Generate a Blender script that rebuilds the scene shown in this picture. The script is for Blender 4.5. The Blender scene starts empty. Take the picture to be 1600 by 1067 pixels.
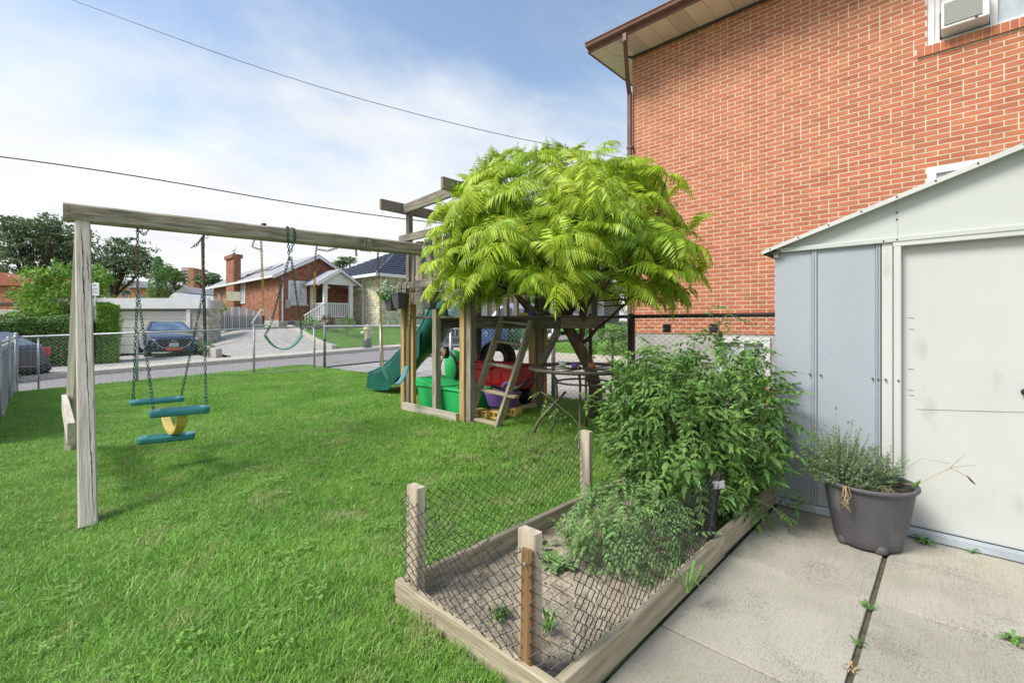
import bpy, bmesh, math, random
from mathutils import Vector, Matrix, Quaternion, noise
R = math.radians
random.seed(7)
S = bpy.context.scene
COL = S.collection
PI = math.pi

# ------------------------------------------------------------ camera
F = 727.0; HZ = 507.0; CH = 1.4
CR, SR = math.cos(R(43.4)), math.sin(R(43.4))
cam = bpy.data.cameras.new('camera'); camo = bpy.data.objects.new('camera', cam); COL.objects.link(camo)
cam.sensor_width = 36; cam.lens = F / 1600 * 36; cam.shift_y = -26.5 / 1600
cam.clip_start = 0.05; cam.clip_end = 5000
camo.location = (0, 0, CH); camo.rotation_euler = (R(90), 0, R(43.4))
S.camera = camo
# ------------------------------------------------------------ world
w = bpy.data.worlds.new('World'); S.world = w; w.use_nodes = True
SUNV = Vector((-0.30, -0.78, 0.95)).normalized()
def build_world():
    nt = w.node_tree; N = nt.nodes; L = nt.links; N.clear()
    out = N.new('ShaderNodeOutputWorld'); bg = N.new('ShaderNodeBackground')
    sky = N.new('ShaderNodeTexSky'); sky.sky_type = 'NISHITA'; sky.sun_disc = False
    sky.sun_elevation = math.asin(SUNV.z); sky.sun_rotation = math.atan2(SUNV.x, SUNV.y)
    sky.air_density = 1.0; sky.dust_density = 0.6; sky.ozone_density = 2.0
    bg.inputs['Strength'].default_value = 0.12
    tc = N.new('ShaderNodeTexCoord'); sep = N.new('ShaderNodeSeparateXYZ')
    L.new(tc.outputs['Generated'], sep.inputs[0])
    def math_(op, a, b=None, c=None):
        m = N.new('ShaderNodeMath'); m.operation = op
        for i, v in enumerate((a, b, c)):
            if v is None: continue
            if isinstance(v, (int, float)): m.inputs[i].default_value = v
            else: L.new(v, m.inputs[i])
        return m.outputs[0]
    zz = math_('ADD', math_('MAXIMUM', sep.outputs[2], 0.0), 0.16)
    cx = math_('DIVIDE', sep.outputs[0], zz); cy = math_('DIVIDE', sep.outputs[1], zz)
    cmb = N.new('ShaderNodeCombineXYZ'); L.new(cx, cmb.inputs[0]); L.new(cy, cmb.inputs[1])
    n1 = N.new('ShaderNodeTexNoise'); n1.inputs['Scale'].default_value = 1.15; n1.inputs['Detail'].default_value = 9
    n1.inputs['Roughness'].default_value = 0.56; n1.inputs['Distortion'].default_value = 0.35
    mp = N.new('ShaderNodeMapping'); mp.inputs['Location'].default_value = (3.1, 7.4, 0); mp.inputs['Scale'].default_value = (1.0, 0.8, 1)
    mp.inputs['Rotation'].default_value = (0, 0, R(-30))
    L.new(cmb.outputs[0], mp.inputs[0]); L.new(mp.outputs[0], n1.inputs['Vector'])
    # cloud cover grows towards the horizon
    hz = N.new('ShaderNodeMapRange'); hz.inputs['From Min'].default_value = 0.06; hz.inputs['From Max'].default_value = 0.62
    hz.inputs['To Min'].default_value = 0.55; hz.inputs['To Max'].default_value = -0.13
    L.new(sep.outputs[2], hz.inputs['Value'])
    s = math_('ADD', n1.outputs['Fac'], hz.outputs[0])
    mr = N.new('ShaderNodeMapRange'); mr.interpolation_type = 'SMOOTHSTEP'
    mr.inputs['From Min'].default_value = 0.36; mr.inputs['From Max'].default_value = 0.84; L.new(s, mr.inputs['Value'])
    n2 = N.new('ShaderNodeTexNoise'); n2.inputs['Scale'].default_value = 2.2; n2.inputs['Detail'].default_value = 6
    L.new(mp.outputs[0], n2.inputs['Vector'])
    cc = N.new('ShaderNodeValToRGB'); cc.color_ramp.elements[0].position = 0.3; cc.color_ramp.elements[0].color = (3.35, 3.42, 3.55, 1)
    cc.color_ramp.elements[1].position = 0.62; cc.color_ramp.elements[1].color = (3.78, 3.82, 3.88, 1)
    L.new(n2.outputs['Fac'], cc.inputs['Fac'])
    skm = N.new('ShaderNodeMix'); skm.data_type = 'RGBA'; skm.blend_type = 'MULTIPLY'; skm.inputs[0].default_value = 1
    L.new(sky.outputs[0], skm.inputs[6]); skm.inputs[7].default_value = (1.08, 0.98, 0.86, 1)
    mx = N.new('ShaderNodeMix'); mx.data_type = 'RGBA'
    L.new(mr.outputs[0], mx.inputs[0]); L.new(skm.outputs[2], mx.inputs[6]); L.new(cc.outputs[0], mx.inputs[7])
    L.new(mx.outputs[2], bg.inputs[0]); L.new(bg.outputs[0], out.inputs[0])
build_world()
sun = bpy.data.lights.new('sun', 'SUN'); sun.energy = 1.85; sun.angle = R(22); sun.color = (1, 0.96, 0.9)
suno = bpy.data.objects.new('sun', sun); COL.objects.link(suno)
suno.rotation_euler = SUNV.to_track_quat('Z', 'Y').to_euler()
vs = S.view_settings; vs.view_transform = 'Standard'; vs.look = 'None'; vs.exposure = 1.17; vs.gamma = 1; vs.use_curve_mapping = False

# ------------------------------------------------------------ pixel helpers: measured points of the place
def W(px, py, d):
    r = (px - 800) / F * d
    return Vector((CR * r - SR * d, SR * r + CR * d, CH + (HZ - py) / F * d))
def dY(px, Y):
    return Y / (SR * (px - 800) / F + CR)
def onY(px, py, Y): return W(px, py, dY(px, Y))
def dX(px, X): return X / (CR * (px - 800) / F - SR)
def onX(px, py, X): return W(px, py, dX(px, X))
def onZ(px, py, z): return W(px, py, (CH - z) * F / (py - HZ))
def clamp(v, a, b): return max(a, min(b, v))
def ss(a, b, v):
    t = clamp((v - a) / (b - a), 0, 1); return t * t * (3 - 2 * t)
def gz(x, y):
    b = -0.1 + 0.035 * clamp(y, -10, 30)
    b += ss(-21, -27.5, x) * ss(4.5, 9, y) * 1.0
    b += ss(-60, -200, x) * 3.0
    return b
def lz(x, y):
    b = -0.09 + 0.033 * clamp(y, -4, 8) + 0.13 * math.exp(-((x + 5.0) ** 2 + (y - 4.3) ** 2) / 5.0)
    b *= ss(-1.6, -3.2, x) if x > -3.2 else 1
    b += 0.07 * math.exp(-(((x + 1.7) / 1.1) ** 2 + ((y - 1.1) / 0.8) ** 2))
    b += 0.012 * noise.noise(Vector((x * 0.9, y * 0.9, 0)))
    return b - 0.015

# ------------------------------------------------------------ materials
MATS = {}
def mat(name, col, col2=None, rough=0.8, scale=6, stretch=(1, 1, 1), bump=0.15, bscale=None, metal=0.0,
        coord='Object', isl=0.0, trans=0.0, spec=0.5, detail=6, ramp=(0.35, 0.65), speck=None, coat=0.0, objr=0.0, bdist=0.01):
    if name in MATS: return MATS[name]
    m = bpy.data.materials.new(name); m.use_nodes = True; nt = m.node_tree; N = nt.nodes; L = nt.links; N.clear()
    out = N.new('ShaderNodeOutputMaterial'); p = N.new('ShaderNodeBsdfPrincipled')
    p.inputs['Roughness'].default_value = rough; p.inputs['Metallic'].default_value = metal
    p.inputs['Specular IOR Level'].default_value = spec; p.inputs['Coat Weight'].default_value = coat
    if coord == 'World':
        g = N.new('ShaderNodeNewGeometry'); src = g.outputs['Position']
    else:
        tc = N.new('ShaderNodeTexCoord'); src = tc.outputs[coord]
    mp = N.new('ShaderNodeMapping'); mp.inputs['Scale'].default_value = stretch; L.new(src, mp.inputs[0])
    n = N.new('ShaderNodeTexNoise'); n.inputs['Scale'].default_value = scale; n.inputs['Detail'].default_value = detail
    n.inputs['Roughness'].default_value = 0.6
    L.new(mp.outputs[0], n.inputs['Vector'])
    r = N.new('ShaderNodeValToRGB'); e = r.color_ramp.elements
    e[0].position, e[1].position = ramp
    c2 = col2 or tuple(c * 0.75 for c in col)
    e[0].color = (*c2, 1); e[1].color = (*col, 1)
    L.new(n.outputs['Fac'], r.inputs['Fac']); cur = r.outputs['Color']
    if speck:   # (colour, scale, lo, hi)
        n3 = N.new('ShaderNodeTexNoise'); n3.inputs['Scale'].default_value = speck[1]; n3.inputs['Detail'].default_value = 4
        L.new(mp.outputs[0] if len(speck) < 5 else src, n3.inputs['Vector'])
        mr = N.new('ShaderNodeMapRange'); mr.inputs['From Min'].default_value = speck[2]; mr.inputs['From Max'].default_value = speck[3]
        L.new(n3.outputs['Fac'], mr.inputs['Value'])
        mx = N.new('ShaderNodeMix'); mx.data_type = 'RGBA'; L.new(mr.outputs[0], mx.inputs[0]); L.new(cur, mx.inputs[6])
        mx.inputs[7].default_value = (*speck[0], 1); cur = mx.outputs[2]
    if isl or objr:
        gg = N.new('ShaderNodeNewGeometry'); oi = N.new('ShaderNodeObjectInfo')
        ad = N.new('ShaderNodeMath'); ad.operation = 'ADD'
        L.new(gg.outputs['Random Per Island'], ad.inputs[0]); L.new(oi.outputs['Random'], ad.inputs[1])
        fr = N.new('ShaderNodeMath'); fr.operation = 'FRACT'; L.new(ad.outputs[0], fr.inputs[0])
        k = isl or objr
        mr = N.new('ShaderNodeMapRange'); mr.inputs['To Min'].default_value = 1 - k; mr.inputs['To Max'].default_value = 1 + k
        L.new(fr.outputs[0], mr.inputs['Value'])
        hs = N.new('ShaderNodeHueSaturation'); L.new(mr.outputs[0], hs.inputs['Value']); L.new(cur, hs.inputs['Color'])
        mr2 = N.new('ShaderNodeMapRange'); mr2.inputs['To Min'].default_value = 0.5 - k * 0.05; mr2.inputs['To Max'].default_value = 0.5 + k * 0.05
        f2 = N.new('ShaderNodeMath'); f2.operation = 'MULTIPLY'; f2.inputs[1].default_value = 7.31; L.new(fr.outputs[0], f2.inputs[0])
        f3 = N.new('ShaderNodeMath'); f3.operation = 'FRACT'; L.new(f2.outputs[0], f3.inputs[0]); L.new(f3.outputs[0], mr2.inputs['Value'])
        L.new(mr2.outputs[0], hs.inputs['Hue']); cur = hs.outputs[0]
    L.new(cur, p.inputs['Base Color'])
    if bump:
        b = N.new('ShaderNodeBump'); b.inputs['Strength'].default_value = bump; b.inputs['Distance'].default_value = bdist
        n2 = N.new('ShaderNodeTexNoise'); n2.inputs['Scale'].default_value = bscale or scale * 4; n2.inputs['Detail'].default_value = 6
        L.new(mp.outputs[0], n2.inputs['Vector']); L.new(n2.outputs['Fac'], b.inputs['Height']); L.new(b.outputs[0], p.inputs['Normal'])
    if trans:
        t = N.new('ShaderNodeBsdfTranslucent'); L.new(cur, t.inputs[0]); ms = N.new('ShaderNodeMixShader'); ms.inputs[0].default_value = trans
        L.new(p.outputs[0], ms.inputs[1]); L.new(t.outputs[0], ms.inputs[2]); L.new(ms.outputs[0], out.inputs[0])
    else: L.new(p.outputs[0], out.inputs[0])
    MATS[name] = m; return m

WOODS = (1, 14, 14)
m_wood = mat('weathered_wood', (0.47, 0.41, 0.31), (0.20, 0.17, 0.12), 0.85, 2.2, (1.6, 16, 16), 0.7, 7, isl=0.1, speck=((0.11, 0.12, 0.06), 1.6, 0.58, 0.74, 1))
m_woodpale = mat('bleached_wood', (0.62, 0.57, 0.47), (0.40, 0.36, 0.28), 0.85, 2.0, WOODS, 0.5, 7, isl=0.08, speck=((0.22, 0.19, 0.14), 3.5, 0.64, 0.8))
m_woodgrey = mat('grey_timber', (0.34, 0.30, 0.25), (0.15, 0.13, 0.10), 0.88, 2.4, WOODS, 0.6, 8, isl=0.12, speck=((0.10, 0.09, 0.07), 3.0, 0.58, 0.75))
m_wooddark = mat('dark_timber', (0.13, 0.10, 0.08), (0.06, 0.05, 0.04), 0.9, 2.4, WOODS, 0.5, 8)
m_woodyel = mat('treated_yellow_wood', (0.56, 0.40, 0.17), (0.34, 0.21, 0.08), 0.8, 1.8, WOODS, 0.4, 7, isl=0.08, speck=((0.20, 0.13, 0.06), 2.5, 0.62, 0.8))
m_bedwood = mat('bed_plank_wood', (0.52, 0.45, 0.31), (0.30, 0.25, 0.16), 0.9, 2.2, WOODS, 0.6, 8, speck=((0.16, 0.13, 0.08), 4.0, 0.58, 0.75))
m_post = mat('post_wood', (0.62, 0.53, 0.40), (0.40, 0.33, 0.23), 0.88, 1.8, WOODS, 0.4, 7, speck=((0.26, 0.2, 0.13), 3.0, 0.62, 0.8))
m_stake = mat('stake_wood', (0.30, 0.17, 0.07), (0.14, 0.075, 0.03), 0.8, 2.2, WOODS, 0.5, 8)
m_brick = mat('red_brick', (0.54, 0.19, 0.097), (0.46, 0.152, 0.078), 0.92, 5, (1, 1, 1), 0.3, 60, isl=0.11, coord='World', speck=((0.30, 0.12, 0.08), 45, 0.62, 0.75))
m_mortar = mat('mortar', (0.74, 0.64, 0.47), (0.64, 0.55, 0.40), 0.95, 5, (1, 1, 1), 0.4, 80, coord='World')
m_conc = None
m_found = mat('foundation_parging', (0.50, 0.49, 0.44), (0.38, 0.37, 0.33), 0.95, 3, (1, 1, 1), 0.3, 40, coord='World')
m_brown = mat('brown_aluminium', (0.20, 0.095, 0.06), (0.15, 0.07, 0.045), 0.4, 3, (1, 1, 1), 0.0, spec=0.5)
m_soffit = mat('cream_soffit', (0.80, 0.70, 0.55), (0.74, 0.64, 0.50), 0.6, 2, (1, 1, 1), 0.0)
m_soffitp = mat('vented_soffit', (0.75, 0.64, 0.50), (0.55, 0.46, 0.36), 0.6, 90, (1, 0.02, 1), 0.3, coord='World')
m_white = mat('white_paint', (0.78, 0.78, 0.76), (0.70, 0.70, 0.68), 0.5, 2, (1, 1, 1), 0.03)
m_glass = mat('window_glass', (0.16, 0.19, 0.22), (0.10, 0.12, 0.14), 0.06, 1.5, (1, 1, 1), 0.0, spec=0.9)
m_paleglass = mat('pale_window_glass', (0.62, 0.66, 0.68), (0.38, 0.42, 0.46), 0.08, 2.2, (1, 1, 1), 0.0, spec=0.9)  # pale glossy pane, tone mottled by noise
m_shedblue = mat('shed_blue_grey', (0.39, 0.42, 0.45), (0.355, 0.385, 0.415), 0.55, 1.3, (1, 1, 0.4), 0.25, 30, speck=((0.30, 0.33, 0.36), 7, 0.66, 0.8))
m_shedcream = mat('shed_cream', (0.555, 0.565, 0.525), (0.51, 0.52, 0.48), 0.5, 1.2, (1, 1, 0.5), 0.12, 18, speck=((0.40, 0.41, 0.36), 6, 0.66, 0.85))
m_shedwhite = mat('shed_trim', (0.61, 0.61, 0.57), (0.55, 0.55, 0.51), 0.45, 2, (1, 1, 0.4), 0.08, 18, speck=((0.42, 0.42, 0.38), 8, 0.64, 0.85))
m_shedgable = mat('shed_gable', (0.54, 0.565, 0.525), (0.50, 0.525, 0.485), 0.5, 1.5, (1, 1, 1), 0.1, 18)
m_track = mat('shed_sill', (0.50, 0.55, 0.60), (0.36, 0.40, 0.43), 0.45, 5, (1, 1, 1), 0.1, metal=0.2)
m_screw = mat('dark_screw', (0.10, 0.10, 0.11), None, 0.4, 5, metal=0.7, bump=0)
m_pot = mat('charcoal_pot', (0.105, 0.10, 0.105), (0.065, 0.062, 0.068), 0.6, 4, (1, 1, 0.35), 0.25, 25, speck=((0.19, 0.185, 0.19), 9, 0.62, 0.8))
m_soil = mat('dry_soil', (0.50, 0.43, 0.31), (0.29, 0.235, 0.165), 0.98, 14, (1, 1, 1), 1.0, 60, coord='World', speck=((0.12, 0.09, 0.06), 28, 0.6, 0.72), bdist=0.02)
m_potsoil = mat('pot_soil', (0.05, 0.035, 0.025), None, 0.98, 20, bump=1)
m_wireblk = mat('black_vinyl_wire', (0.022, 0.02, 0.022), None, 0.5, 5, bump=0)
m_wirebrn = mat('brown_vinyl', (0.07, 0.05, 0.045), None, 0.5, 5, bump=0)
m_galv = mat('galvanised_steel', (0.50, 0.51, 0.52), (0.38, 0.39, 0.40), 0.45, 12, bump=0, metal=0.5)
m_slat = mat('privacy_slat', (0.17, 0.15, 0.18), (0.11, 0.10, 0.12), 0.6, 6, bump=0, isl=0.2)
m_chaingrn = mat('green_coated_chain', (0.02, 0.12, 0.10), (0.015, 0.07, 0.06), 0.4, 10, bump=0)
m_chainrust = mat('rusty_chain', (0.30, 0.13, 0.06), (0.16, 0.10, 0.07), 0.7, 14, bump=0, metal=0.3)
m_chainyel = mat('yellow_coated_chain', (0.62, 0.42, 0.06), (0.40, 0.24, 0.04), 0.45, 14, bump=0)
m_chaingrey = mat('grey_chain', (0.16, 0.15, 0.14), (0.10, 0.09, 0.08), 0.5, 14, bump=0, metal=0.6)
m_teal = mat('teal_plastic', (0.05, 0.27, 0.27), (0.025, 0.19, 0.19), 0.38, 4, bump=0.06, bscale=30, speck=((0.16, 0.36, 0.36), 10, 0.62, 0.85))
m_green = mat('green_swing_plastic', (0.02, 0.15, 0.12), (0.01, 0.10, 0.08), 0.35, 4, bump=0.05)
m_slide = mat('slide_green', (0.010, 0.115, 0.085), (0.006, 0.07, 0.055), 0.3, 3, bump=0.03)
m_yel = mat('yellow_plastic', (0.60, 0.47, 0.16), (0.62, 0.42, 0.10), 0.4, 3, bump=0.03)
m_toygreen = mat('toy_green', (0.03, 0.50, 0.13), (0.025, 0.42, 0.11), 0.4, 3, bump=0.03)
m_toyred = mat('toy_red', (0.55, 0.015, 0.02), (0.42, 0.01, 0.015), 0.35, 3, bump=0.03)
m_toypurple = mat('toy_purple', (0.22, 0.12, 0.42), (0.18, 0.09, 0.34), 0.4, 3, bump=0.03)
m_toyblack = mat('toy_black', (0.02, 0.02, 0.028), None, 0.35, 3, bump=0.03)
m_rubber = mat('tyre_rubber', (0.018, 0.018, 0.018), None, 0.8, 20, bump=0.3)
m_planter = mat('grey_planter', (0.10, 0.10, 0.11), (0.075, 0.075, 0.08), 0.5, 5, bump=0.1)
m_tablemetal = mat('bronze_table_metal', (0.17, 0.14, 0.11), (0.11, 0.085, 0.065), 0.5, 8, bump=0.1, metal=0.3)
m_bark = mat('sumac_bark', (0.22, 0.155, 0.11), (0.09, 0.06, 0.04), 0.95, 12, (1, 1, 0.35), 0.9, 30, coord='World', bdist=0.015)
m_darkbark = mat('dark_bark', (0.09, 0.065, 0.05), (0.05, 0.035, 0.03), 0.95, 8, (1, 1, 0.35), 0.5, 30, coord='World')
m_frond = mat('sumac_leaf', (0.46, 0.58, 0.035), (0.27, 0.46, 0.025), 0.5, 1.6, coord='World', isl=0.33, trans=0.34, bump=0, ramp=(0.3, 0.6))
m_tomato = mat('tomato_leaf', (0.19, 0.335, 0.075), (0.09, 0.20, 0.035), 0.55, 3.0, coord='World', isl=0.3, trans=0.28, bump=0)
m_tomstem = mat('tomato_stem', (0.20, 0.30, 0.09), (0.14, 0.22, 0.06), 0.6, 6, bump=0)
m_tomfruit = mat('green_tomato', (0.12, 0.30, 0.05), (0.09, 0.24, 0.04), 0.2, 6, bump=0)
m_paleleaf = mat('pale_bed_leaf', (0.24, 0.38, 0.13), (0.14, 0.27, 0.07), 0.6, 4.0, coord='World', isl=0.25, trans=0.25, bump=0)
m_thyme = mat('thyme_leaf', (0.25, 0.33, 0.18), (0.13, 0.20, 0.09), 0.6, 8.0, coord='World', isl=0.35, trans=0.2, bump=0)
m_straw = mat('dry_straw', (0.55, 0.40, 0.20), (0.36, 0.24, 0.11), 0.8, 20, bump=0, isl=0.25)
m_grass = mat('lawn_blade', (0.285, 0.515, 0.085), (0.175, 0.385, 0.045), 0.5, 1.1, coord='World', objr=0.24, trans=0.25, bump=0, ramp=(0.32, 0.62),
              speck=((0.40, 0.50, 0.16), 2.6, 0.56, 0.72))
m_grassdry = mat('dry_grass_blade', (0.42, 0.42, 0.22), (0.28, 0.30, 0.12), 0.7, 3, coord='World', objr=0.2, trans=0.2, bump=0)
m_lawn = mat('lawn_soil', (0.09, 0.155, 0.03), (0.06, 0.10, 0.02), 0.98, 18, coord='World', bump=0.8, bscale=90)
m_farlawn = mat('mown_grass', (0.15, 0.31, 0.045), (0.09, 0.22, 0.025), 0.95, 9, coord='World', bump=0.8, bscale=60, speck=((0.3, 0.3, 0.15), 4, 0.62, 0.8))
m_ground = mat('rough_ground', (0.13, 0.17, 0.07), (0.10, 0.12, 0.06), 0.98, 0.6, coord='World', bump=0.3)
m_road = mat('road_asphalt', (0.30, 0.275, 0.265), (0.24, 0.22, 0.215), 0.92, 7, coord='World', bump=0.4, bscale=120, speck=((0.17, 0.16, 0.155), 1.2, 0.62, 0.72))
m_walk = mat('pavement_concrete', (0.56, 0.52, 0.44), (0.45, 0.42, 0.36), 0.92, 4, coord='World', bump=0.3, bscale=80)
m_drive = mat('driveway_concrete', (0.46, 0.43, 0.39), (0.36, 0.34, 0.30), 0.92, 3, coord='World', bump=0.3, bscale=80, speck=((0.25, 0.24, 0.22), 1.6, 0.6, 0.7))
m_farbrick = None
m_hedge = mat('hedge_leaf', (0.21, 0.36, 0.10), (0.13, 0.25, 0.06), 0.6, 2.5, coord='World', isl=0.35, trans=0.2, bump=0)
m_bush = mat('bright_bush_leaf', (0.27, 0.46, 0.06), (0.15, 0.31, 0.035), 0.6, 1.5, coord='World', isl=0.35, trans=0.25, bump=0)
m_treeleaf = mat('far_tree_leaf', (0.19, 0.27, 0.13), (0.12, 0.19, 0.085), 0.7, 0.5, coord='World', isl=0.35, trans=0.2, bump=0)
m_cedar = mat('cedar_leaf', (0.17, 0.32, 0.08), (0.10, 0.21, 0.045), 0.7, 1.5, coord='World', isl=0.3, trans=0.2, bump=0)

def brickmat(name, c1, c2, mortar, sc=1.0, bw=0.24, rh=0.075, ms=0.012, vertical='y'):
    m = bpy.data.materials.new(name); m.use_nodes = True; nt = m.node_tree; N = nt.nodes; L = nt.links
    p = N['Principled BSDF']; p.inputs['Roughness'].default_value = 0.92
    g = N.new('ShaderNodeNewGeometry'); s = N.new('ShaderNodeSeparateXYZ'); L.new(g.outputs['Position'], s.inputs[0])
    a = N.new('ShaderNodeMath'); a.operation = 'ADD'; L.new(s.outputs[0], a.inputs[0]); L.new(s.outputs[1], a.inputs[1])
    c = N.new('ShaderNodeCombineXYZ'); L.new(a.outputs[0], c.inputs[0]); L.new(s.outputs[2], c.inputs[1])
    b = N.new('ShaderNodeTexBrick'); L.new(c.outputs[0], b.inputs['Vector']); b.inputs['Scale'].default_value = sc
    b.inputs['Color1'].default_value = (*c1, 1); b.inputs['Color2'].default_value = (*c2, 1); b.inputs['Mortar'].default_value = (*mortar, 1)
    b.inputs['Mortar Size'].default_value = ms; b.inputs['Brick Width'].default_value = bw; b.inputs['Row Height'].default_value = rh
    n = N.new('ShaderNodeTexNoise'); n.inputs['Scale'].default_value = 5; n.inputs['Detail'].default_value = 8; L.new(g.outputs['Position'], n.inputs['Vector'])
    mr = N.new('ShaderNodeMapRange'); mr.inputs['From Min'].default_value = 0.3; mr.inputs['From Max'].default_value = 0.7
    mr.inputs['To Min'].default_value = 0.55; mr.inputs['To Max'].default_value = 1.3
    L.new(n.outputs['Fac'], mr.inputs['Value'])
    h = N.new('ShaderNodeHueSaturation'); L.new(mr.outputs[0], h.inputs['Value']); L.new(b.outputs['Color'], h.inputs['Color']); L.new(h.outputs[0], p.inputs['Base Color'])
    bp = N.new('ShaderNodeBump'); bp.inputs['Strength'].default_value = 0.5; bp.inputs['Distance'].default_value = 0.01; bp.invert = True
    L.new(b.outputs['Fac'], bp.inputs['Height']); L.new(bp.outputs[0], p.inputs['Normal'])
    return m
m_farbrick = brickmat('rustic_brick', (0.42, 0.14, 0.06), (0.28, 0.085, 0.045), (0.30, 0.20, 0.14))
m_orange = brickmat('orange_brick', (0.55, 0.22, 0.09), (0.45, 0.17, 0.07), (0.40, 0.26, 0.16))
m_brownbrick = brickmat('brown_brick', (0.24, 0.17, 0.12), (0.16, 0.11, 0.08), (0.28, 0.25, 0.21))
m_stone = brickmat('pale_cut_stone', (0.74, 0.70, 0.50), (0.60, 0.57, 0.40), (0.46, 0.44, 0.33), bw=0.55, rh=0.15, ms=0.02)
m_block = brickmat('concrete_block', (0.46, 0.43, 0.35), (0.42, 0.39, 0.32), (0.32, 0.30, 0.26), bw=0.4, rh=0.2)

# concrete slabs: brushed along Y, dark speckled wear
def concmat():
    m = bpy.data.materials.new('brushed_concrete'); m.use_nodes = True; nt = m.node_tree; N = nt.nodes; L = nt.links
    p = N['Principled BSDF']; p.inputs['Roughness'].default_value = 0.93
    g = N.new('ShaderNodeNewGeometry')
    def nz(sc, st=(1, 1, 1), det=5, ro=0.6):
        mp = N.new('ShaderNodeMapping'); mp.inputs['Scale'].default_value = st; L.new(g.outputs['Position'], mp.inputs[0])
        n = N.new('ShaderNodeTexNoise'); n.inputs['Scale'].default_value = sc; n.inputs['Detail'].default_value = det; n.inputs['Roughness'].default_value = ro
        L.new(mp.outputs[0], n.inputs['Vector']); return n.outputs['Fac']
    def mix(f, a, b, lo, hi, amt=1):
        mr = N.new('ShaderNodeMapRange'); mr.inputs['From Min'].default_value = lo; mr.inputs['From Max'].default_value = hi
        mr.inputs['To Max'].default_value = amt; L.new(f, mr.inputs['Value'])
        x = N.new('ShaderNodeMix'); x.data_type = 'RGBA'; L.new(mr.outputs[0], x.inputs[0])
        if isinstance(a, tuple): x.inputs[6].default_value = (*a, 1)
        else: L.new(a, x.inputs[6])
        x.inputs[7].default_value = (*b, 1); return x.outputs[2]
    c = mix(nz(1.4), (0.48, 0.445, 0.355), (0.39, 0.36, 0.285), 0.38, 0.62)
    brush = nz(120, (1, 0.06, 1), 3)
    c = mix(brush, c, (0.30, 0.275, 0.21), 0.5, 0.72, 0.42)
    big = nz(2.6, det=8, ro=0.7); fine = nz(150, (1, 0.5, 1), 3)
    mu = N.new('ShaderNodeMath'); mu.operation = 'ADD'; L.new(big, mu.inputs[0]); L.new(fine, mu.inputs[1])
    c = mix(mu.outputs[0], c, (0.15, 0.145, 0.115), 1.05, 1.22, 0.6)
    c = mix(nz(230, (1, 0.7, 1), 2), c, (0.20, 0.19, 0.15), 0.52, 0.72, 0.5)
    c = mix(nz(190, (1, 0.8, 1), 2), c, (0.70, 0.66, 0.54), 0.58, 0.75, 0.5)
    c = mix(nz(2.0, det=6), c, (0.36, 0.37, 0.22), 0.58, 0.75, 0.5)
    oi = N.new('ShaderNodeObjectInfo'); mr = N.new('ShaderNodeMapRange'); mr.inputs['To Min'].default_value = 0.93; mr.inputs['To Max'].default_value = 1.06
    L.new(oi.outputs['Random'], mr.inputs['Value']); h = N.new('ShaderNodeHueSaturation'); L.new(mr.outputs[0], h.inputs['Value']); L.new(c, h.inputs['Color'])
    L.new(h.outputs[0], p.inputs['Base Color'])
    b = N.new('ShaderNodeBump'); b.inputs['Strength'].default_value = 0.8; b.inputs['Distance'].default_value = 0.007
    ad = N.new('ShaderNodeMath'); ad.operation = 'ADD'; L.new(brush, ad.inputs[0]); L.new(fine, ad.inputs[1]); L.new(ad.outputs[0], b.inputs['Height'])
    L.new(b.outputs[0], p.inputs['Normal'])
    return m
m_conc = concmat()

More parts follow.
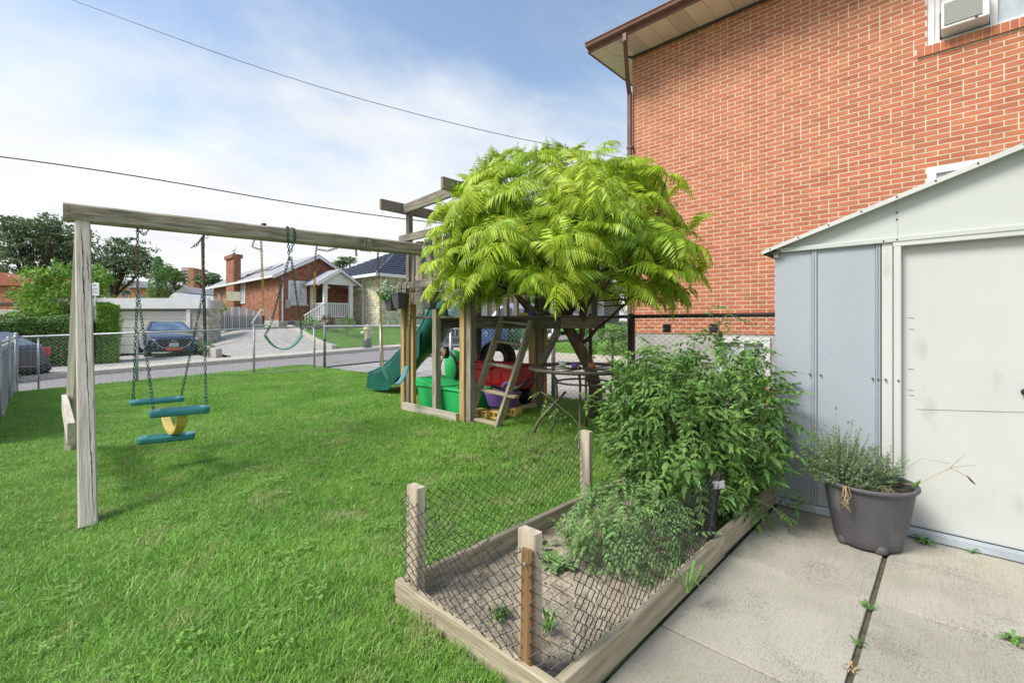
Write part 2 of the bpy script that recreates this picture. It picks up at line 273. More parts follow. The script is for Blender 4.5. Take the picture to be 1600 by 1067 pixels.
# ------------------------------------------------------------ mesh helpers
def parent_to(o, p):
    if p is None: return
    o.parent = p
    mw = Matrix.Identity(4); q = p; chain = []
    while q: chain.append(q); q = q.parent
    for q in reversed(chain): mw = mw @ (q.matrix_parent_inverse if q.parent else Matrix.Identity(4)) @ q.matrix_basis
    o.matrix_parent_inverse = mw.inverted()
def tag(o, label=None, cat=None, group=None, kind=None):
    if label: o['label'] = label
    if cat: o['category'] = cat
    if group: o['group'] = group
    if kind: o['kind'] = kind
    return o
def empty(name, loc, label, cat, group=None, rz=0):
    o = bpy.data.objects.new(name, None); COL.objects.link(o); o.location = loc; o.rotation_euler = (0, 0, rz); o.empty_display_size = 0.1
    return tag(o, label, cat, group)
class MB:
    def __init__(s): s.v = []; s.f = []; s.sm = []
    def add(s, vs, fs, smooth=False):
        n = len(s.v); s.v += [tuple(v) for v in vs]; s.f += [tuple(i + n for i in f) for f in fs]; s.sm += [smooth] * len(fs)
    def box(s, a, b):
        (x0, y0, z0), (x1, y1, z1) = a, b
        s.add([(x0, y0, z0), (x1, y0, z0), (x1, y1, z0), (x0, y1, z0), (x0, y0, z1), (x1, y0, z1), (x1, y1, z1), (x0, y1, z1)],
              [(0, 3, 2, 1), (4, 5, 6, 7), (0, 1, 5, 4), (1, 2, 6, 5), (2, 3, 7, 6), (3, 0, 4, 7)])
    def bar(s, A, B, w, h, up=(0, 0, 1), bev=0.0):
        A = Vector(A); B = Vector(B); d = (B - A).normalized(); up = Vector(up)
        side = d.cross(up)
        if side.length < 1e-4: side = d.cross(Vector((0, 1, 0)))
        side.normalize(); u = side.cross(d).normalized()
        if bev:
            prof = [(-w/2+bev, -h/2), (w/2-bev, -h/2), (w/2, -h/2+bev), (w/2, h/2-bev), (w/2-bev, h/2), (-w/2+bev, h/2), (-w/2, h/2-bev), (-w/2, -h/2+bev)]
        else: prof = [(-w/2, -h/2), (w/2, -h/2), (w/2, h/2), (-w/2, h/2)]
        k = len(prof)
        vs = [P + side * a + u * b for P in (A, B) for a, b in prof]
        fs = [(i, (i + 1) % k, k + (i + 1) % k, k + i) for i in range(k)] + [tuple(range(k - 1, -1, -1)), tuple(range(k, 2 * k))]
        s.add(vs, fs)
    def tube(s, pts, r, n=6, cap=True, smooth=True, closed=False):
        pts = [Vector(p) for p in pts]; m = len(pts); rr = r if isinstance(r, (list, tuple)) else [r] * m
        t0 = (pts[1] - pts[0]).normalized(); ref = Vector((0, 0, 1)) if abs(t0.z) < 0.9 else Vector((1, 0, 0))
        nrm = t0.cross(ref).normalized(); vs = []
        for i in range(m):
            if closed: t = (pts[(i + 1) % m] - pts[i - 1]).normalized()
            else: t = (pts[min(i + 1, m - 1)] - pts[max(i - 1, 0)]).normalized()
            nrm = (nrm - t * nrm.dot(t))
            if nrm.length < 1e-5: nrm = t.orthogonal()
            nrm.normalize(); bn = t.cross(nrm)
            for k in range(n):
                a = 2 * PI * k / n; vs.append(pts[i] + (nrm * math.cos(a) + bn * math.sin(a)) * rr[i])
        fs = []
        for i in range(m if closed else m - 1):
            j = (i + 1) % m
            for k in range(n): fs.append((i * n + k, i * n + (k + 1) % n, j * n + (k + 1) % n, j * n + k))
        if cap and not closed: fs += [tuple(range(n - 1, -1, -1)), tuple((m - 1) * n + k for k in range(n))]
        s.add(vs, fs, smooth)
    def lathe(s, prof, n=32, c=(0, 0, 0), smooth=True, fn=None):
        vs = []
        for r, z in prof:
            for k in range(n):
                a = 2 * PI * k / n; rr = r * (fn(a, z) if fn else 1)
                vs.append((c[0] + rr * math.cos(a), c[1] + rr * math.sin(a), c[2] + z))
        fs = [(i * n + k, i * n + (k + 1) % n, (i + 1) * n + (k + 1) % n, (i + 1) * n + k) for i in range(len(prof) - 1) for k in range(n)]
        s.add(vs, fs, smooth)
    def prism(s, poly, axis, a, b):   # poly: list of 2D points; axis 'x','y','z' extruded from a to b
        def P(u, v, t): return {'x': (t, u, v), 'y': (u, t, v), 'z': (u, v, t)}[axis]
        n = len(poly); vs = [P(u, v, a) for u, v in poly] + [P(u, v, b) for u, v in poly]
        s.add(vs, [tuple(range(n - 1, -1, -1)), tuple(range(n, 2 * n))] + [(i, (i + 1) % n, n + (i + 1) % n, n + i) for i in range(n)])
    def loft(s, rings, smooth=True, cap=True):
        n = len(rings[0]); vs = [p for r in rings for p in r]
        fs = [(i * n + k, i * n + (k + 1) % n, (i + 1) * n + (k + 1) % n, (i + 1) * n + k) for i in range(len(rings) - 1) for k in range(n)]
        s.add(vs, fs, smooth)
        if cap: s.f += [tuple(len(s.v) - len(vs) + k for k in range(n - 1, -1, -1)), tuple(len(s.v) - n + k for k in range(n))]; s.sm += [False, False]
    def xf(s, M):
        s.v = [tuple(M @ Vector(v)) for v in s.v]; return s
    def mesh(s, name, m, fixn=False):
        me = bpy.data.meshes.new(name); me.from_pydata(s.v, [], s.f)
        if any(s.sm): me.polygons.foreach_set('use_smooth', s.sm)
        if m: me.materials.append(m)
        if fixn:
            bm = bmesh.new(); bm.from_mesh(me); bmesh.ops.recalc_face_normals(bm, faces=bm.faces); bm.to_mesh(me); bm.free()
        me.update(); return me
    def build(s, name, m, parent=None, kind=None, bevel=0, fixn=True, label=None, origin=None):
        if origin is not None:
            O = Vector(origin); s.v = [(v[0] - O.x, v[1] - O.y, v[2] - O.z) for v in s.v]
        o = bpy.data.objects.new(name, s.mesh(name, m, fixn)); COL.objects.link(o)
        if origin is not None: o.location = O
        if parent: parent_to(o, parent)
        if kind: o['kind'] = kind
        if label: o['label'] = label
        if bevel:
            b = o.modifiers.new('bevel', 'BEVEL'); b.width = bevel; b.segments = 2; b.limit_method = 'ANGLE'
        return o
def plank(name, A, B, w, h, m, parent=None, up=(0, 0, 1), bev=0.004, label=None, wob=0.0):
    """a board in local space along X so that wood grain follows it"""
    A = Vector(A); B = Vector(B); L = (B - A).length; d = (B - A).normalized(); up = Vector(up)
    side = up.cross(d)
    if side.length < 1e-4: side = Vector((0, 1, 0))
    side.normalize(); u = d.cross(side).normalized()
    mb = MB(); mb.bar((-L / 2, 0, 0), (L / 2, 0, 0), w, h, (0, 0, 1), bev)
    me = mb.mesh(name, m, True); o = bpy.data.objects.new(name, me); COL.objects.link(o)
    Mx = Matrix((( d.x, side.x, u.x), (d.y, side.y, u.y), (d.z, side.z, u.z))).to_4x4(); Mx.translation = (A + B) / 2
    o.matrix_basis = Mx
    if parent: parent_to(o, parent)
    if label: o['label'] = label
    return o
def inst(name, me, M, parent=None):
    o = bpy.data.objects.new(name, me); COL.objects.link(o); o.matrix_basis = M
    if parent: parent_to(o, parent)
    return o
def join_inst(mb, src_v, src_f, M):
    mb.add([M @ v for v in src_v], src_f)
def kids(o): return [c for c in COL.objects if c.parent == o]
def copy_tree(o, delta, ch=None):
    c = o.copy(); COL.objects.link(c)
    c.location = c.location + Vector(delta)
    for k in list(o.children):
        d = k.copy(); COL.objects.link(d); d.parent = c
        for g in list(k.children):
            e = g.copy(); COL.objects.link(e); e.parent = d
    return c
def orient(pos, fwd, up=(0, 0, 1), s=1.0):
    """local +X -> fwd, local +Z ~ up"""
    f = Vector(fwd).normalized(); u = Vector(up); y = u.cross(f)
    if y.length < 1e-3: y = Vector((0, 1, 0)).cross(f)
    y.normalize(); z = f.cross(y)
    M = Matrix(((f.x, y.x, z.x), (f.y, y.y, z.y), (f.z, y.z, z.z))).to_4x4() @ Matrix.Scale(s, 4); M.translation = Vector(pos); return M
def rnd(a, b): return random.uniform(a, b)

def chainlink(name, A, B, z0, z1, w, r, m, parent=None, n=3, jit=0.0, sag=None, top=None, kind='stuff', bow=0.0):
    """diamond wire mesh: zigzag wires interlocking at the knuckles; z0/z1 are functions of t in 0..1"""
    A = Vector((A[0], A[1], 0)); B = Vector((B[0], B[1], 0)); L = (B - A).length; d = (B - A) / L; nrm = Vector((-d.y, d.x, 0)); w = w * 0.5
    mb = MB(); cnt = int(L / w)
    for i in range(cnt):
        t = (i + 0.5) / cnt; a0, a1 = z0(t), z1(t)
        K = max(2, int(round((a1 - a0) / (w * 0.74)))); pts = []
        for k in range(K + 1):
            odd = (k + i) % 2
            u = (i + (1 if odd else 0)) * L / cnt
            zz = a0 + (a1 - a0) * k / K
            off = (r * 0.9 if odd else -r * 0.9) + bow * math.sin(PI * t * 3 + k * 0.35)
            ju = jit * noise.noise(Vector((u * 7, zz * 7, 3))) ; jz = jit * noise.noise(Vector((u * 7, zz * 7, 9)))
            pts.append(A + d * (u + ju) + nrm * off + Vector((0, 0, zz + jz)))
        # little barbed twist at the top
        if top:
            pts.append(pts[-1] + d * (top * (0.5 if i % 2 else -0.5)) + Vector((0, 0, top)))
        mb.tube(pts, r, n, cap=False, smooth=False)
    o = mb.build(name, m, parent, fixn=False)
    if kind: o['kind'] = kind
    return o

def chain(name, pts, pitch, r, m, parent=None):
    """links along a polyline, alternately turned a quarter"""
    pts = [Vector(p) for p in pts]; segs = [(a, b, (b - a).length) for a, b in zip(pts, pts[1:])]; tot = sum(s[2] for s in segs)
    n = max(1, int(tot / pitch)); mb = MB(); ll = pitch * 1.32; hw = pitch * 0.30
    def at(s):
        for a, b, l in segs:
            if s <= l: return a + (b - a) * (s / l), (b - a).normalized()
            s -= l
        return segs[-1][1], (segs[-1][1] - segs[-1][0]).normalized()
    for i in range(n):
        p, d = at((i + 0.5) * tot / n); o = d.orthogonal().normalized(); q = d.cross(o)
        a = (PI / 2 if i % 2 else 0) + rnd(-0.3, 0.3) + 0.4
        s = o * math.cos(a) + q * math.sin(a)
        ring = [p + d * (ll / 2 - hw) + s * hw, p + d * (ll / 2) , p + d * (ll / 2 - hw) - s * hw,
                p - d * (ll / 2 - hw) - s * hw, p - d * (ll / 2), p - d * (ll / 2 - hw) + s * hw]
        mb.tube(ring, r * 1.2, 4, closed=True, smooth=False)
    return mb.build(name, m, parent, fixn=False)

def leafquad(mb, p, nrm, size, asp=0.55):
    t = nrm.orthogonal().normalized(); t.rotate(Quaternion(nrm, rnd(0, 6.28))); b = nrm.cross(t)
    a = size * 0.5; c = a * asp
    mb.add([p - t * a, p + b * c - nrm * 0.15 * a, p + t * a, p - b * c - nrm * 0.15 * a], [(0, 1, 2, 3)])
def rvec():
    while True:
        v = Vector((rnd(-1, 1), rnd(-1, 1), rnd(-1, 1)))
        if 0.05 < v.length < 1: return v.normalized()
def crown_mesh(center, rad, nclump, perclump, leaf, clump_r, shell=0.55, flat=1.0, seed=1, lower=True):
    random.seed(seed); mb = MB(); C = Vector(center); rad = Vector(rad)
    for i in range(nclump):
        v = rvec(); k = rnd(shell, 1.0)
        if not lower and v.z < -0.2: v.z *= 0.3
        k *= 1 + 0.22 * noise.noise(v * 2.2 + Vector((seed, 0, 0)))
        c = C + Vector((v.x * rad.x, v.y * rad.y, v.z * rad.z)) * k
        cr = clump_r * rnd(0.6, 1.25)
        for j in range(perclump):
            q = rvec() * (rnd(0, 1) ** 0.45) * cr; q.z *= flat
            nn = (q.normalized() * 0.6 + rvec() * 0.7 + Vector((0, 0, 0.5))).normalized()
            leafquad(mb, c + q, nn, leaf * rnd(0.7, 1.3))
    return mb
# ============================================================ SETTING
def patch(name, x0, x1, y0, y1, off, m, nx=24, ny=24, fn=gz, kind='structure', solid=0.0, xs=None, ys=None):
    xs = xs or [x0 + (x1 - x0) * i / nx for i in range(nx + 1)]; ys = ys or [y0 + (y1 - y0) * j / ny for j in range(ny + 1)]
    vs = [(x, y, fn(x, y) + off) for y in ys for x in xs]; k = len(xs)
    fs = [(j * k + i, j * k + i + 1, (j + 1) * k + i + 1, (j + 1) * k + i) for j in range(len(ys) - 1) for i in range(k - 1)]
    me = bpy.data.meshes.new(name); me.from_pydata(vs, [], fs); me.materials.append(m)
    for p in me.polygons: p.use_smooth = True
    o = bpy.data.objects.new(name, me); COL.objects.link(o)
    if kind: o['kind'] = kind
    return o
gx = [-2500, -1200, -700, -400, -250, -150, -100, -75, -60, -50, -44, -40, -36, -33, -31, -29, -28, -27, -26, -25, -24, -23, -22, -21, -20, -18, -16, -15, -12, -9, -6, -3, 0, 3, 8, 20, 60, 300, 1500]
gy = [-1500, -300, -100, -40, -20, -10, -5, -2, 0, 2, 3, 4, 4.5, 5, 6, 7, 8, 9, 10, 12, 15, 20, 25, 30, 40, 60, 100, 200, 400, 900, 2500]
patch('ground', 0, 0, 0, 0, -0.34, m_ground, xs=gx, ys=gy)
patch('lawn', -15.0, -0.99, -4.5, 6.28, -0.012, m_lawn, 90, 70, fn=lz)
road = patch('road', -19.5, -15.15, -40, 60, -0.14, m_road, 4, 100)
patch('cross_street', -120, -60, -14, -8, 0.0, m_road, 10, 2)
mbk = MB()
def strip(name, x0, x1, y0, y1, zt, h, m, n=50):
    mb = MB()
    for j in range(n):
        ya = y0 + (y1 - y0) * j / n; yb = y0 + (y1 - y0) * (j + 1) / n
        za, zb = gz((x0 + x1) / 2, ya) + zt, gz((x0 + x1) / 2, yb) + zt
        mb.add([(x0, ya, za - h), (x1, ya, za - h), (x1, yb, zb - h), (x0, yb, zb - h), (x0, ya, za), (x1, ya, za), (x1, yb, zb), (x0, yb, zb)],
               [(4, 5, 6, 7), (0, 4, 7, 3), (1, 2, 6, 5)])
    o = mb.build(name, m); o['kind'] = 'structure'; return o
strip('kerb', -15.15, -14.98, -40, 6.2, -0.05, 0.35, m_walk)
# far pavement: separate slabs with joints
pav = bpy.data.objects.new('pavement', None); COL.objects.link(pav); pav['kind'] = 'structure'
def slab_me(x0, x1, y0, y1, zt, h, m, name, parent, g=0.012):
    mb = MB(); xs = (x0 + g, x1 - g); ys = (y0 + g, y1 - g)
    vs = [(x, y, gz(x, y) + zt - (h if lo else 0)) for lo in (1, 0) for x, y in ((xs[0], ys[0]), (xs[1], ys[0]), (xs[1], ys[1]), (xs[0], ys[1]))]
    mb.add(vs, [(4, 5, 6, 7), (0, 1, 5, 4), (1, 2, 6, 5), (2, 3, 7, 6), (3, 0, 4, 7)])
    return mb.build(name, m, parent)
for j in range(24):
    slab_me(-21.0, -19.5, -12 + j * 1.5, -12 + (j + 1) * 1.5, 0.0, 0.3, m_walk, 'paving_slab', pav)
patch('driveway', -33, -21.0, 5.9, 10.0, -0.005, m_drive, 26, 8)
patch('garage_driveway', -26.5, -21.0, 0.5, 5.2, 0.002, m_drive, 14, 8)
patch('front_lawn', -25.6, -21.0, 10.35, 40, 0.02, m_farlawn, 14, 30)
# neighbour's paved yard beyond the side fence and the lawn past it
patch('neighbour_driveway', -13.6, -4.6, 6.32, 11.9, -0.02, m_drive, 14, 12)
patch('side_path', -4.6, 6.0, 6.32, 8.05, -0.02, m_walk, 10, 3)
patch('neighbour_lawn', -14.6, -4.6, 12.1, 20, 0.05, m_farlawn, 14, 12)
def wallrun(name, pts, w, h, m, label, cat, base=0.3, kind=None, group=None):
    mb = MB()
    for (a, b) in zip(pts, pts[1:]):
        A = Vector((a[0], a[1], 0)); B = Vector((b[0], b[1], 0)); n = max(1, int((B - A).length / 0.8)); d = (B - A) / n
        s = Vector((-(B - A).y, (B - A).x, 0)).normalized() * w / 2
        for i in range(n):
            P, Q = A + d * i, A + d * (i + 1); zp, zq = gz(P.x, P.y) + h, gz(Q.x, Q.y) + h
            vs = [(*(P - s).xy, zp - h - base), (*(P + s).xy, zp - h - base), (*(Q + s).xy, zq - h - base), (*(Q - s).xy, zq - h - base),
                  (*(P - s).xy, zp), (*(P + s).xy, zp), (*(Q + s).xy, zq), (*(Q - s).xy, zq)]
            mb.add(vs, [(4, 7, 6, 5), (0, 4, 5, 1), (1, 5, 6, 2), (2, 6, 7, 3), (3, 7, 4, 0)])
    o = mb.build(name, m, fixn=False); return tag(o, label, cat, group, kind)
wallrun('lawn_edging', [(-14.5, 12.0), (-4.6, 12.0)], 0.16, 0.16, m_walk, 'low pale concrete kerb between the paved drive and the lawn beyond the side fence', 'kerb')
wallrun('low_wall', [(-21.6, 5.55), (-30, 5.55)], 0.22, 0.32, m_walk, 'low concrete wall between the garage and the sloping driveway', 'wall')
wallrun('low_wall', [(-21.2, 10.2), (-26.5, 10.2)], 0.25, 0.18, m_walk, 'low broken stone edging between driveway and front lawn of the brick bungalow', 'wall')
# rocks at the lawn corner by the road
for i, (px, py, s) in enumerate([(548, 534, .34), (574, 536, .26), (620, 533, .3)]):
    p = onZ(px, py, 0.30); bm = bmesh.new(); bmesh.ops.create_icosphere(bm, subdivisions=2, radius=s)
    for v in bm.verts: v.co *= 1 + 0.3 * noise.noise(v.co * 3 + Vector((i * 5, 0, 0))); v.co.z *= 0.35
    me = bpy.data.meshes.new('edging_rock'); bm.to_mesh(me); bm.free(); me.materials.append(m_walk)
    o = bpy.data.objects.new('edging_rock', me); COL.objects.link(o); o.location = p
    tag(o, ['flat pale rock at the road corner of the front lawn, leftmost of three', 'smallest flat rock in the middle of the front lawn road edge', 'flat pale rock at the right end of the front lawn road edge'][i], 'rock', 'flat rocks edging the front lawn')

# ------------------------------------------------------------ patio of brushed concrete slabs
patio = bpy.data.objects.new('patio', None); COL.objects.link(patio); patio['kind'] = 'structure'
def pslab(x0, x1, y0, y1, dz=0.0, tilt=0.0):
    g = 0.006; mb = MB(); mb.box((x0 + g, y0 + g, -0.12), (x1 - g, y1 - g, dz)); o = mb.build('concrete_slab', m_conc, patio, bevel=0.005); return o
for y0, y1 in ((-2.7, -1.77), (-1.77, -0.82), (-0.82, 0.13), (0.13, 1.10), (1.10, 2.055), (2.055, 2.99), (2.99, 4.09)):
    pslab(-0.993, -0.301, y0, y1, rnd(-.003, .003))
for y0, y1 in ((-2.7, -0.82), (-0.82, 1.08), (1.08, 2.985), (2.985, 4.09)):
    pslab(-0.289, 1.45, y0, y1, rnd(-.003, .002)); pslab(1.45, 3.2, y0, y1, 0)
mb = MB(); mb.box((-1.03, -2.7, -0.14), (3.2, 4.1, -0.018)); mb.build('joint_fill', mat('joint_dirt', (.14, .125, .08), (.07, .065, .04), .98, 20, coord='World', bump=1), patio)
mb = MB(); mb.box((-0.99, 4.09, -0.10), (3.2, 6.25, -0.02)); o = mb.build('shed_base', m_found); o['kind'] = 'structure'
# weeds in the joints (stuff: tufts of small blades)
def weed(pos, n, s, spread, m, name, label, cat, flat=0.4, broad=0.12):
    mb = MB(); P = Vector(pos)
    for i in range(n):
        a = rnd(0, 2 * PI); l = s * rnd(0.5, 1.1); d = Vector((math.cos(a), math.sin(a), 0)); b = P + Vector((rnd(-1, 1) * spread[0], rnd(-1, 1) * spread[1], 0))
        sd = Vector((-d.y, d.x, 0)) * l * broad; up = rnd(flat * 0.5, flat * 1.6)
        m1 = b + d * l * 0.5 + Vector((0, 0, l * up)); tip = b + d * l + Vector((0, 0, l * up * 0.6))
        mb.add([b - sd * .4, b + sd * .4, m1 + sd, m1 - sd, tip], [(0, 1, 2, 3), (3, 2, 4)])
    o = mb.build(name, m, fixn=False); return tag(o, label, cat, 'weeds in the patio joints')
m_weed = mat('weed_leaf', (0.16, 0.34, 0.05), (0.08, 0.2, 0.03), 0.6, 8, coord='World', isl=0.3, trans=0.2, bump=0)
for px, py, n, s, lab in ((1357, 948, 14, .045, 'green weed sprout where the slab joints meet'), (1340, 1003, 12, .035, 'small weed in the long slab joint at the bottom of the photo'),
                          (1328, 1045, 22, .03, 'dried brown weed tuft at the near end of the slab joint'), (1583, 1002, 26, .06, 'grass tuft in the slab joint at the right edge'),
                          (1447, 848, 22, .075, 'spreading weed at the shed sill right of the pot'), (1520, 862, 14, .05, 'tiny weed at the shed sill near the right edge')):
    p = onZ(px, py, 0.0); weed(p, n, s, (.012, .03), m_straw if 'brown' in lab else m_weed, 'weed', lab, 'weed')

# ============================================================ LAWN GRASS (geometry nodes instances)
def tuft(seed, n, h, rad, m):
    random.seed(seed); mb = MB()
    for i in range(n):
        a = rnd(0, 2 * PI); r = rad * math.sqrt(rnd(0, 1)); b = Vector((r * math.cos(a), r * math.sin(a), 0)); hh = h * rnd(0.5, 1.35)
        la = rnd(0, 2 * PI); lean = rnd(0.1, 0.95) * hh; d = Vector((math.cos(la), math.sin(la), 0)); sd = Vector((-d.y, d.x, 0)); sd.rotate(Quaternion((0, 0, 1), rnd(-.8, .8))); wd = rnd(0.0015, 0.0028)
        m1 = b + d * lean * 0.35 + Vector((0, 0, hh * 0.6)); tip = b + d * lean + Vector((0, 0, hh * rnd(0.7, 1.0)))
        mb.add([b - sd * wd, b + sd * wd, m1 + sd * wd * .8, m1 - sd * wd * .8, tip], [(0, 1, 2, 3), (3, 2, 4)])
    return mb.mesh('grass_tuft', m)
def scatter(name, pts, rots, scales, meshes, mats_, kind='stuff', label=None, cat=None):
    me = bpy.data.meshes.new(name); me.from_pydata([tuple(p) for p in pts], [], [])
    at = me.attributes.new('rot', 'FLOAT_VECTOR', 'POINT'); at.data.foreach_set('vector', [c for r in rots for c in r])
    at = me.attributes.new('scl', 'FLOAT', 'POINT'); at.data.foreach_set('value', scales)
    o = bpy.data.objects.new(name, me); COL.objects.link(o); o['kind'] = kind
    if label: o['label'] = label
    if cat: o['category'] = cat
    ng = bpy.data.node_groups.new(name + '_nodes', 'GeometryNodeTree')
    ng.interface.new_socket('Geometry', in_out='INPUT', socket_type='NodeSocketGeometry'); ng.interface.new_socket('Geometry', in_out='OUTPUT', socket_type='NodeSocketGeometry')
    N = ng.nodes; L = ng.links; gi = N.new('NodeGroupInput'); go = N.new('NodeGroupOutput')
    iop = N.new('GeometryNodeInstanceOnPoints'); jg = N.new('GeometryNodeJoinGeometry')
    hold = []
    for k, mm in enumerate(meshes):
        # mesh kept through a hidden-library-free source object: an object info node needs an object
        so = bpy.data.objects.new(name + '_source', mm)
        oi = N.new('GeometryNodeObjectInfo'); oi.inputs['Object'].default_value = so; oi.inputs['As Instance'].default_value = True
        hold.append(oi)
    g2 = N.new('GeometryNodeGeometryToInstance')
    for oi in reversed(hold): L.new(oi.outputs['Geometry'], g2.inputs[0])
    r = N.new('GeometryNodeInputNamedAttribute'); r.data_type = 'FLOAT_VECTOR'; r.inputs[0].default_value = 'rot'
    s = N.new('GeometryNodeInputNamedAttribute'); s.data_type = 'FLOAT'; s.inputs[0].default_value = 'scl'
    ri = N.new('FunctionNodeRandomValue'); ri.data_type = 'INT'; ri.inputs[4].default_value = 0; ri.inputs[5].default_value = len(meshes) - 1
    L.new(gi.outputs[0], iop.inputs['Points']); L.new(g2.outputs[0], iop.inputs['Instance']); iop.inputs['Pick Instance'].default_value = True
    L.new(ri.outputs[2], iop.inputs['Instance Index'])
    L.new(r.outputs[0], iop.inputs['Rotation']); L.new(s.outputs[0], iop.inputs['Scale']); L.new(iop.outputs[0], go.inputs[0])
    md = o.modifiers.new('scatter', 'NODES'); md.node_group = ng
    return o
def in_bed(x, y): return -2.03 < x < -0.95 and 1.25 < y < 4.2
def grass():
    random.seed(11)
    tu = [tuft(i, 34, 0.058, 0.055, m_grass) for i in range(6)] + [tuft(20, 22, 0.055, 0.05, m_grassdry), tuft(6, 20, 0.085, 0.07, m_grass)]
    far = [tuft(40 + i, 60, 0.06, 0.11, m_grass) for i in range(4)]
    P, Ro, Sc, P2, Ro2, Sc2 = [], [], [], [], [], []
    def vis(x, y):
        r = CR * x + SR * y; d = -SR * x + CR * y
        return d > 0.9 and abs(r) < 1.16 * d + 0.5, d
    # candidate grid
    x = -15.0
    random.seed(5)
    for _ in range(175000):
        x = rnd(-9.5, -0.98); y = rnd(-3.4, 6.2)
        v, d = vis(x, y)
        if not v or in_bed(x, y) or d > 6.6: continue
        if x > -0.99 - 0.02: continue
        keep = 1.0 if d < 4.2 else 0.62
        if rnd(0, 1) > keep: continue
        bare = noise.noise(Vector((x * 1.3, y * 1.3, 5)))
        if (Vector((x, y)) - Vector((-3.4, 3.3))).length < 0.55 and rnd(0, 1) < 0.45: continue
        if bare > 0.42 and rnd(0, 1) < 0.35: continue
        hgt = 0.85 + 0.45 * noise.noise(Vector((x * 0.8, y * 0.8, 1)))
        # taller along planks and posts
        if -2.2 < x < -0.9 and 1.0 < y < 1.27: hgt *= 0.8
        P.append((x, y, lz(x, y) - 0.012)); Ro.append((rnd(-.12, .12), rnd(-.12, .12), rnd(0, 6.28))); Sc.append(hgt * rnd(0.75, 1.2))
    for _ in range(52000):
        x = rnd(-15, -3); y = rnd(-4.4, 6.25)
        v, d = vis(x, y)
        if not v or d < 6.2: continue
        P2.append((x, y, lz(x, y) - 0.012)); Ro2.append((0, 0, rnd(0, 6.28))); Sc2.append(rnd(0.7, 1.15) * (1 + 0.3 * noise.noise(Vector((x, y, 1)))))
    PD, RD, SD = [], [], []
    for _ in range(60000):
        x = rnd(-7.5, -0.98); y = rnd(-3.4, 6.0); v, d = vis(x, y)
        if not v or in_bed(x, y) or d > 8: continue
        f = noise.noise(Vector((x * 0.9, y * 0.9, 12))) + .5 * noise.noise(Vector((x * 2.6, y * 2.6, 3))) + 0.5 * math.exp(-((x + 3.4) ** 2 + (y - 3.4) ** 2) / .25) + 0.3 * math.exp(-((x + 4.9) ** 2 + (y - 1.2) ** 2) / .8)
        if rnd(0, 1) > clamp((f - .18) * .55, .012, .4): continue
        PD.append((x, y, lz(x, y) - 0.006)); RD.append((rnd(-.2, .2), rnd(-.2, .2), rnd(0, 6.28))); SD.append(rnd(.7, 1.15))
    scatter('dry_lawn_grass', PD, RD, SD, [tuft(60 + i, 26, 0.052, 0.06, m_grassdry) for i in range(3)], None)
    cl = []
    for s in range(3):
        random.seed(80 + s); mb = MB()
        for i in range(9):
            c = Vector((rnd(-.05, .05), rnd(-.05, .05), rnd(.03, .05))); a0 = rnd(0, 6)
            for k in range(3):
                a = a0 + k * 2.094; d = Vector((math.cos(a), math.sin(a), .15)) * .011; sd = Vector((-d.y, d.x, 0)) * .6; mb.add([c, c + d * .7 - sd, c + d * 1.4, c + d * .7 + sd], [(0, 1, 2, 3)])
        cl.append(mb.mesh('clover', mat('clover_leaf', (0.24, 0.42, 0.07), (0.16, 0.32, 0.05), 0.6, 8, coord='World', isl=0.3, trans=0.25, bump=0)))
    PC_, RC, SC = [], [], []
    random.seed(77)
    for _ in range(9000):
        x = rnd(-6.5, -0.98); y = rnd(-3.0, 4.5); v, d = vis(x, y)
        if not v or in_bed(x, y) or d > 5 or noise.noise(Vector((x * 1.6, y * 1.6, 31))) < .10 or rnd(0, 1) < .88: continue
        PC_.append((x, y, lz(x, y))); RC.append((0, 0, rnd(0, 6.28))); SC.append(rnd(.8, 1.5))
    scatter('clover', PC_, RC, SC, cl, None)
    print('tufts', len(P), len(P2), len(PD), len(PC_))
    scatter('lawn_grass', P, Ro, Sc, tu, None)
    scatter('lawn_grass', P2, Ro2, Sc2, far, None)
    # neighbour lawns: coarse tufts
    P3, R3, S3 = [], [], []
    for _ in range(9000):
        if rnd(0, 1) < 0.5: x, y, z = rnd(-25.5, -21.1), rnd(10.4, 26), 0.02
        else: x, y, z = rnd(-14.4, -4.7), rnd(12.15, 16), 0.05
        P3.append((x, y, gz(x, y) + z - .01)); R3.append((0, 0, rnd(0, 6.28))); S3.append(rnd(0.9, 1.5))
    scatter('front_lawn_grass', P3, R3, S3, far, None)
grass()

# ============================================================ NEIGHBOUR'S BRICK HOUSE
YW = 8.05; XC = -4.44; ZT = 6.5; ZB = 1.24
house = empty('brick_house', (XC, YW, 0), 'tall red brick house wall with brown gutter rising behind the garden shed', 'house')
def hbox(name, a, b, m, parent=house, bevel=0, label=None):
    mb = MB(); mb.box(a, b); return mb.build(name, m, parent, bevel=bevel, label=label)
wins = [(-0.235, 1.55, 4.98, 6.35), (-0.235, 1.4, 2.0, 3.42)]
def wallpoly():
    xs = [XC, -0.235, 1.4, 1.55, 7.0]; 
    mb = MB()
    # pieces around the openings, 8 mm behind the brick faces
    def q(x0, x1, z0, z1): mb.box((x0, YW - 0.002, z0), (x1, YW + 0.3, z1))
    q(XC, -0.235, ZB, ZT); q(1.55, 7.0, ZB, ZT); q(-0.235, 1.55, 3.42, 4.98); q(-0.235, 1.55, ZB, 2.0); q(-0.235, 1.55, 6.35, ZT); q(1.4, 1.55, 2.0, 3.42)
    return mb.build('wall', m_mortar, house)
wallpoly()
hbox('wall', (XC, YW + 0.3, ZB), (7.0, 17.0, ZT - 0.01), m_orange)
hbox('foundation', (XC + 0.01, YW + 0.012, -0.2), (-2.80, 17, ZB), m_found)
hbox('foundation', (-2.12, YW + 0.012, -0.2), (7, 17, ZB), m_found)
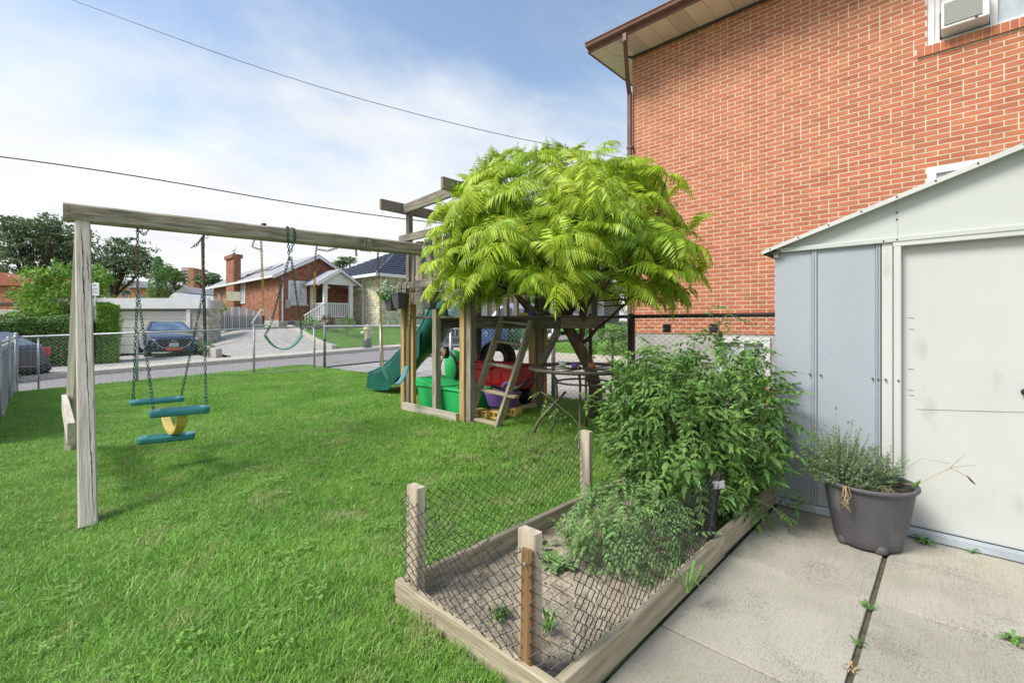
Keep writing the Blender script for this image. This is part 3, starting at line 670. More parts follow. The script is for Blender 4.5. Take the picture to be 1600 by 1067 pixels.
hbox('foundation', (-2.80, YW + 0.012, 1.17), (-2.12, 17, ZB), m_found)
hbox('foundation', (-2.80, YW + 0.012, -0.2), (-2.12, 17, 0.62), m_found)
# bricks: real stretchers in running bond with stray headers
bl, bh, jt = 0.220, 0.0548, 0.0132
def brick_wall():
    random.seed(3); rows = []; course = bh + jt; n = int((ZT - ZB) / course)
    for r in range(n):
        z = ZB + jt * 0.5 + r * course; x = XC - (0 if r % 2 else 0.116)
        pend = 0
        while x < 2.6:
            L = bl
            if pend: L = bl / 2 - jt / 2; pend = 0
            elif rnd(0, 1) < 0.07: L = bl / 2 - jt / 2; pend = 1
            x0, x1 = max(x, XC), x + L; x = x1 + jt
            if x1 - x0 < 0.03: continue
            cut = False; segs = [(x0, x1)]
            for (a, b, c, d) in wins + [(-0.33, 1.7, 4.85, 4.98)]:
                if z + bh > c + .005 and z < d - .005:
                    ns = []
                    for (s, e) in segs:
                        if e <= a or s >= b: ns.append((s, e))
                        else:
                            if s < a - 0.03: ns.append((s, a))
                            if e > b + 0.03: ns.append((b, e))
                    segs = ns
            for s, e in segs:
                if e - s > 0.02: rows.append((s, e, z))
    sh = {}
    def px_of(s, e, z):
        c = Vector(((s + e) / 2, YW, z)); d = -SR * c.x + CR * c.y; r = CR * c.x + SR * c.y
        if abs(r / d) > 1.1 or (c.z - CH) / d > 0.70: return 0
        hid = c.z < 1.97 + 0.33 * (c.x + 1.01) * 1 and c.x > -1.8 and False
        # hidden behind the shed roof line?
        k = r / d; dsh = 4.07 / (SR * k + CR); xs = CR * k * dsh - SR * dsh; zs = CH + (c.z - CH) / d * dsh
        if xs > -1.05 and zs < 1.98 + 0.33 * (xs + 1.01): return 0
        return (e - s) * abs(CR + SR * r / d) / d
    rows.sort(key=lambda t: -px_of(*t))
    rest = MB()
    for i, (s, e, z) in enumerate(rows):
        pr = rnd(0, 0.002)
        if i < 300:
            key = round(e - s, 3)
            if key not in sh:
                mb = MB(); l = key / 2; mb.box((-l, 0, 0), (l, 0.05, bh)); sh[key] = mb.mesh('brick', m_brick)
            inst('brick', sh[key], Matrix.Translation(((s + e) / 2, YW - 0.0055 + pr, z)), house)
        else: rest.box((s, YW - 0.0055 + pr, z), (e, YW + 0.04, z + bh))
    rest.build('brickwork', m_brick, house, kind='stuff', fixn=False)
brick_wall()
# rowlock sill
for i in range(27):
    x = -0.33 + i * 0.0755
    hbox('sill_brick', (x, YW - 0.035, 4.862), (x + 0.066, YW + 0.04, 4.976), m_brick)
hbox('sill_mortar', (-0.33, YW - 0.028, 4.868), (1.70, YW + 0.05, 4.970), m_mortar)
# eaves: fascia, gutter, soffit panels
EO, EL = 0.70, 0.52
yE, xE = YW - EO, XC - EL
x = xE
k = 0
while x < 3.2:
    x1 = x + 0.30
    y1 = YW if x >= XC - 0.02 else YW
    mb = MB(); a = x + 0.003; b = x1 - 0.003
    # mitre on the corner panels
    ya = YW + 0.02 if a >= XC else YW - (XC - a) * (EO / EL); yb = YW + 0.02 if b >= XC else YW - (XC - b) * (EO / EL)
    if max(ya, yb) > yE + 0.02:
        mb.prism([(a, yE + 0.01), (b, yE + 0.01), (b, yb), (a, ya)], 'z', ZT, ZT + 0.012)
        mb.build('soffit_panel', m_soffitp if k % 3 == 2 else m_soffit, house)
    x = x1; k += 1
y = yE
while y < 12:
    y1 = y + 0.30; mb = MB(); a = y + .003; b = y1 - .003
    xa = XC if a >= YW else XC - (YW - a) * (EL / EO); xb = XC if b >= YW else XC - (YW - b) * (EL / EO)
    mb.prism([(xE + .01, a), (max(xa, xE + .011), a), (max(xb, xE + .011), b), (xE + .01, b)], 'z', ZT - 0.001, ZT + 0.011); mb.build('soffit_panel', m_soffit, house); y = y1
hbox('soffit_trim', (XC, YW - 0.05, ZT - 0.03), (3.2, YW - 0.005, ZT - 0.002), m_wooddark)
gut = [(yE, ZT - 0.005), (yE, ZT + 0.05), (yE - 0.02, ZT + 0.06), (yE - 0.09, ZT + 0.075), (yE - 0.10, ZT + 0.13), (yE - 0.115, ZT + 0.135), (yE - 0.115, ZT + 0.15), (yE + 0.02, ZT + 0.15), (yE + 0.02, ZT - 0.005)]
mb = MB(); mb.prism(gut, 'x', xE - 0.02, 3.4); mb.build('gutter', m_brown, house)
mb = MB(); mb.prism([(xE - 0.02, ZT - 0.01), (xE + .012, ZT - .01), (xE + .012, ZT + 0.14), (xE - 0.02, ZT + 0.14)], 'y', yE - 0.02, 17.5); mb.build('fascia', m_brown, house)
mb = MB(); zr = ZT + 0.155
mb.add([(xE - .04, yE - .04, zr), (7.6, yE - .04, zr), (7.6, 17.6, zr), (xE - .04, 17.6, zr), (0.2, 12, zr + 1.6), (3, 12, zr + 1.6)], [(0, 1, 5, 4), (1, 2, 5), (2, 3, 4, 5), (3, 0, 4), (0, 3, 2, 1)])
mb.build('roof', m_wooddark, house)
dp = MB(); px_ = -4.45
pts = [(-4.17 - .0, yE - 0.05, ZT - 0.0), (-4.17, yE - 0.05, ZT - 0.12), (-4.42, YW - 0.22, ZT - 0.52), (-4.47, YW - 0.06, ZT - 0.72)]
for a, b in zip(pts, pts[1:]): dp.bar(a, Vector(b) + (Vector(b) - Vector(a)).normalized() * 0.02, 0.075, 0.06)
dp.bar((-4.47, YW - 0.055, ZT - 0.68), (-4.47, YW - 0.055, 0.3), 0.075, 0.065, up=(0, 1, 0))
d_ = dp.build('downpipe', m_brown, house, bevel=0.006)
for z in (4.75, 2.6): hbox('pipe_strap', (-4.52, YW - 0.10, z), (-4.40, YW - 0.0, z + 0.03), m_brown, d_)
# upper window with air conditioner
uw = hbox('window', (-0.235, YW + 0.02, 4.98), (-0.165, YW + 0.12, 6.35), m_white)
hbox('window_frame', (-0.165, YW + 0.03, 4.98), (1.55, YW + 0.12, 5.03), m_white, uw)
hbox('window_frame', (0.335, YW + 0.03, 5.03), (0.40, YW + 0.12, 6.30), m_white, uw)
hbox('window_frame', (-0.165, YW + 0.04, 5.03), (-0.115, YW + 0.12, 6.30), m_white, uw)
hbox('window_frame', (-0.165, YW + 0.03, 6.30), (1.55, YW + 0.12, 6.35), m_white, uw)
hbox('pane', (-0.115, YW + 0.09, 5.40), (0.335, YW + 0.10, 6.30), mat('white_board', (0.80, 0.80, 0.78), (0.74, 0.74, 0.72), 0.3, 2, bump=0), uw)
hbox('pane', (0.40, YW + 0.08, 5.03), (1.55, YW + 0.09, 6.30), m_paleglass, uw)
ac = empty('air_conditioner', (0.1, YW - 0.05, 5.04), 'boxy white window air conditioner with ribbed grille in the upper window', 'air conditioner')
mb = MB(); mb.box((-0.10, YW - 0.20, 5.05), (0.325, YW + 0.25, 5.385)); mb.build('casing', m_white, ac, bevel=0.012)
mb = MB(); mb.box((-0.072, YW - 0.206, 5.085), (0.262, YW - 0.2005, 5.362)); acg = mb.build('grille', mat('ac_grille', (0.40, 0.40, 0.36), (0.34, 0.34, 0.30), 0.6, 3, bump=0), ac)
mb = MB()
for i in range(15): mb.box((-0.07, YW - 0.214, 5.092 + i * 0.018), (0.26, YW - 0.2065, 5.099 + i * 0.018))
mb.build('grille_slats', m_shedwhite, acg, kind='stuff')
mb = MB(); mb.box((0.20, YW - 0.21, 5.064), (0.225, YW - 0.2005, 5.077)); mb.build('knob', m_toyblack, ac)
mb = MB(); mb.box((-0.114, YW + 0.0, 5.04), (-0.1005, YW + 0.05, 5.36)); mb.build('side_gap', m_toyblack, ac)
# lower window
lw = hbox('window', (-0.235, YW - 0.01, 3.33), (1.4, YW + 0.12, 3.42), m_white)
hbox('window_frame', (-0.235, YW - 0.01, 2.0), (-0.145, YW + 0.12, 3.33), m_white, lw)
hbox('window_frame', (-0.145, YW + 0.03, 3.26), (1.4, YW + 0.12, 3.33), m_white, lw)
hbox('window_frame', (-0.145, YW + 0.03, 2.0), (-0.09, YW + 0.12, 3.26), m_white, lw)
hbox('pane', (-0.09, YW + 0.07, 2.0), (1.4, YW + 0.08, 3.26), m_glass, lw)
# basement window
bw = hbox('window', (-2.86, YW - 0.03, 1.10), (-2.06, YW + 0.05, 1.19), m_white)
hbox('window_frame', (-2.86, YW - 0.03, 0.56), (-2.77, YW + 0.05, 1.10), m_white, bw)
hbox('window_frame', (-2.15, YW - 0.03, 0.56), (-2.06, YW + 0.05, 1.10), m_white, bw)
hbox('window_frame', (-2.77, YW - 0.03, 0.56), (-2.15, YW + 0.05, 0.64), m_white, bw)
hbox('window_frame', (-2.50, YW - 0.02, 0.64), (-2.44, YW + 0.05, 1.10), m_white, bw)
hbox('pane', (-2.77, YW + 0.03, 0.64), (-2.50, YW + 0.04, 1.10), m_paleglass, bw)
hbox('pane', (-2.44, YW + 0.03, 0.64), (-2.15, YW + 0.04, 1.10), m_paleglass, bw)

# ============================================================ GARDEN SHED
YS = 4.07; XS = -1.01; SW = 3.0; ze = 1.955
def sx(px): return onY(px, 500, YS).x
shed = empty('garden_shed', (XS, YS, 0), 'metal garden shed with blue grey corner panel and cream sliding door', 'shed')
def sbox(name, x0, x1, y0, y1, z0, z1, m, parent=shed, bev=0.003, label=None):
    mb = MB(); mb.box((x0, y0, z0), (x1, y1, z1)); return mb.build(name, m, parent, bevel=bev, label=label)
xr1a, xr1b, xr2a, xr2b, xj0, xj1 = sx(1268), sx(1277.5), sx(1368), sx(1377), sx(1378), sx(1409)
sbox('wall_panel', XS, xr1a, YS, YS + 0.02, 0.06, ze, m_shedblue, label='narrow blue grey corner panel')
sbox('wall_panel', xr1b, xr2a, YS, YS + 0.02, 0.06, ze + 0.02, m_shedblue, label='wide blue grey panel beside the door')
for a, b, nm in ((xr1a, xr1b, 'rib'), (xr2a, xr2b, 'rib')):
    mb = MB(); pr = [(a, YS + .004), (a + .006, YS - .012), ((a + b) / 2 - .004, YS - .012), ((a + b) / 2, YS - .004), ((a + b) / 2 + .004, YS - .012), (b - .006, YS - .012), (b, YS + .004), (b, YS + .02), (a, YS + .02)]
    mb.prism(pr, 'z', 0.06, ze + 0.01); mb.build('panel_rib', m_shedblue, shed)
j1 = xj0 + (xj1 - xj0) * 0.55
sbox('door_jamb', xj0, j1, YS - 0.012, YS + 0.02, 0.06, ze + 0.02, m_shedwhite)
mb = MB(); mb.prism([(j1 + .002, YS + .004), (j1 + .008, YS - .022), (xj1 - .004, YS - .022), (xj1, YS + .01), (xj1, YS + .03), (j1 + .002, YS + .03)], 'z', 0.06, ze - 0.005); mb.build('door_jamb', m_shedwhite, shed)
sbox('door_header', xj1 - 0.045, XS + SW - 0.25, YS - 0.024, YS + 0.02, 1.925, 1.985, m_shedwhite)
dr = sbox('door', xj1 - 0.01, 0.75, YS + 0.035, YS + 0.055, 0.055, 1.955, m_shedcream)
sbox('door', 0.752, XS + SW - 0.25, YS + 0.035, YS + 0.055, 0.055, 1.955, m_shedcream)
# crease and dents on the door
mb = MB(); a = onY(1432, 639, YS + .035); b = onY(1600, 655, YS + .035); mb.bar((a.x, YS + .034, a.z), (b.x + .3, YS + .034, 0.905), 0.003, 0.004); mb.build('door_crease', mat('shed_shadow_line', (0.40, 0.41, 0.37), None, 0.6, bump=0), dr)
mb = MB()
for px, py, l in ((1418, 496, 11), (1420, 514, 8), (1419, 576, 9), (1419, 609, 8), (1420, 617, 9)):
    p = onY(px, py, YS + .034); q = onY(px + l, py + 1, YS + .034); mb.bar(p, q, 0.003, 0.003)
mb.build('door_scratches', mat('shed_scratch', (0.22, 0.22, 0.2), None, 0.6, bump=0), dr)
p = onY(1598, 612, YS + .02); mb = MB(); mb.tube([(p.x + .01, YS + .036, p.z), (p.x + .01, YS + .0, p.z)], 0.018, 12); mb.build('handle', m_toyblack, dr)
# gable
slope = 0.345
def roofz(x): return ze + 0.03 + slope * (x - XS) if x < XS + SW / 2 else ze + 0.03 + slope * (XS + SW - x)
xm = XS + SW / 2
mb = MB(); mb.prism([(XS, ze + 0.01), (XS + SW, ze + 0.01), (XS + SW, ze + .03), (xm, roofz(xm)), (XS, ze + .03)], 'y', YS - 0.004, YS + 0.02)
mb.build('gable_panel', m_shedgable, shed)
mb = MB(); mb.prism([(XS - .0, ze + 0.0), (XS + SW, ze + 0.0), (XS + SW, ze + 0.035), (XS + .02, ze + 0.035)], 'y', YS - 0.03, YS - .0045); mb.build('gable_trim', m_shedgable, shed, bevel=0.004)
mb = MB(); mb.bar((sx(1402), YS - .006, ze + .04), (sx(1402), YS - .006, roofz(sx(1402)) - .005), 0.004, 0.003, up=(0, 1, 0)); mb.build('gable_seam', m_shedgable, shed)
# roof
for s, (xa, xb) in enumerate(((XS - 0.075, xm), (XS + SW + 0.075, xm))):
    za = ze + 0.03 - slope * 0.075; zb = roofz(xm); t = 0.012
    mb = MB(); mb.prism([(xa, za), (xb, zb), (xb, zb + t), (xa, za + t)], 'y', YS - 0.06, 6.05); rf = mb.build('roof', m_shedgable, shed)
    mb = MB(); mb.prism([(xa, za - .012), (xb, zb - .018), (xb, zb + t + .004), (xa, za + t + .004)], 'y', YS - 0.075, YS - 0.061); mb.build('roof_trim', m_shedwhite, rf)
    if s == 0:
        mb = MB(); mb.prism([(xa + .005, za - .012), (xa + .12, za - .012), (xa + .12, za + .012), (xa + .005, za)], 'y', YS - 0.055, 6.0); mb.build('eave_trim', m_wooddark, rf)
        mb = MB()
        for i in range(9):
            x = xa + .06 + i * 0.19; z = za + slope * (x - xa) + .004; mb.tube([(x, YS - .074, z), (x, YS - .08, z)], 0.005, 8)
        mb.build('roof_screws', m_screw, rf)
sbox('eave_bracket', XS - .002, XS + .03, YS - .03, YS - .004, ze - .035, ze - .002, m_shedwhite)
# sill, sides, screws
sbox('door_track', sx(1235), XS + SW, YS - 0.035, YS + 0.02, 0.004, 0.056, m_track)
sbox('base_rail', XS - .0, sx(1235) - .001, YS - 0.02, YS + 0.02, 0.004, 0.058, m_track)
sbox('side_wall', XS, XS + 0.015, YS + 0.022, 6.0, 0.0, ze, m_shedblue); sbox('side_wall', XS + SW - .015, XS + SW, YS + .022, 6.0, 0, ze, m_shedblue)
sbox('back_wall', XS + .016, XS + SW - .016, 5.98, 6.0, 0, ze, m_shedblue)
mb = MB(); mb.prism([(XS, ze + 0.0), (XS + SW, ze + 0.0), (xm, roofz(xm) - .02)], 'y', 5.985, 5.998); mb.build('gable_panel', m_shedgable, shed)
for px, py in ((1265, 584.5), (1282, 586), (1363, 591.5), (1372, 592.5), (1384, 593), (1404, 594.5), (1361, 379), (1381, 377.5), (1402, 375), (1401, 332), (1401, 342.5), (1205, 395)):
    p = onY(px, py, YS - 0.02); yy = YS - 0.014 if py > 400 else YS - .012
    if py < 350: yy = YS - .006
    if px > 1380 and py > 360: yy = YS - .026
    mb = MB(); mb.tube([(p.x, yy + .01, p.z), (p.x, yy - .004, p.z)], 0.006, 8); mb.build('screw', m_screw, shed)
# ============================================================ GARDEN BED
random.seed(21)
bed = empty('garden_bed', (-1.5, 1.28, 0), 'raised vegetable bed of weathered planks beside the concrete patio', 'garden bed')
BX0, BX1, BY0, BY1 = -2.007, -0.997, 1.277, 4.05; PH = 0.137
plank('plank', (BX0 + .0, BY0 + .02, PH / 2 - .005), (BX1 - .0, BY0 + .02, PH / 2 - .005), 0.04, PH + .01, m_bedwood, bed)
plank('plank', (BX0 + .02, BY0 + .042, PH / 2 - .002), (BX0 + .02, 2.78, PH / 2 - .002), 0.04, PH, m_bedwood, bed)
plank('plank', (BX0 + .02, 2.784, PH / 2 - .012), (BX0 + .02, BY1, PH / 2 - .012), 0.04, PH, m_bedwood, bed)
plank('plank', (BX1 - .02, BY0 + .042, PH / 2), (BX1 - .02, 2.92, PH / 2), 0.04, PH, m_bedwood, bed)
plank('plank', (BX1 - .022, 2.924, PH / 2 + .006), (BX1 - .022, BY1, PH / 2 + .006), 0.04, PH, m_bedwood, bed)
def bedz(x, y): return 0.035 + 0.02 * noise.noise(Vector((x * 4, y * 4, 0))) + 0.012 * noise.noise(Vector((x * 15, y * 15, 2))) + 0.006 * noise.noise(Vector((x * 45, y * 45, 2)))
o = patch('soil', BX0 + .03, BX1 - .03, BY0 + .03, BY1, 0, m_soil, 90, 200, fn=bedz, kind='stuff'); parent_to(o, bed)
mb = MB()
for i in range(1500):
    x, y = rnd(BX0 + .06, BX1 - .06), rnd(BY0 + .06, 3.2); s = rnd(.003, .011) * (1.6 if rnd(0, 1) < .1 else 1); z = bedz(x, y)
    mb.add([(x - s, y - s, z - s), (x + s, y - s * .8, z - s), (x + s * .7, y + s, z - s), (x - s * .9, y + s * .8, z - s), (x, y, z + s * .9)], [(0, 1, 4), (1, 2, 4), (2, 3, 4), (3, 0, 4)])
mb.build('soil_clods', m_soil, bed, kind='stuff', fixn=False)
def post(x, y, z0, z1, w, d, m, label, rot=0.0, lean=(0, 0)):
    o = plank('fence_post', (x, y, z0), (x + lean[0], y + lean[1], z1), w, d, m, None, up=(math.sin(rot), math.cos(rot), 0), bev=0.004)
    return tag(o, label, 'post', 'short wooden posts of the bed fence')
post(-1.955, 1.365, 0.02, 0.592, 0.092, 0.05, m_post, 'pale wooden post at the near left corner of the vegetable bed')
post(-1.195, 1.365, 0.02, 0.600, 0.092, 0.045, m_post, 'pale split topped post behind the dark stake at the front of the bed')
post(-2.00, 2.93, 0.02, 0.60, 0.085, 0.045, m_post, 'pale wooden post half overgrown by tomato plants at the far left of the bed')
o = plank('stake', (-1.158, 1.300, -0.1), (-1.158, 1.312, 0.555), 0.052, 0.018, m_stake, None, up=(0, 1, 0), bev=0.002); tag(o, 'dark brown wooden stake clamping the wire mesh at the front of the bed', 'stake')
mb = MB(); mb.tube([(-1.158, 1.295, .508), (-1.158, 1.2885, .508)], .005, 8); mb.build('screw_head', m_galv, o)
o = plank('fence_post', (-1.47, 3.25, 0.0), (-1.45, 3.28, 0.80), 0.06, 0.05, m_woodgrey, None, up=(0, 1, 0)); tag(o, 'grey wooden stake almost hidden inside the tomato leaves', 'post', 'short wooden posts of the bed fence')
t = empty('metal_stake', (-1.05, 2.79, 0.1), 'black metal stake with a silver clip at the bed edge', 'stake')
mb = MB(); mb.bar((-1.05, 2.78, 0.02), (-1.005, 2.87, 0.52), 0.03, 0.012, up=(0, 1, 0)); mb.bar((-1.045, 2.77, 0.02), (-1.0, 2.86, 0.52), 0.008, 0.02, up=(0, 1, 0)); mb.build('rod', m_wireblk, t)
mb = MB(); mb.bar((-1.03, 2.83, 0.445), (-.98, 2.87, 0.455), 0.02, 0.045); mb.build('clip', m_galv, t, bevel=.004)
# black vinyl mesh in three runs
wm = empty('wire_mesh_fence', (-1.5, 1.3, 0.1), 'black vinyl chain link mesh wrapped round the vegetable bed', 'wire fence')
chainlink('mesh_panel', (-1.99, 1.30), (-1.175, 1.285), lambda t: 0.06 + 0.03 * math.sin(t * 9), lambda t: 0.555 - 0.03 * math.sin(PI * t), 0.068, 0.0023, m_wireblk, wm, 4, 0.007, top=0.012, bow=0.003)
chainlink('mesh_panel', (-1.14, 1.292), (-1.03, 1.42), lambda t: 0.02, lambda t: 0.545 - 0.02 * t, 0.068, 0.0023, m_wireblk, wm, 4, 0.006, top=0.012, bow=0.002)
chainlink('mesh_panel', (-1.03, 1.42), (-1.02, 2.84), lambda t: 0.05 + 0.10 * ss(.1, 1, t), lambda t: 0.525 - 0.035 * math.sin(PI * t), 0.068, 0.0023, m_wireblk, wm, 4, 0.009, top=0.012, bow=0.006)
chainlink('mesh_panel', (-1.99, 1.335), (-2.03, 2.92), lambda t: 0.13, lambda t: 0.545 - 0.05 * math.sin(PI * t) , 0.068, 0.0023, m_wireblk, wm, 4, 0.009, top=0.012, bow=0.006)

# ============================================================ TOMATOES
def tomato_leaf(seed):
    random.seed(seed); V, Fc = [], []
    def add(vs, fs):
        n = len(V); V.extend(vs); Fc.extend([tuple(i + n for i in f) for f in fs])
    L = 0.20; pts = [Vector((L * t, 0.012 * math.sin(seed + t * 3), -0.075 * t * t)) for t in (0, .3, .6, 1.0)]
    r = .0018
    for a, b in zip(pts, pts[1:]): add([a + Vector((0, -r, 0)), a + Vector((0, r, 0)), b + Vector((0, r, 0)), b + Vector((0, -r, 0))], [(0, 1, 2, 3)])
    def leaflet(base, d, l, w, droop):
        s = Vector((0, 0, 1)).cross(d).normalized(); curl = rnd(.1, .35)
        def P(t, k): return base + d * l * t + s * w * k + Vector((0, 0, -droop * t * t * l - abs(k) * curl * w * 1.2 + 0.01 * math.sin(t * 9 + k * 3) * 0.5))
        rows = [(0, 0), (.2, .85), (.33, .45), (.5, .68), (.66, .28), (.8, .30)]
        vs = [P(t, k) for t, k in rows] + [P(t, -k) for t, k in rows[1:]] + [P(1.0, 0), P(.2, 0), P(.5, 0), P(.8, 0)]
        # indices: 0 base,1-5 right,6-10 left,11 tip,12,13,14 mid
        add(vs, [(0, 1, 12), (1, 2, 12), (2, 3, 13, 12), (3, 4, 13), (4, 5, 14, 13), (5, 11, 14), (0, 12, 6), (6, 12, 7), (7, 12, 13, 8), (8, 13, 9), (9, 13, 14, 10), (10, 14, 11)])
    for t, l in ((.35, .055), (.62, .07), (.85, .06)):
        b = Vector((L * t, 0.012 * math.sin(seed + t * 3), -0.075 * t * t))
        for sgn in (-1, 1):
            d = Vector((0.55, sgn, rnd(-.25, .1))).normalized(); leaflet(b, d, l * rnd(.8, 1.2), l * .33, rnd(.3, .9))
    leaflet(pts[-1], Vector((1, rnd(-.2, .2), -.3)).normalized(), .085, .03, .6)
    me = bpy.data.meshes.new('leaf'); me.from_pydata(V, [], Fc); me.materials.append(m_tomato)
    return me, V, Fc
TL = [tomato_leaf(i) for i in range(7)]
TL_big = [t[0] for t in TL]
def tomato_plant(base, tips_fn, n, label, obj_n, stems=5, fruits=(), mtl=None, name='tomato_plant', s0=1.0, cat='tomato plant'):
    base = Vector(base); T = empty(name, base, label, cat, 'plants in the vegetable bed')
    items = []; sm = MB(); meshes = TL
    if mtl:
        meshes = []
        for me, V, Fc in TL:
            m2 = me.copy(); m2.materials.clear(); m2.materials.append(mtl); meshes.append((m2, V, Fc))
    for i in range(stems):
        e = tips_fn(1.0); mid = base.lerp(e, .5) + Vector((rnd(-.08, .08), rnd(-.08, .08), .12))
        pts = [base, base.lerp(mid, .5) + Vector((0, 0, .05)), mid, mid.lerp(e, .55) + Vector((0, 0, .04)), e]
        sm.tube(pts, [.007, .006, .005, .004, .002], 5)
    sm.build('stem', m_tomstem, T)
    for i in range(n):
        p = tips_fn(rnd(.35, 1.0) if rnd(0, 1) < .35 else rnd(.8, 1.0)); out = (p - Vector((base.x, base.y, p.z - .15 + .3 * (p.z - base.z) * 0)))
        out.z = rnd(-.35, .35); out = out.normalized() if out.length > 1e-3 else Vector((1, 0, 0)); out += rvec() * .55; out.z -= .1
        items.append((p, orient(p - out.normalized() * .08, out, (rnd(-.3, .3), rnd(-.3, .3), 1), s0 * rnd(.60, 1.05)), random.randrange(len(meshes))))
    items.sort(key=lambda t: (t[0] - Vector((0, 0, CH))).length)
    # the nearest (largest in view) as leaves of their own, the rest joined
    for p, M_, k in items[:obj_n]: inst('leaf', meshes[k][0], M_, T)
    fo = MB()
    for p, M_, k in items[obj_n:]: join_inst(fo, [Vector(v) for v in meshes[k][1]], meshes[k][2], M_)
    if fo.v: fo.build('foliage', mtl or m_tomato, T, kind='stuff', fixn=False)
    for f in fruits:
        mb = MB(); r = f[3]; mb.lathe([(0.001, -r * .85), (r * .55, -r * .75), (r * .95, -r * .25), (r, .1 * r), (r * .8, r * .6), (r * .35, r * .8), (0.001, r * .68)], 14, fn=lambda a, z: 1 + .03 * math.cos(a * 5))
        o = mb.build('tomato', m_tomfruit, T, fixn=True); o.location = f[:3]; 
        parent_to(o, T)
    return T
def ell(c, r):
    C = Vector(c); Rr = Vector(r)
    def fn(k):
        v = rvec(); 
        q = C + Vector((v.x * Rr.x, v.y * Rr.y, v.z * Rr.z)) * k * (1 + .25 * noise.noise(v * 2.5 + C))
        q.z = max(q.z, .06); return q
    return fn
random.seed(33)
f1 = onY(1092, 726, 2.98); f2 = onY(1112, 843, 2.93); f3 = onY(1062, 694, 3.0); f4 = onY(976, 760, 2.9); f5 = onY(1026, 640, 3.0)
tomato_plant((-1.30, 3.05, .04), ell((-1.40, 3.12, .58), (.40, .34, .50)), 380, 'tomato plant in the middle of the bed front with a large green tomato showing', 80, 7, [(*f1, .042), (*f2, .036), (*f3, .028)])
tomato_plant((-1.65, 3.15, .04), ell((-1.66, 3.28, .70), (.36, .32, .50)), 320, 'tomato plant at the left side of the bed next to the far pale post', 60, 6, [(*f4, .03)])
tomato_plant((-1.15, 3.65, .04), ell((-1.19, 3.50, .60), (.34, .34, .56)), 380, 'tomato plant spilling over the patio edge beside the shed corner', 70, 7)
tomato_plant((-1.75, 3.75, .04), ell((-1.80, 3.72, .76), (.46, .38, .50)), 300, 'tomato plant at the back left of the bed in front of the table', 40, 6, [(*f5, .026)])
tomato_plant((-1.35, 3.95, .04), ell((-1.36, 3.84, .80), (.46, .36, .54)), 330, 'tomato plant at the back of the bed in front of the brown fence', 40, 6)
tomato_plant((-1.45, 2.50, .04), ell((-1.42, 2.52, .22), (.38, .44, .24)), 420, 'low pale leaved plant crowding the soil behind the wire mesh', 50, 6, mtl=m_paleleaf, name='bed_plant', s0=.62, cat='plant')
# long shoots leaving the mass
def shoot(base, pts, label, k=6, s0=.8, m=None):
    T = empty('tomato_shoot', base, label, 'plant shoot', 'stray tomato shoots'); mb = MB()
    P = [Vector(base)] + [Vector(p) for p in pts]
    sm = [P[0]]
    for a, b in zip(P, P[1:]): sm += [a.lerp(b, .5) + Vector((0, 0, .015)), b]
    mb.tube(sm, [.006 - .004 * i / len(sm) for i in range(len(sm))], 5); mb.build('stem', m_tomstem, T)
    for i in range(k):
        u = .3 + .7 * i / max(1, k - 1); idx = u * (len(sm) - 1); a = sm[int(idx)]; b = sm[min(int(idx) + 1, len(sm) - 1)]; p = a.lerp(b, idx % 1)
        d = (P[-1] - P[-2]).normalized() * .5 + rvec() * .9; d.z = d.z * .4
        inst('leaf', TL[i % 7][0], orient(p, d, (0, 0, 1), s0 * rnd(.7, 1.1)), T)
    return T
def dpt(px, py, d): return W(px, py, d)
shoot(dpt(1140, 600, 4.0), [dpt(1132, 540, 4.0), dpt(1118, 505, 3.95), dpt(1105, 478, 3.9)], 'tall tomato shoot rising above the brown fence rail', 7, .62)
shoot(dpt(1130, 560, 4.0), [dpt(1122, 512, 4.0), dpt(1135, 492, 3.95), dpt(1150, 497, 3.9)], 'drooping tomato shoot tip just below the fence rail', 5, .6)
shoot(dpt(960, 700, 3.9), [dpt(905, 665, 3.9), dpt(880, 640, 3.9), dpt(845, 612, 3.9)], 'long tomato shoot reaching left over the lawn towards the table', 8, .62)
shoot(dpt(980, 680, 3.8), [dpt(935, 630, 3.8), dpt(900, 615, 3.8)], 'shorter tomato shoot in front of the table', 6, .62)
shoot(dpt(1150, 640, 3.9), [dpt(1175, 585, 3.9), dpt(1195, 555, 3.85), dpt(1208, 548, 3.8)], 'tomato shoot leaning against the shed corner', 7, .62)
shoot(dpt(1200, 720, 3.35), [dpt(1225, 700, 3.3), dpt(1240, 690, 3.25), dpt(1258, 696, 3.2)], 'tomato shoot bending past the shed corner towards the pot', 7, .62)
shoot(dpt(1200, 770, 3.3), [dpt(1230, 765, 3.25), dpt(1250, 775, 3.2), dpt(1268, 786, 3.18)], 'low tomato shoot lying along the foot of the shed', 7, .55)
shoot(dpt(1170, 780, 3.2), [dpt(1200, 790, 3.15), dpt(1215, 800, 3.1), dpt(1222, 815, 3.07)], 'tomato shoot hanging over the plank onto the patio', 6, .5)
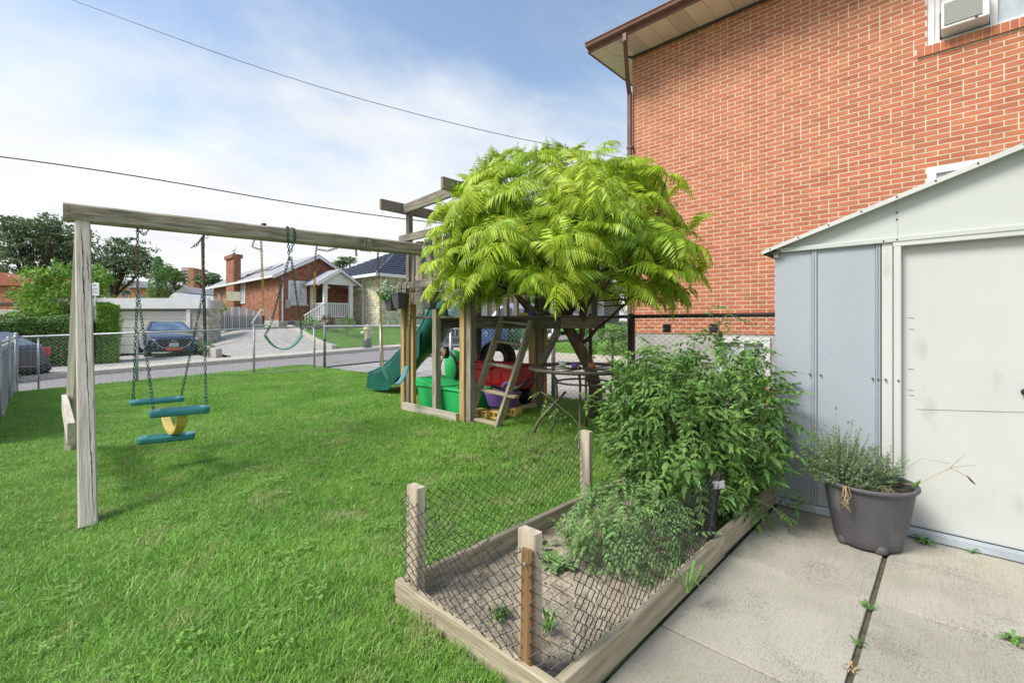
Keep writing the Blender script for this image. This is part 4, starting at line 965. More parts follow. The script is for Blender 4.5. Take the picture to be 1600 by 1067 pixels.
# small weeds growing in the bed, grass blades over the plank
weed(onZ(780, 965, .05), 40, .05, (.03, .03), m_weed, 'weed', 'small weed seedling in the bare soil left of the dark stake', 'weed', flat=.7)
weed(onZ(855, 985, .05), 26, .05, (.02, .02), m_weed, 'weed', 'thin weed in the bare soil right of the dark stake', 'weed', flat=1.2)
weed(onZ(1072, 922, .10), 12, .16, (.02, .02), m_weed, 'weed', 'grass tuft leaning over the bed plank onto the patio', 'weed', flat=.6, broad=.04)
weed(onZ(715, 1040, .0), 14, .07, (.05, .04), m_weed, 'weed', 'broad leaved weeds in the grass outside the near plank', 'weed', flat=.35, broad=.35)
weed(onZ(860, 880, .05), 60, .07, (.10, .06), m_paleleaf, 'weed', 'cluster of bindweed leaves on the soil behind the front post', 'weed', flat=.35, broad=.3)
weed(onZ(840, 845, .05), 18, .06, (.12, .06), m_paleleaf, 'weed', 'patch of seedlings along the inner left plank', 'weed', flat=.35, broad=.3)

# ============================================================ POT
random.seed(41)
PC = Vector((-0.395, 3.755, 0.0))
pot = empty('plant_pot', PC, 'large charcoal plastic tub with rolled rim standing in front of the shed door', 'plant pot')
def potfn(a, z): return 1 + .012 * math.cos(a * 4 + .6) * (1 - z / .4) + .006 * math.sin(a * 3)
prof = [(0.195, .012), (.205, .02), (.212, .06), (.232, .15), (.252, .25), (.270, .36), (.276, .388), (.292, .392), (.299, .402), (.297, .415), (.285, .42), (.268, .412), (.262, .39), (.245, .26), (.20, .25)]
prof = [(a * .87, b * .96) for a, b in prof]; mb = MB(); mb.lathe(prof, 48, fn=potfn); mb.lathe([(0.001, .013), (.171, .0115)], 48, fn=potfn); o = mb.build('tub', m_pot, pot, fixn=False); o.location = PC; parent_to(o, pot)
for a in (-2.35, -1.05, .5, 2.2):
    mb = MB(); c = (.152 * math.cos(a), .152 * math.sin(a), 0); mb.lathe([(.0, .0), (.034, 0), (.042, .015), (.036, .045), (.018, .06), (0.001, .062)], 12, c=c); o = mb.build('foot', m_pot, pot, fixn=False); o.location = PC; parent_to(o, pot)
mb = MB(); mb.lathe([(0.001, .325), (.13, .32), (.222, .30)], 24, fn=lambda a, z: 1); o = mb.build('potting_soil', m_potsoil, pot, fixn=False); o.location = PC; parent_to(o, pot)
th = empty('thyme_plant', PC + Vector((-.08, 0, .33)), 'grey green bushy herb growing at the left of the tub', 'herb')
def herb(T, c, rad, n, leafs, m):
    st = MB(); fo = MB()
    for i in range(n):
        v = rvec(); v.z = abs(v.z) * .9 + .1; tip = Vector(c) + Vector((v.x * rad[0], v.y * rad[1], v.z * rad[2])) * rnd(.6, 1.05); b = Vector(c) + Vector((v.x * rad[0] * .3, v.y * rad[1] * .3, -.03))
        mid = b.lerp(tip, .5) + Vector((0, 0, .03)); st.tube([b, mid, tip], [.002, .0016, .001], 3, cap=False)
        for k in range(leafs):
            t = rnd(.25, 1.05); q = (b.lerp(mid, t * 2) if t < .5 else mid.lerp(tip, t * 2 - 1)) + rvec() * .008
            leafquad(fo, q, (rvec() + Vector((0, -.3, .6))).normalized(), rnd(.009, .017), .5)
    st.build('stem', m_tomstem, T); fo.build('foliage', m, T, kind='stuff', fixn=False)
herb(th, PC + Vector((-.12, -.03, .34)), (.30, .22, .40), 380, 40, m_thyme)
hb = empty('herb_sprigs', PC + Vector((.1, .05, .33)), 'loose upright herb sprigs at the back right of the tub', 'herb')
herb(hb, PC + Vector((.07, .12, .36)), (.16, .08, .26), 46, 28, m_thyme)
ds = empty('dry_stems', PC + Vector((.02, -.05, .34)), 'tangle of straw coloured dead stems over the rim of the tub', 'dead stems'); mb = MB()
for i in range(46):
    a = rnd(0, 6.28); p = PC + Vector((rnd(-.04, .16), rnd(-.15, .08), .345)); d = Vector((math.cos(a), math.sin(a) * .6, rnd(0, .7))).normalized() * rnd(.05, .14)
    mb.tube([p, p + d * .5 + Vector((0, 0, .01)), p + d], [.002, .0015, .001], 3, cap=False)
mb.build('stems', m_straw, ds, kind='stuff', fixn=False)
mb = MB(); p0 = PC + Vector((-.20 + .12, -.27, .40))
for i in range(9):
    a = p0 + Vector((rnd(-.015, .015), -.015, .01)); pts = [PC + Vector((-.06, -.2, .38)), a, a + Vector((rnd(-.02, .02), -.004, -.05)), a + Vector((rnd(-.03, .03), -.004, -.10)), a + Vector((rnd(-.02, .02), -.002, -.15 * rnd(.6, 1.05)))]
    mb.tube(pts, .0018, 3, cap=False)
mb.build('hanging_stems', m_straw, ds, fixn=False)
gs = empty('grass_seed_stalk', PC + Vector((.25, 0, .38)), 'thin arching grass stalk with forked seed heads leaning right of the tub', 'grass stalk')
b = W(1432, 757, 2.88); c = W(1484, 731, 2.82); mb = MB()
mb.tube([W(1408, 755, 2.95), b, c], .0022, 4)
for e in ((1510, 709), (1525, 727), (1512, 745)): mb.tube([c, c.lerp(W(*e, 2.80), .5) + Vector((0, 0, .004)), W(*e, 2.80)], [.0020, .0016, .0013], 4)
mb.tube([W(1405, 740, 2.95), W(1440, 716, 2.88), W(1484, 724, 2.82)], .0012, 3)
mb.build('stalk', m_straw, gs)
mb = MB(); mb.tube([W(1511, 743, 2.8), W(1517, 750, 2.8), W(1524, 757, 2.8)], [.003, .006, .002], 6); mb.build('seed_head', mat('seed_head', (.2, .13, .07), None, .9, bump=0), gs)
for i, (x0, y0, x1, y1) in enumerate(((1308, 740, 1306, 634), (1327, 740, 1325, 656), (1285, 740, 1273, 664), (1335, 740, 1345, 667))):
    mb = MB(); mb.tube([W(x0, y0, 3.15), W(x1, y1, 3.15)], .0012, 3); mb.tube([W(x1, y1 + 5, 3.15), W(x1, y1, 3.15)], [.005, .002], 5); o = mb.build('plantain_stalk', m_tomstem, gs)
mb = MB(); a = W(1424, 766, 2.9); mb.tube([a, W(1431, 757, 2.88), W(1438, 750, 2.86)], [.004, .012, .003], 6); mb.build('leaf_tip', m_weed, gs)

# ============================================================ SWING FRAME
D0 = 4.4; VPX = 1760.0
def bd(px): return D0 * (VPX - 100) / (VPX - px)
def bp(px, z): d = bd(px); r = (px - 800) / F * d; return Vector((CR * r - SR * d, SR * r + CR * d, z))
BZT = CH + 189 / F * D0; BH = 0.165; BZ = BZT - BH / 2
sw = empty('swing_set', onZ(137, 820, -.07), 'weathered timber swing frame with a long beam ending at the play tower', 'swing frame')
plank('beam', bp(100, BZ), bp(676, BZ), 0.13, BH, m_wood, sw, bev=0.02)
tp = W(129, 346, bd(130)); tp.z = BZT - BH
lb = onZ(138, 824, -.09); fb = onZ(111, 706, -.09)
vd = Vector((-0.687, .7266, 0)); rt = Vector((.7266, .687, 0))
bdir = (bp(676, 0) - bp(100, 0)).normalized()
ln = (lb - tp).normalized()
ray = W(132, HZ, 1) - Vector((0, 0, CH)); ray.normalize(); rtl = Vector((ray.y, -ray.x, 0))
plank('leg', lb, tp + ln * 0.02 + Vector((0, 0, 0)), 0.112, 0.112, m_woodpale, sw, up=ray, bev=0.01)
tp2 = tp - rt * 0.10 - vd * -.12
plank('leg', fb, tp2 + (fb - tp2).normalized() * .03, 0.10, 0.10, m_woodpale, sw, up=vd, bev=0.008)
plank('brace', W(111.5, 678, 3.86), W(101, 629, 5.25), 0.05, 0.185, m_woodpale, sw, bev=0.004)
# long drying cracks on the near leg
def crack(parent, A, B, off, seg, wid, nm='crack'):
    mb = MB(); A = Vector(A); B = Vector(B); prev = None; sd = rtl
    L_ = []
    for i in range(seg + 1):
        t = i / seg; p = A.lerp(B, t) + sd * (0.007 * noise.noise(Vector((t * 9, off, 0)))) + Vector((0, 0, 0)); wd = wid * math.sin(PI * min(1, t * 1.0)) ** .5 * (0.5 + abs(noise.noise(Vector((t * 14, off, 4)))))
        L_.append((p, wd))
    vs = []; fs = []
    for i, (p, wd) in enumerate(L_): vs += [p - sd * wd, p + sd * wd, p + ray * .012]
    for i in range(seg): a = i * 3; fs += [(a, a + 1, a + 4, a + 3)]
    mb.add(vs, fs); return mb.build(nm, mat('crack_shadow', (0.035, 0.03, 0.025), None, 1.0, bump=0), parent, fixn=False)
ups = (tp - lb); side = bdir
dn = vd * -1
nrm_leg = (ups.normalized().cross(rtl)).normalized()
if nrm_leg.dot(ray) > 0: nrm_leg = -nrm_leg
for (a, b, s, wd) in ((.02, .33, .030, .0032), (.30, .62, .018, .0035), (.60, .97, .004, .0045), (.74, .86, .038, .003)):
    A = lb + ups * a + rtl * s + nrm_leg * .058; B = lb + ups * b + rtl * (s - .016) + nrm_leg * .058; crack(sw, A, B, s * 100, 26, wd)
mb = MB(); mb.box((-.03, -.02, 0), (.03, .02, .03)); o = mb.build('beam_bracket', m_wooddark, sw); o.matrix_basis = Matrix.Translation(bp(412, BZT)); parent_to(o, sw)
for k in range(3):
    p = bp(109, BZ + .05 - .045 * k); n_ = Vector((bdir.y, -bdir.x, 0)); mb = MB(); mb.tube([p + n_ * .06, p + n_ * .0668], .006, 8); mb.build('bolt', m_screw, sw)
hang = BZT - BH + .004
def hook(px, parent, m=m_chainrust):
    c = bp(px, hang); mb = MB(); mb.tube([c + Vector((0, 0, .02)), c, c + bdir * .02 + Vector((0, 0, -.02)), c + bdir * .012 + Vector((0, 0, -.045)), c - bdir * .008 + Vector((0, 0, -.035))], .004, 5); return mb.build('hook', m, parent)
# ---- glider
gl = empty('glider_swing', bp(265, 1.0), 'green two seat glider swing with yellow hoop and footrest below', 'swing')
sA0, sA1 = W(208, 629, 5.0), W(283, 623, 5.25); sB0, sB1 = W(240, 645, 4.25), W(322, 640, 4.48)
def seat(name, A, B, wd, th, m, parent, ribs=True):
    A = Vector(A); B = Vector(B); A.z = B.z = (A.z + B.z) / 2; d = (B - A).normalized(); L_ = (B - A).length; s = Vector((-d.y, d.x, 0))
    mb = MB(); prof = []
    rings = []
    for t, k in ((-.03, .55), (-.015, .85), (.02, 1), (L_ - .02, 1), (L_ + .015, .85), (L_ + .03, .55)):
        c = A + d * t; rings.append([c + s * wd / 2 * k * a + Vector((0, 0, th * b)) for a, b in ((-1, -.3), (-1, .2), (-.86, .5), (.86, .5), (1, .2), (1, -.3), (.8, -.5), (-.8, -.5))])
    mb.loft(rings, smooth=False)
    o = mb.build(name, m, parent, bevel=.006)
    if ribs:
        rb = MB()
        for k in range(5):
            off = s * wd * (-.32 + .16 * k); rb.bar(A + d * .05 + off + Vector((0, 0, th * .52)), A + d * (L_ - .05) + off + Vector((0, 0, th * .52)), .010, .006)
        rb.build('grip_ribs', m, o, kind=None)
    return o
seat('seat', sA0, sA1, .16, .05, m_teal, gl); seat('seat', sB0, sB1, .17, .065, m_teal, gl)
seat('footrest', W(220, 686, 4.55), W(299, 682, 4.75), .15, .065, m_teal, gl)
mid_s = (sB0 + sB1) / 2; ft = (W(220, 686, 4.55) + W(299, 682, 4.75)) / 2
sdir = (sB1 - sB0).normalized(); pdir = Vector((-sdir.y, sdir.x, 0))
# yellow hoop hung below the seats, crossing from front seat to back seat
hA = W(285, 648, 4.40); hB = W(258, 640, 4.98); hC = (hA + hB) / 2
rings = []
for i in range(13):
    a = PI * i / 12; c = hC + (hA - hC) * math.cos(a) + Vector((0, 0, -.22 * math.sin(a) + .02)); tdir = ((hA - hC) * -math.sin(a) + Vector((0, 0, -.22 * math.cos(a)))).normalized()
    sd = sdir; nn = tdir.cross(sd).normalized(); rings.append([c + sd * x * .04 + nn * y * .022 for x, y in ((-1, -1), (1, -1), (1, 1), (-1, 1))])
mb = MB(); mb.loft(rings, smooth=False); mb.build('yellow_hoop', m_yel, gl, bevel=.008)
c1, c2 = bp(215, hang), bp(318, hang)
j1_, j2_ = c1 + Vector((0, 0, -.62)), c2 + Vector((0, 0, -.62))
for c, j, ea, eb in ((c1, j1_, sA0, sB0), (c2, j2_, sA1, sB1)):
    chain('chain', [c + Vector((0, 0, .0)), j], .032, .0042, m_chainrust, gl)
    for e in (ea, eb):
        chain('chain', [j, Vector(e) + Vector((0, 0, .02))], .036, .0036, m_chaingrn, gl)
for px in (213, 219, 317, 322): hook(px, gl)
chain('loose_chain', [c1 + Vector((0, 0, -.02)), c1 + bdir * .05 + Vector((0, 0, -.07)), c1 + bdir * .09 + Vector((0, 0, -.01))], .03, .004, m_chaingrey, gl)
chain('loose_chain', [c2 + Vector((0, 0, -.02)), c2 - bdir * .06 + Vector((0, 0, -.12)), c2 - bdir * .11 + Vector((0, 0, -.16))], .03, .004, m_chaingrey, gl)
# ---- belt swings
def belt(parent, A, B, depth, wd, m, m2=None, n=14, side_=None):
    A = Vector(A); B = Vector(B); s = side_ or Vector((bdir.y, -bdir.x, 0)); rings = []
    for i in range(n + 1):
        t = i / n; c = A.lerp(B, t) + Vector((0, 0, -depth * (1 - abs(2 * t - 1) ** 2.2))); rings.append(c)
    mb = MB(); vs = []
    for i, c in enumerate(rings):
        t = (rings[min(i + 1, n)] - rings[max(i - 1, 0)]).normalized(); u = t.cross(s).normalized() * .006
        vs += [c - s * wd / 2 + u, c + s * wd / 2 + u, c + s * wd / 2 - u, c - s * wd / 2 - u]
    fs = []
    for i in range(n): a = i * 4; fs += [(a + k, a + (k + 1) % 4, a + 4 + (k + 1) % 4, a + 4 + k) for k in range(4)]
    fs += [(0, 3, 2, 1), (n * 4, n * 4 + 1, n * 4 + 2, n * 4 + 3)]
    mb.add(vs, fs, False); return mb.build('belt_seat', m, parent)
m_beltgreen = mat('belt_green', (0.03, 0.26, 0.15), (0.12, 0.34, 0.26), 0.4, 5, bump=0.03)
m_beltteal = mat('belt_teal', (0.10, 0.33, 0.33), (0.05, 0.24, 0.24), 0.4, 6, bump=0.03)
b2 = empty('belt_swing', bp(445, 1.1), 'green belt swing pulled up high by chains wound over the beam', 'swing', 'belt swings on the frame')
d2 = bd(445); A = W(414, 524, bd(424)); B = W(471, 524, bd(460)); B.z = A.z
belt(b2, A, B, .165, .14, m_beltgreen)
topc = bp(450, BZT + .012); n_ = Vector((bdir.y, -bdir.x, 0))
chain('chain', [bp(450, BZ) + n_ * .07 + Vector((0, 0, -.30)), bp(447, BZ) + n_ * .07 + Vector((0, 0, .08)), topc, topc - n_ * .05], .034, .0045, m_chaingrn, b2)
chain('chain', [bp(452, BZ) + n_ * .075 + Vector((0, 0, -.20)), bp(459, BZ) + n_ * .08 + Vector((0, 0, -.02)), bp(457, BZ) + n_ * .075 + Vector((0, 0, .08)), bp(455, BZT + .012), bp(452, BZT + .012) - n_ * .05], .034, .0045, m_chaingrn, b2)
jj = bp(450, BZ) + n_ * .07 + Vector((0, 0, -.26))
chain('chain', [jj, A + Vector((.0, 0, .12)) + bdir * .06, A], .036, .0045, m_chaingrn, b2); chain('chain', [jj + bdir * .02, B + Vector((0, 0, .06)), B], .036, .0045, m_chaingrn, b2)
b3 = empty('belt_swing', bp(617, .6), 'teal belt swing hanging low on yellow chains in front of the slide', 'swing', 'belt swings on the frame')
A3 = W(599, 574, bd(598)); B3 = W(636, 566, bd(636)); B3.z = A3.z
belt(b3, A3, B3, .24, .13, m_beltteal)
for px, e in ((590, A3), (644, B3)):
    c = bp(px, hang); k = c.lerp(Vector(e), .25); chain('chain', [c, k], .034, .0042, m_chainrust, b3); chain('chain', [k, Vector(e)], .034, .0050, m_chainyel, b3); hook(px, b3)
# ---- trapeze
tz = empty('trapeze_ring', bp(408, 1.3), 'white triangular trapeze ring on a yellow chain beside the raised swing', 'trapeze')
c = bp(408, hang); e = W(412, 484, bd(409))
chain('chain', [c, e], .034, .0045, m_chainyel, tz); chain('chain', [bp(398, hang), bp(394, hang - .09), c + Vector((0, 0, -.12))], .03, .0035, m_chainyel, tz)
q = W(410, 498, bd(410)); h_ = .095; mb = MB(); bd2 = bdir * 1.0
tri = [e + Vector((0, 0, -.0)), e + bd2 * .025, q + bd2 * .105 + Vector((0, 0, -.05)), q + bd2 * .10 + Vector((0, 0, -.075)), q - bd2 * .10 + Vector((0, 0, -.075)), q - bd2 * .105 + Vector((0, 0, -.05)), e - bd2 * .025]
mb.tube(tri, .009, 6, closed=True); mb.build('bar', m_white, tz)
sc = empty('swing_chain', bp(493, 1.5), 'single yellow chain hanging free between the raised swing and the low swing', 'chain')
c = bp(495, hang); chain('chain', [c, c.lerp(W(493, 400, bd(493)), 1), W(492, 425, bd(493))], .034, .0042, m_chainrust, sc); chain('chain', [W(492, 425, bd(493)), W(491, 478, bd(492))], .034, .005, m_chainyel, sc)
chain('chain', [c + Vector((0, 0, -.05)), bp(512, hang - .06), bp(530, hang - .0)], .03, .004, m_chainyel, sc)
rp = MB()
for k in range(4):
    cx = bp(567 + k * 3.2, BZ); pts = []
    for i in range(13):
        a = 2 * PI * i / 12; pts.append(cx + n_ * (.078 * math.cos(a)) + Vector((0, 0, .095 * math.sin(a) - .004)) + bdir * .02 * math.sin(a * 1 + k))
    rp.tube(pts, .0045, 5)
o = rp.build('rope_loop', mat('pale_rope', (.52, .46, .33), (.4, .34, .24), .9, 20, bump=.2), None); tag(o, 'pale rope wound round the swing beam near the tower', 'rope')
o = chain('chain_stub', [bp(556, hang + .01), bp(557, hang - .09)], .03, .006, m_chaingrey); tag(o, 'short dark chain stub under the beam left of the rope', 'chain')
# ============================================================ PLAY TOWER
random.seed(51)
GT = 0.19
FL, FR_, BR, BL = (-5.83, 3.94), (-4.48, 3.90), (-4.42, 5.2), (-5.80, 5.3)
tw = empty('play_tower', (-5.1, 4.5, GT), 'weathered timber play tower partly hidden by the lime green tree', 'play tower')
def tpk(name, A, B, w, h, m, up=(0, 0, 1), label=None, par=None): return plank(name, A, B, w, h, m, par or tw, up=up, label=label)
def vpost(x, y, z0, z1, m, s=0.09, par=None, sx_=None): return plank('post', (x, y, z0), (x, y, z1), sx_ or s, s, m, par or tw, up=(0, 1, 0), bev=.005)
z0 = GT - .06
vpost(FL[0] - .07, FL[1] - .02, z0, 1.70, m_woodyel, .085); vpost(FL[0] + .01, FL[1] + .01, z0, 3.16, m_woodgrey, .075); vpost(FL[0] + .085, FL[1] + .03, z0, 1.70, m_woodyel, .06)
vpost(FR_[0] - .05, FR_[1], z0, 1.70, m_woodyel, .088); vpost(FR_[0] + .045, FR_[1] + .03, z0, 3.16, m_woodgrey, .09)
vpost(-5.13, 3.92, GT - .02, 1.62, m_wood, .088)
vpost(BR[0] - .04, BR[1], z0, 1.40, m_woodyel, .13); vpost(BR[0] + .07, BR[1] + .02, z0, 3.1, m_woodgrey, .08); vpost(BR[0] + .13, BR[1] + .04, z0, 1.40, m_woodyel, .04)
vpost(BL[0], BL[1], z0, 3.1, m_wooddark, .09)
tpk('base_board', (FL[0] - .02, FL[1] - .07, GT + .02), (FR_[0] - .1, FR_[1] - .07, GT + .02), .05, .11, m_woodpale)
tpk('base_board', (FR_[0] + .10, FR_[1] + .2, GT + .01), (BR[0] + .02, BR[1] - .05, GT + .03), .05, .10, m_woodpale)
# deck and rims
for i in range(10): 
    y = 4.52 + i * .095; tpk('deck_board', (-5.86, y, 1.50), (-3.45, y, 1.50), .085, .03, m_woodgrey)
for i in range(6):
    y = 3.98 + i * .09; tpk('deck_board', (-5.86, y, 1.50), (-4.47, y, 1.50), .08, .03, m_woodgrey)
tpk('rim_board', (-5.86, 4.45, 1.415), (-3.42, 4.45, 1.415), .04, .13, m_wooddark)
tpk('rim_board', (-5.86, 5.43, 1.41), (-3.42, 5.43, 1.41), .04, .13, m_wooddark)
tpk('rim_board', (-3.44, 4.47, 1.415), (-3.44, 5.41, 1.415), .04, .13, m_woodgrey)
tpk('rim_board', (-4.44, 3.96, 1.415), (-4.44, 4.42, 1.415), .04, .13, m_woodgrey)
tpk('front_board', (-5.93, 3.83, 1.775), (-4.40, 3.80, 1.775), .04, .145, m_woodgrey)
tpk('front_board', (-5.93, 3.84, 1.965), (-4.42, 3.81, 1.965), .04, .10, m_woodgrey)
# vertical siding boards in the front left bay
for i in range(13):
    x = FL[0] + .10 + i * .105
    if x > -4.55: break
    tpk('siding_board', (x, 3.95 + .012 * (i % 2), 1.86), (x, 3.95 + .012 * (i % 2), 2.60 + rnd(-.02, .02)), .088, .02, m_wood if i % 3 else m_woodgrey, up=(0, 1, 0))
for i in range(11):
    x = -5.7 + i * .21; tpk('back_board', (x, 5.47, 1.45), (x, 5.47, 2.15), .09, .02, m_wooddark if i % 2 else m_woodgrey, up=(0, 1, 0))
for i, (x, y) in enumerate(((-5.25, 4.9), (-5.02, 4.9), (-4.78, 4.9))): tpk('rear_picket', (x, 5.40, 1.38), (x, 5.40, 1.9), .09, .025, m_woodgrey, up=(0, 1, 0))
tpk('top_rail', (FL[0] - .10, 3.86, 2.655), (-4.40, 3.84, 2.655), .045, .10, m_woodgrey)
# canopy frame
tpk('canopy_beam', (-5.87, 3.50, 3.10), (-5.87, 5.6, 3.10), .045, .15, m_woodgrey)
tpk('canopy_beam', (-4.50, 3.52, 3.12), (-4.50, 5.6, 3.12), .045, .15, m_woodgrey)
tpk('canopy_beam', (-5.86, 3.88, 3.085), (-4.47, 3.84, 3.135), .045, .14, m_woodgrey)
tpk('canopy_beam', (-5.86, 5.36, 3.10), (-4.47, 5.36, 3.12), .045, .14, m_woodgrey)
tpk('diagonal_brace', (-5.35, 3.86, 2.50), (-5.05, 3.86, 2.05), .03, .09, m_woodgrey)
tpk('diagonal_brace', (-4.25, 5.0, .70), (-3.48, 4.5, 1.34), .05, .10, m_woodgrey)
mb = MB(); p = Vector((-5.87, 3.53, 3.02)); mb.tube([p, p + Vector((0, 0, -.02)), p + Vector((.012, 0, -.035)), p + Vector((0, 0, -.05)), p + Vector((-.012, 0, -.035))], .003, 5); mb.build('screw_eye', m_galv, tw)
# ladder
ld = empty('ladder', (-4.25, 3.97, GT), 'grey wooden ladder leaning on the tower deck', 'ladder')
L0, L1 = Vector((-4.50, 3.95, .17)), Vector((-4.35, 4.42, 1.49)); R0, R1 = Vector((-4.02, 3.99, .14)), Vector((-3.84, 4.43, 1.44))
ldn = (L1 - L0).cross(R0 - L0).normalized()
plank('rail', L0, L1, .04, .11, m_wood, ld, up=ldn); plank('rail', R0, R1, .04, .11, m_wood, ld, up=ldn)
for i, t in enumerate((.03, .30, .55, .77, .965)):
    a = L0.lerp(L1, t); b = R0.lerp(R1, t)
    if i == 1: plank('rung', a - (b - a) * .0, b + (b - a) * .28, .09, .03, m_bedwood, ld)
    else: plank('rung', a, b, .09, .032, m_bedwood if i < 2 else m_wood, ld)
# slide: wavy trough out of the left side of the deck
sl = empty('slide', (-8.3, 5.1, GT), 'dark green plastic wave slide running down from the tower to the lawn', 'slide')
rings = []; W2 = .24
path = [(-5.80, 1.52), (-6.0, 1.50), (-6.25, 1.36), (-6.5, 1.12), (-6.75, .93), (-7.0, .82), (-7.25, .66), (-7.5, .46), (-7.8, .30), (-8.1, .24), (-8.35, .22)]
def trough(yc, th=.012):
    rings = []
    for i, (x, z) in enumerate(path):
        h = .24 + .05 * math.sin(i); h = max(.2, h) + (.06 if i < 3 else 0); h2 = h + .02
        y = yc + .10 * (i / 10)
        prof = [(-W2 - .04, h), (-W2 - .015, h + .02), (-W2 + .0, h), (-W2 + .02, .05), (-W2 + .07, .0), (W2 - .07, 0), (W2 - .02, .05), (W2, h), (W2 + .015, h + .02), (W2 + .04, h), (W2 + .01, -.0), (W2 - .06, -.03), (-W2 + .06, -.03), (-W2 - .01, 0)]
        rings.append([Vector((x, y + a, z + b)) for a, b in prof])
    return rings
mb = MB(); mb.loft(trough(4.88)); mb.build('chute', m_slide, sl)
mb = MB(); mb.tube([Vector((x, 4.88 - W2 - .03 + .1 * i / 10, z + .26 + .05 * math.sin(i))) for i, (x, z) in enumerate(path)], .02, 6); mb.tube([Vector((x, 4.88 + W2 + .03 + .1 * i / 10, z + .26 + .05 * math.sin(i))) for i, (x, z) in enumerate(path)], .02, 6); mb.build('edge_roll', m_teal, sl)
mb = MB(); vs = []
for i, (x, z) in enumerate(path[3:]):
    y = 4.88 + .1 * (i + 3) / 10 - W2 - .045; vs += [(x, y, z + .18), (x - .02, y - .015, max(z - .26, .16))]
mb.add(vs, [(2 * i, 2 * i + 2, 2 * i + 3, 2 * i + 1) for i in range(len(path) - 4)]); mb.build('side_skirt', m_slide, sl, fixn=False)
# things around the tower
def tapered(mb, c, w0, d0, w1, d1, h, rot=0):
    vs = []
    for (w_, d_, z) in ((w0, d0, 0), (w1, d1, h)):
        for a, b in ((-1, -1), (1, -1), (1, 1), (-1, 1)):
            v = Vector((a * w_ / 2, b * d_ / 2, z)); v.rotate(Quaternion((0, 0, 1), rot)); vs.append(Vector(c) + v)
    mb.add(vs, [(0, 1, 5, 4), (1, 2, 6, 5), (2, 3, 7, 6), (3, 0, 4, 7), (0, 3, 2, 1), (4, 5, 6, 7)])
for i, (x, zc, lab) in enumerate(((-5.90, 1.60, 'dark grey hanging planter holding a ball of green and white leaves'), (-5.70, 1.62, 'empty dark grey tapered planter hooked on the tower rail'), (-4.98, 1.60, 'small dark planter half hidden under the tree at the tower rail'))):
    T = empty('hanging_planter', (x, 3.70, zc), lab, 'planter', 'planters hooked on the tower rail')
    mb = MB(); tapered(mb, (x, 3.70, zc), .12, .10, .20, .17, .21); mb.build('bucket', m_planter, T, bevel=.015)
    mb = MB(); mb.box((x - .11, 3.61, zc + .205), (x + .11, 3.79, zc + .228)); mb.build('rim', m_planter, T, bevel=.006)
    mb = MB()
    for s in (-.07, .07): mb.tube([(x + s, 3.78, zc + .21), (x + s, 3.775, zc + .33), (x + s, 3.80, zc + .40), (x + s, 3.85, zc + .41), (x + s, 3.86, zc + .36)], .007, 5)
    mb.build('hook', m_toyblack, T)
pl = empty('trailing_plant', (-5.92, 3.66, 1.80), 'round clump of green and white leaves in the hanging planter', 'plant')
mb = crown_mesh((-5.93, 3.64, 1.92), (.12, .12, .12), 40, 10, .035, .03, seed=3); mb.build('white_leaves', mat('variegated_leaf', (.62, .68, .55), (.3, .45, .25), .6, 20, coord='World', isl=.3, bump=0), pl, kind='stuff', fixn=False)
mb = crown_mesh((-5.93, 3.62, 1.83), (.15, .13, .06), 24, 10, .05, .04, seed=4); mb.build('green_leaves', mat('mint_leaf', (.12, .50, .12), (.08, .36, .08), .5, 20, coord='World', isl=.3, bump=0), pl, kind='stuff', fixn=False)
# green toy box
tb = empty('toy_box', (-5.2, 4.2, GT), 'bright green plastic toy chest under the tower', 'toy box')
mb = MB(); tapered(mb, (-5.16, 4.24, GT - .03), .98, .42, 1.06, .50, .34); mb.build('tub', m_toygreen, tb, bevel=.02)
mb = MB(); mb.prism([(-5.70, GT + .315), (-4.62, GT + .315), (-4.62, GT + .345), (-5.30, GT + .36), (-5.70, GT + .44)], 'y', 3.97, 4.50); l = mb.build('lid', m_toygreen, tb, bevel=.012)
for x in (-5.05, -4.83): 
    mb = MB(); mb.box((x, 4.02, GT + .352), (x + .018, 4.44, GT + .366)); mb.build('lid_groove', m_toygreen, l)
# red wagon
rw = empty('toy_wagon', (-5.0, 4.95, GT), 'red plastic toy wagon standing behind the green chest', 'toy wagon')
mb = MB(); X0, X1, Y0, Y1, zt = -5.62, -4.42, 4.72, 5.12, GT + .62
for (a, b, c, d) in ((X0, X1, Y0, Y0 + .03), (X0, X1, Y1 - .03, Y1), (X0, X0 + .03, Y0 + .03, Y1 - .03), (X1 - .03, X1, Y0 + .03, Y1 - .03)): mb.box((a, c, GT + .33), (b, d, zt))
mb.box((X0, Y0, GT + .30), (X1, Y1, GT + .33)); mb.build('body', m_toyred, rw, bevel=.012)
mb = MB(); mb.tube([(X0 - .01, Y0 - .02, zt), (-5.35, Y0 - .02, zt), (-5.28, Y0 - .02, zt - .05), (-4.9, Y0 - .02, zt - .05), (-4.8, Y0 - .02, zt), (X1 + .01, Y0 - .02, zt), (X1 + .01, Y1 + .02, zt), (X0 - .01, Y1 + .02, zt)], .02, 6, closed=True); mb.build('rim', m_toyred, rw)
for x in (-5.45, -4.6):
    for y in (Y0 - .03, Y1 + .03):
        mb = MB(); mb.tube([(x, y - .03, GT + .16), (x, y + .03, GT + .16)], .14, 16); mb.build('wheel', m_toyblack, rw)
for k in range(4): 
    mb = MB(); mb.box((-5.2 + k * .2, Y0 - .012, GT + .36), (-5.08 + k * .2, Y0 - .001, GT + .53)); mb.build('side_panel', m_toyred, rw, bevel=.004)
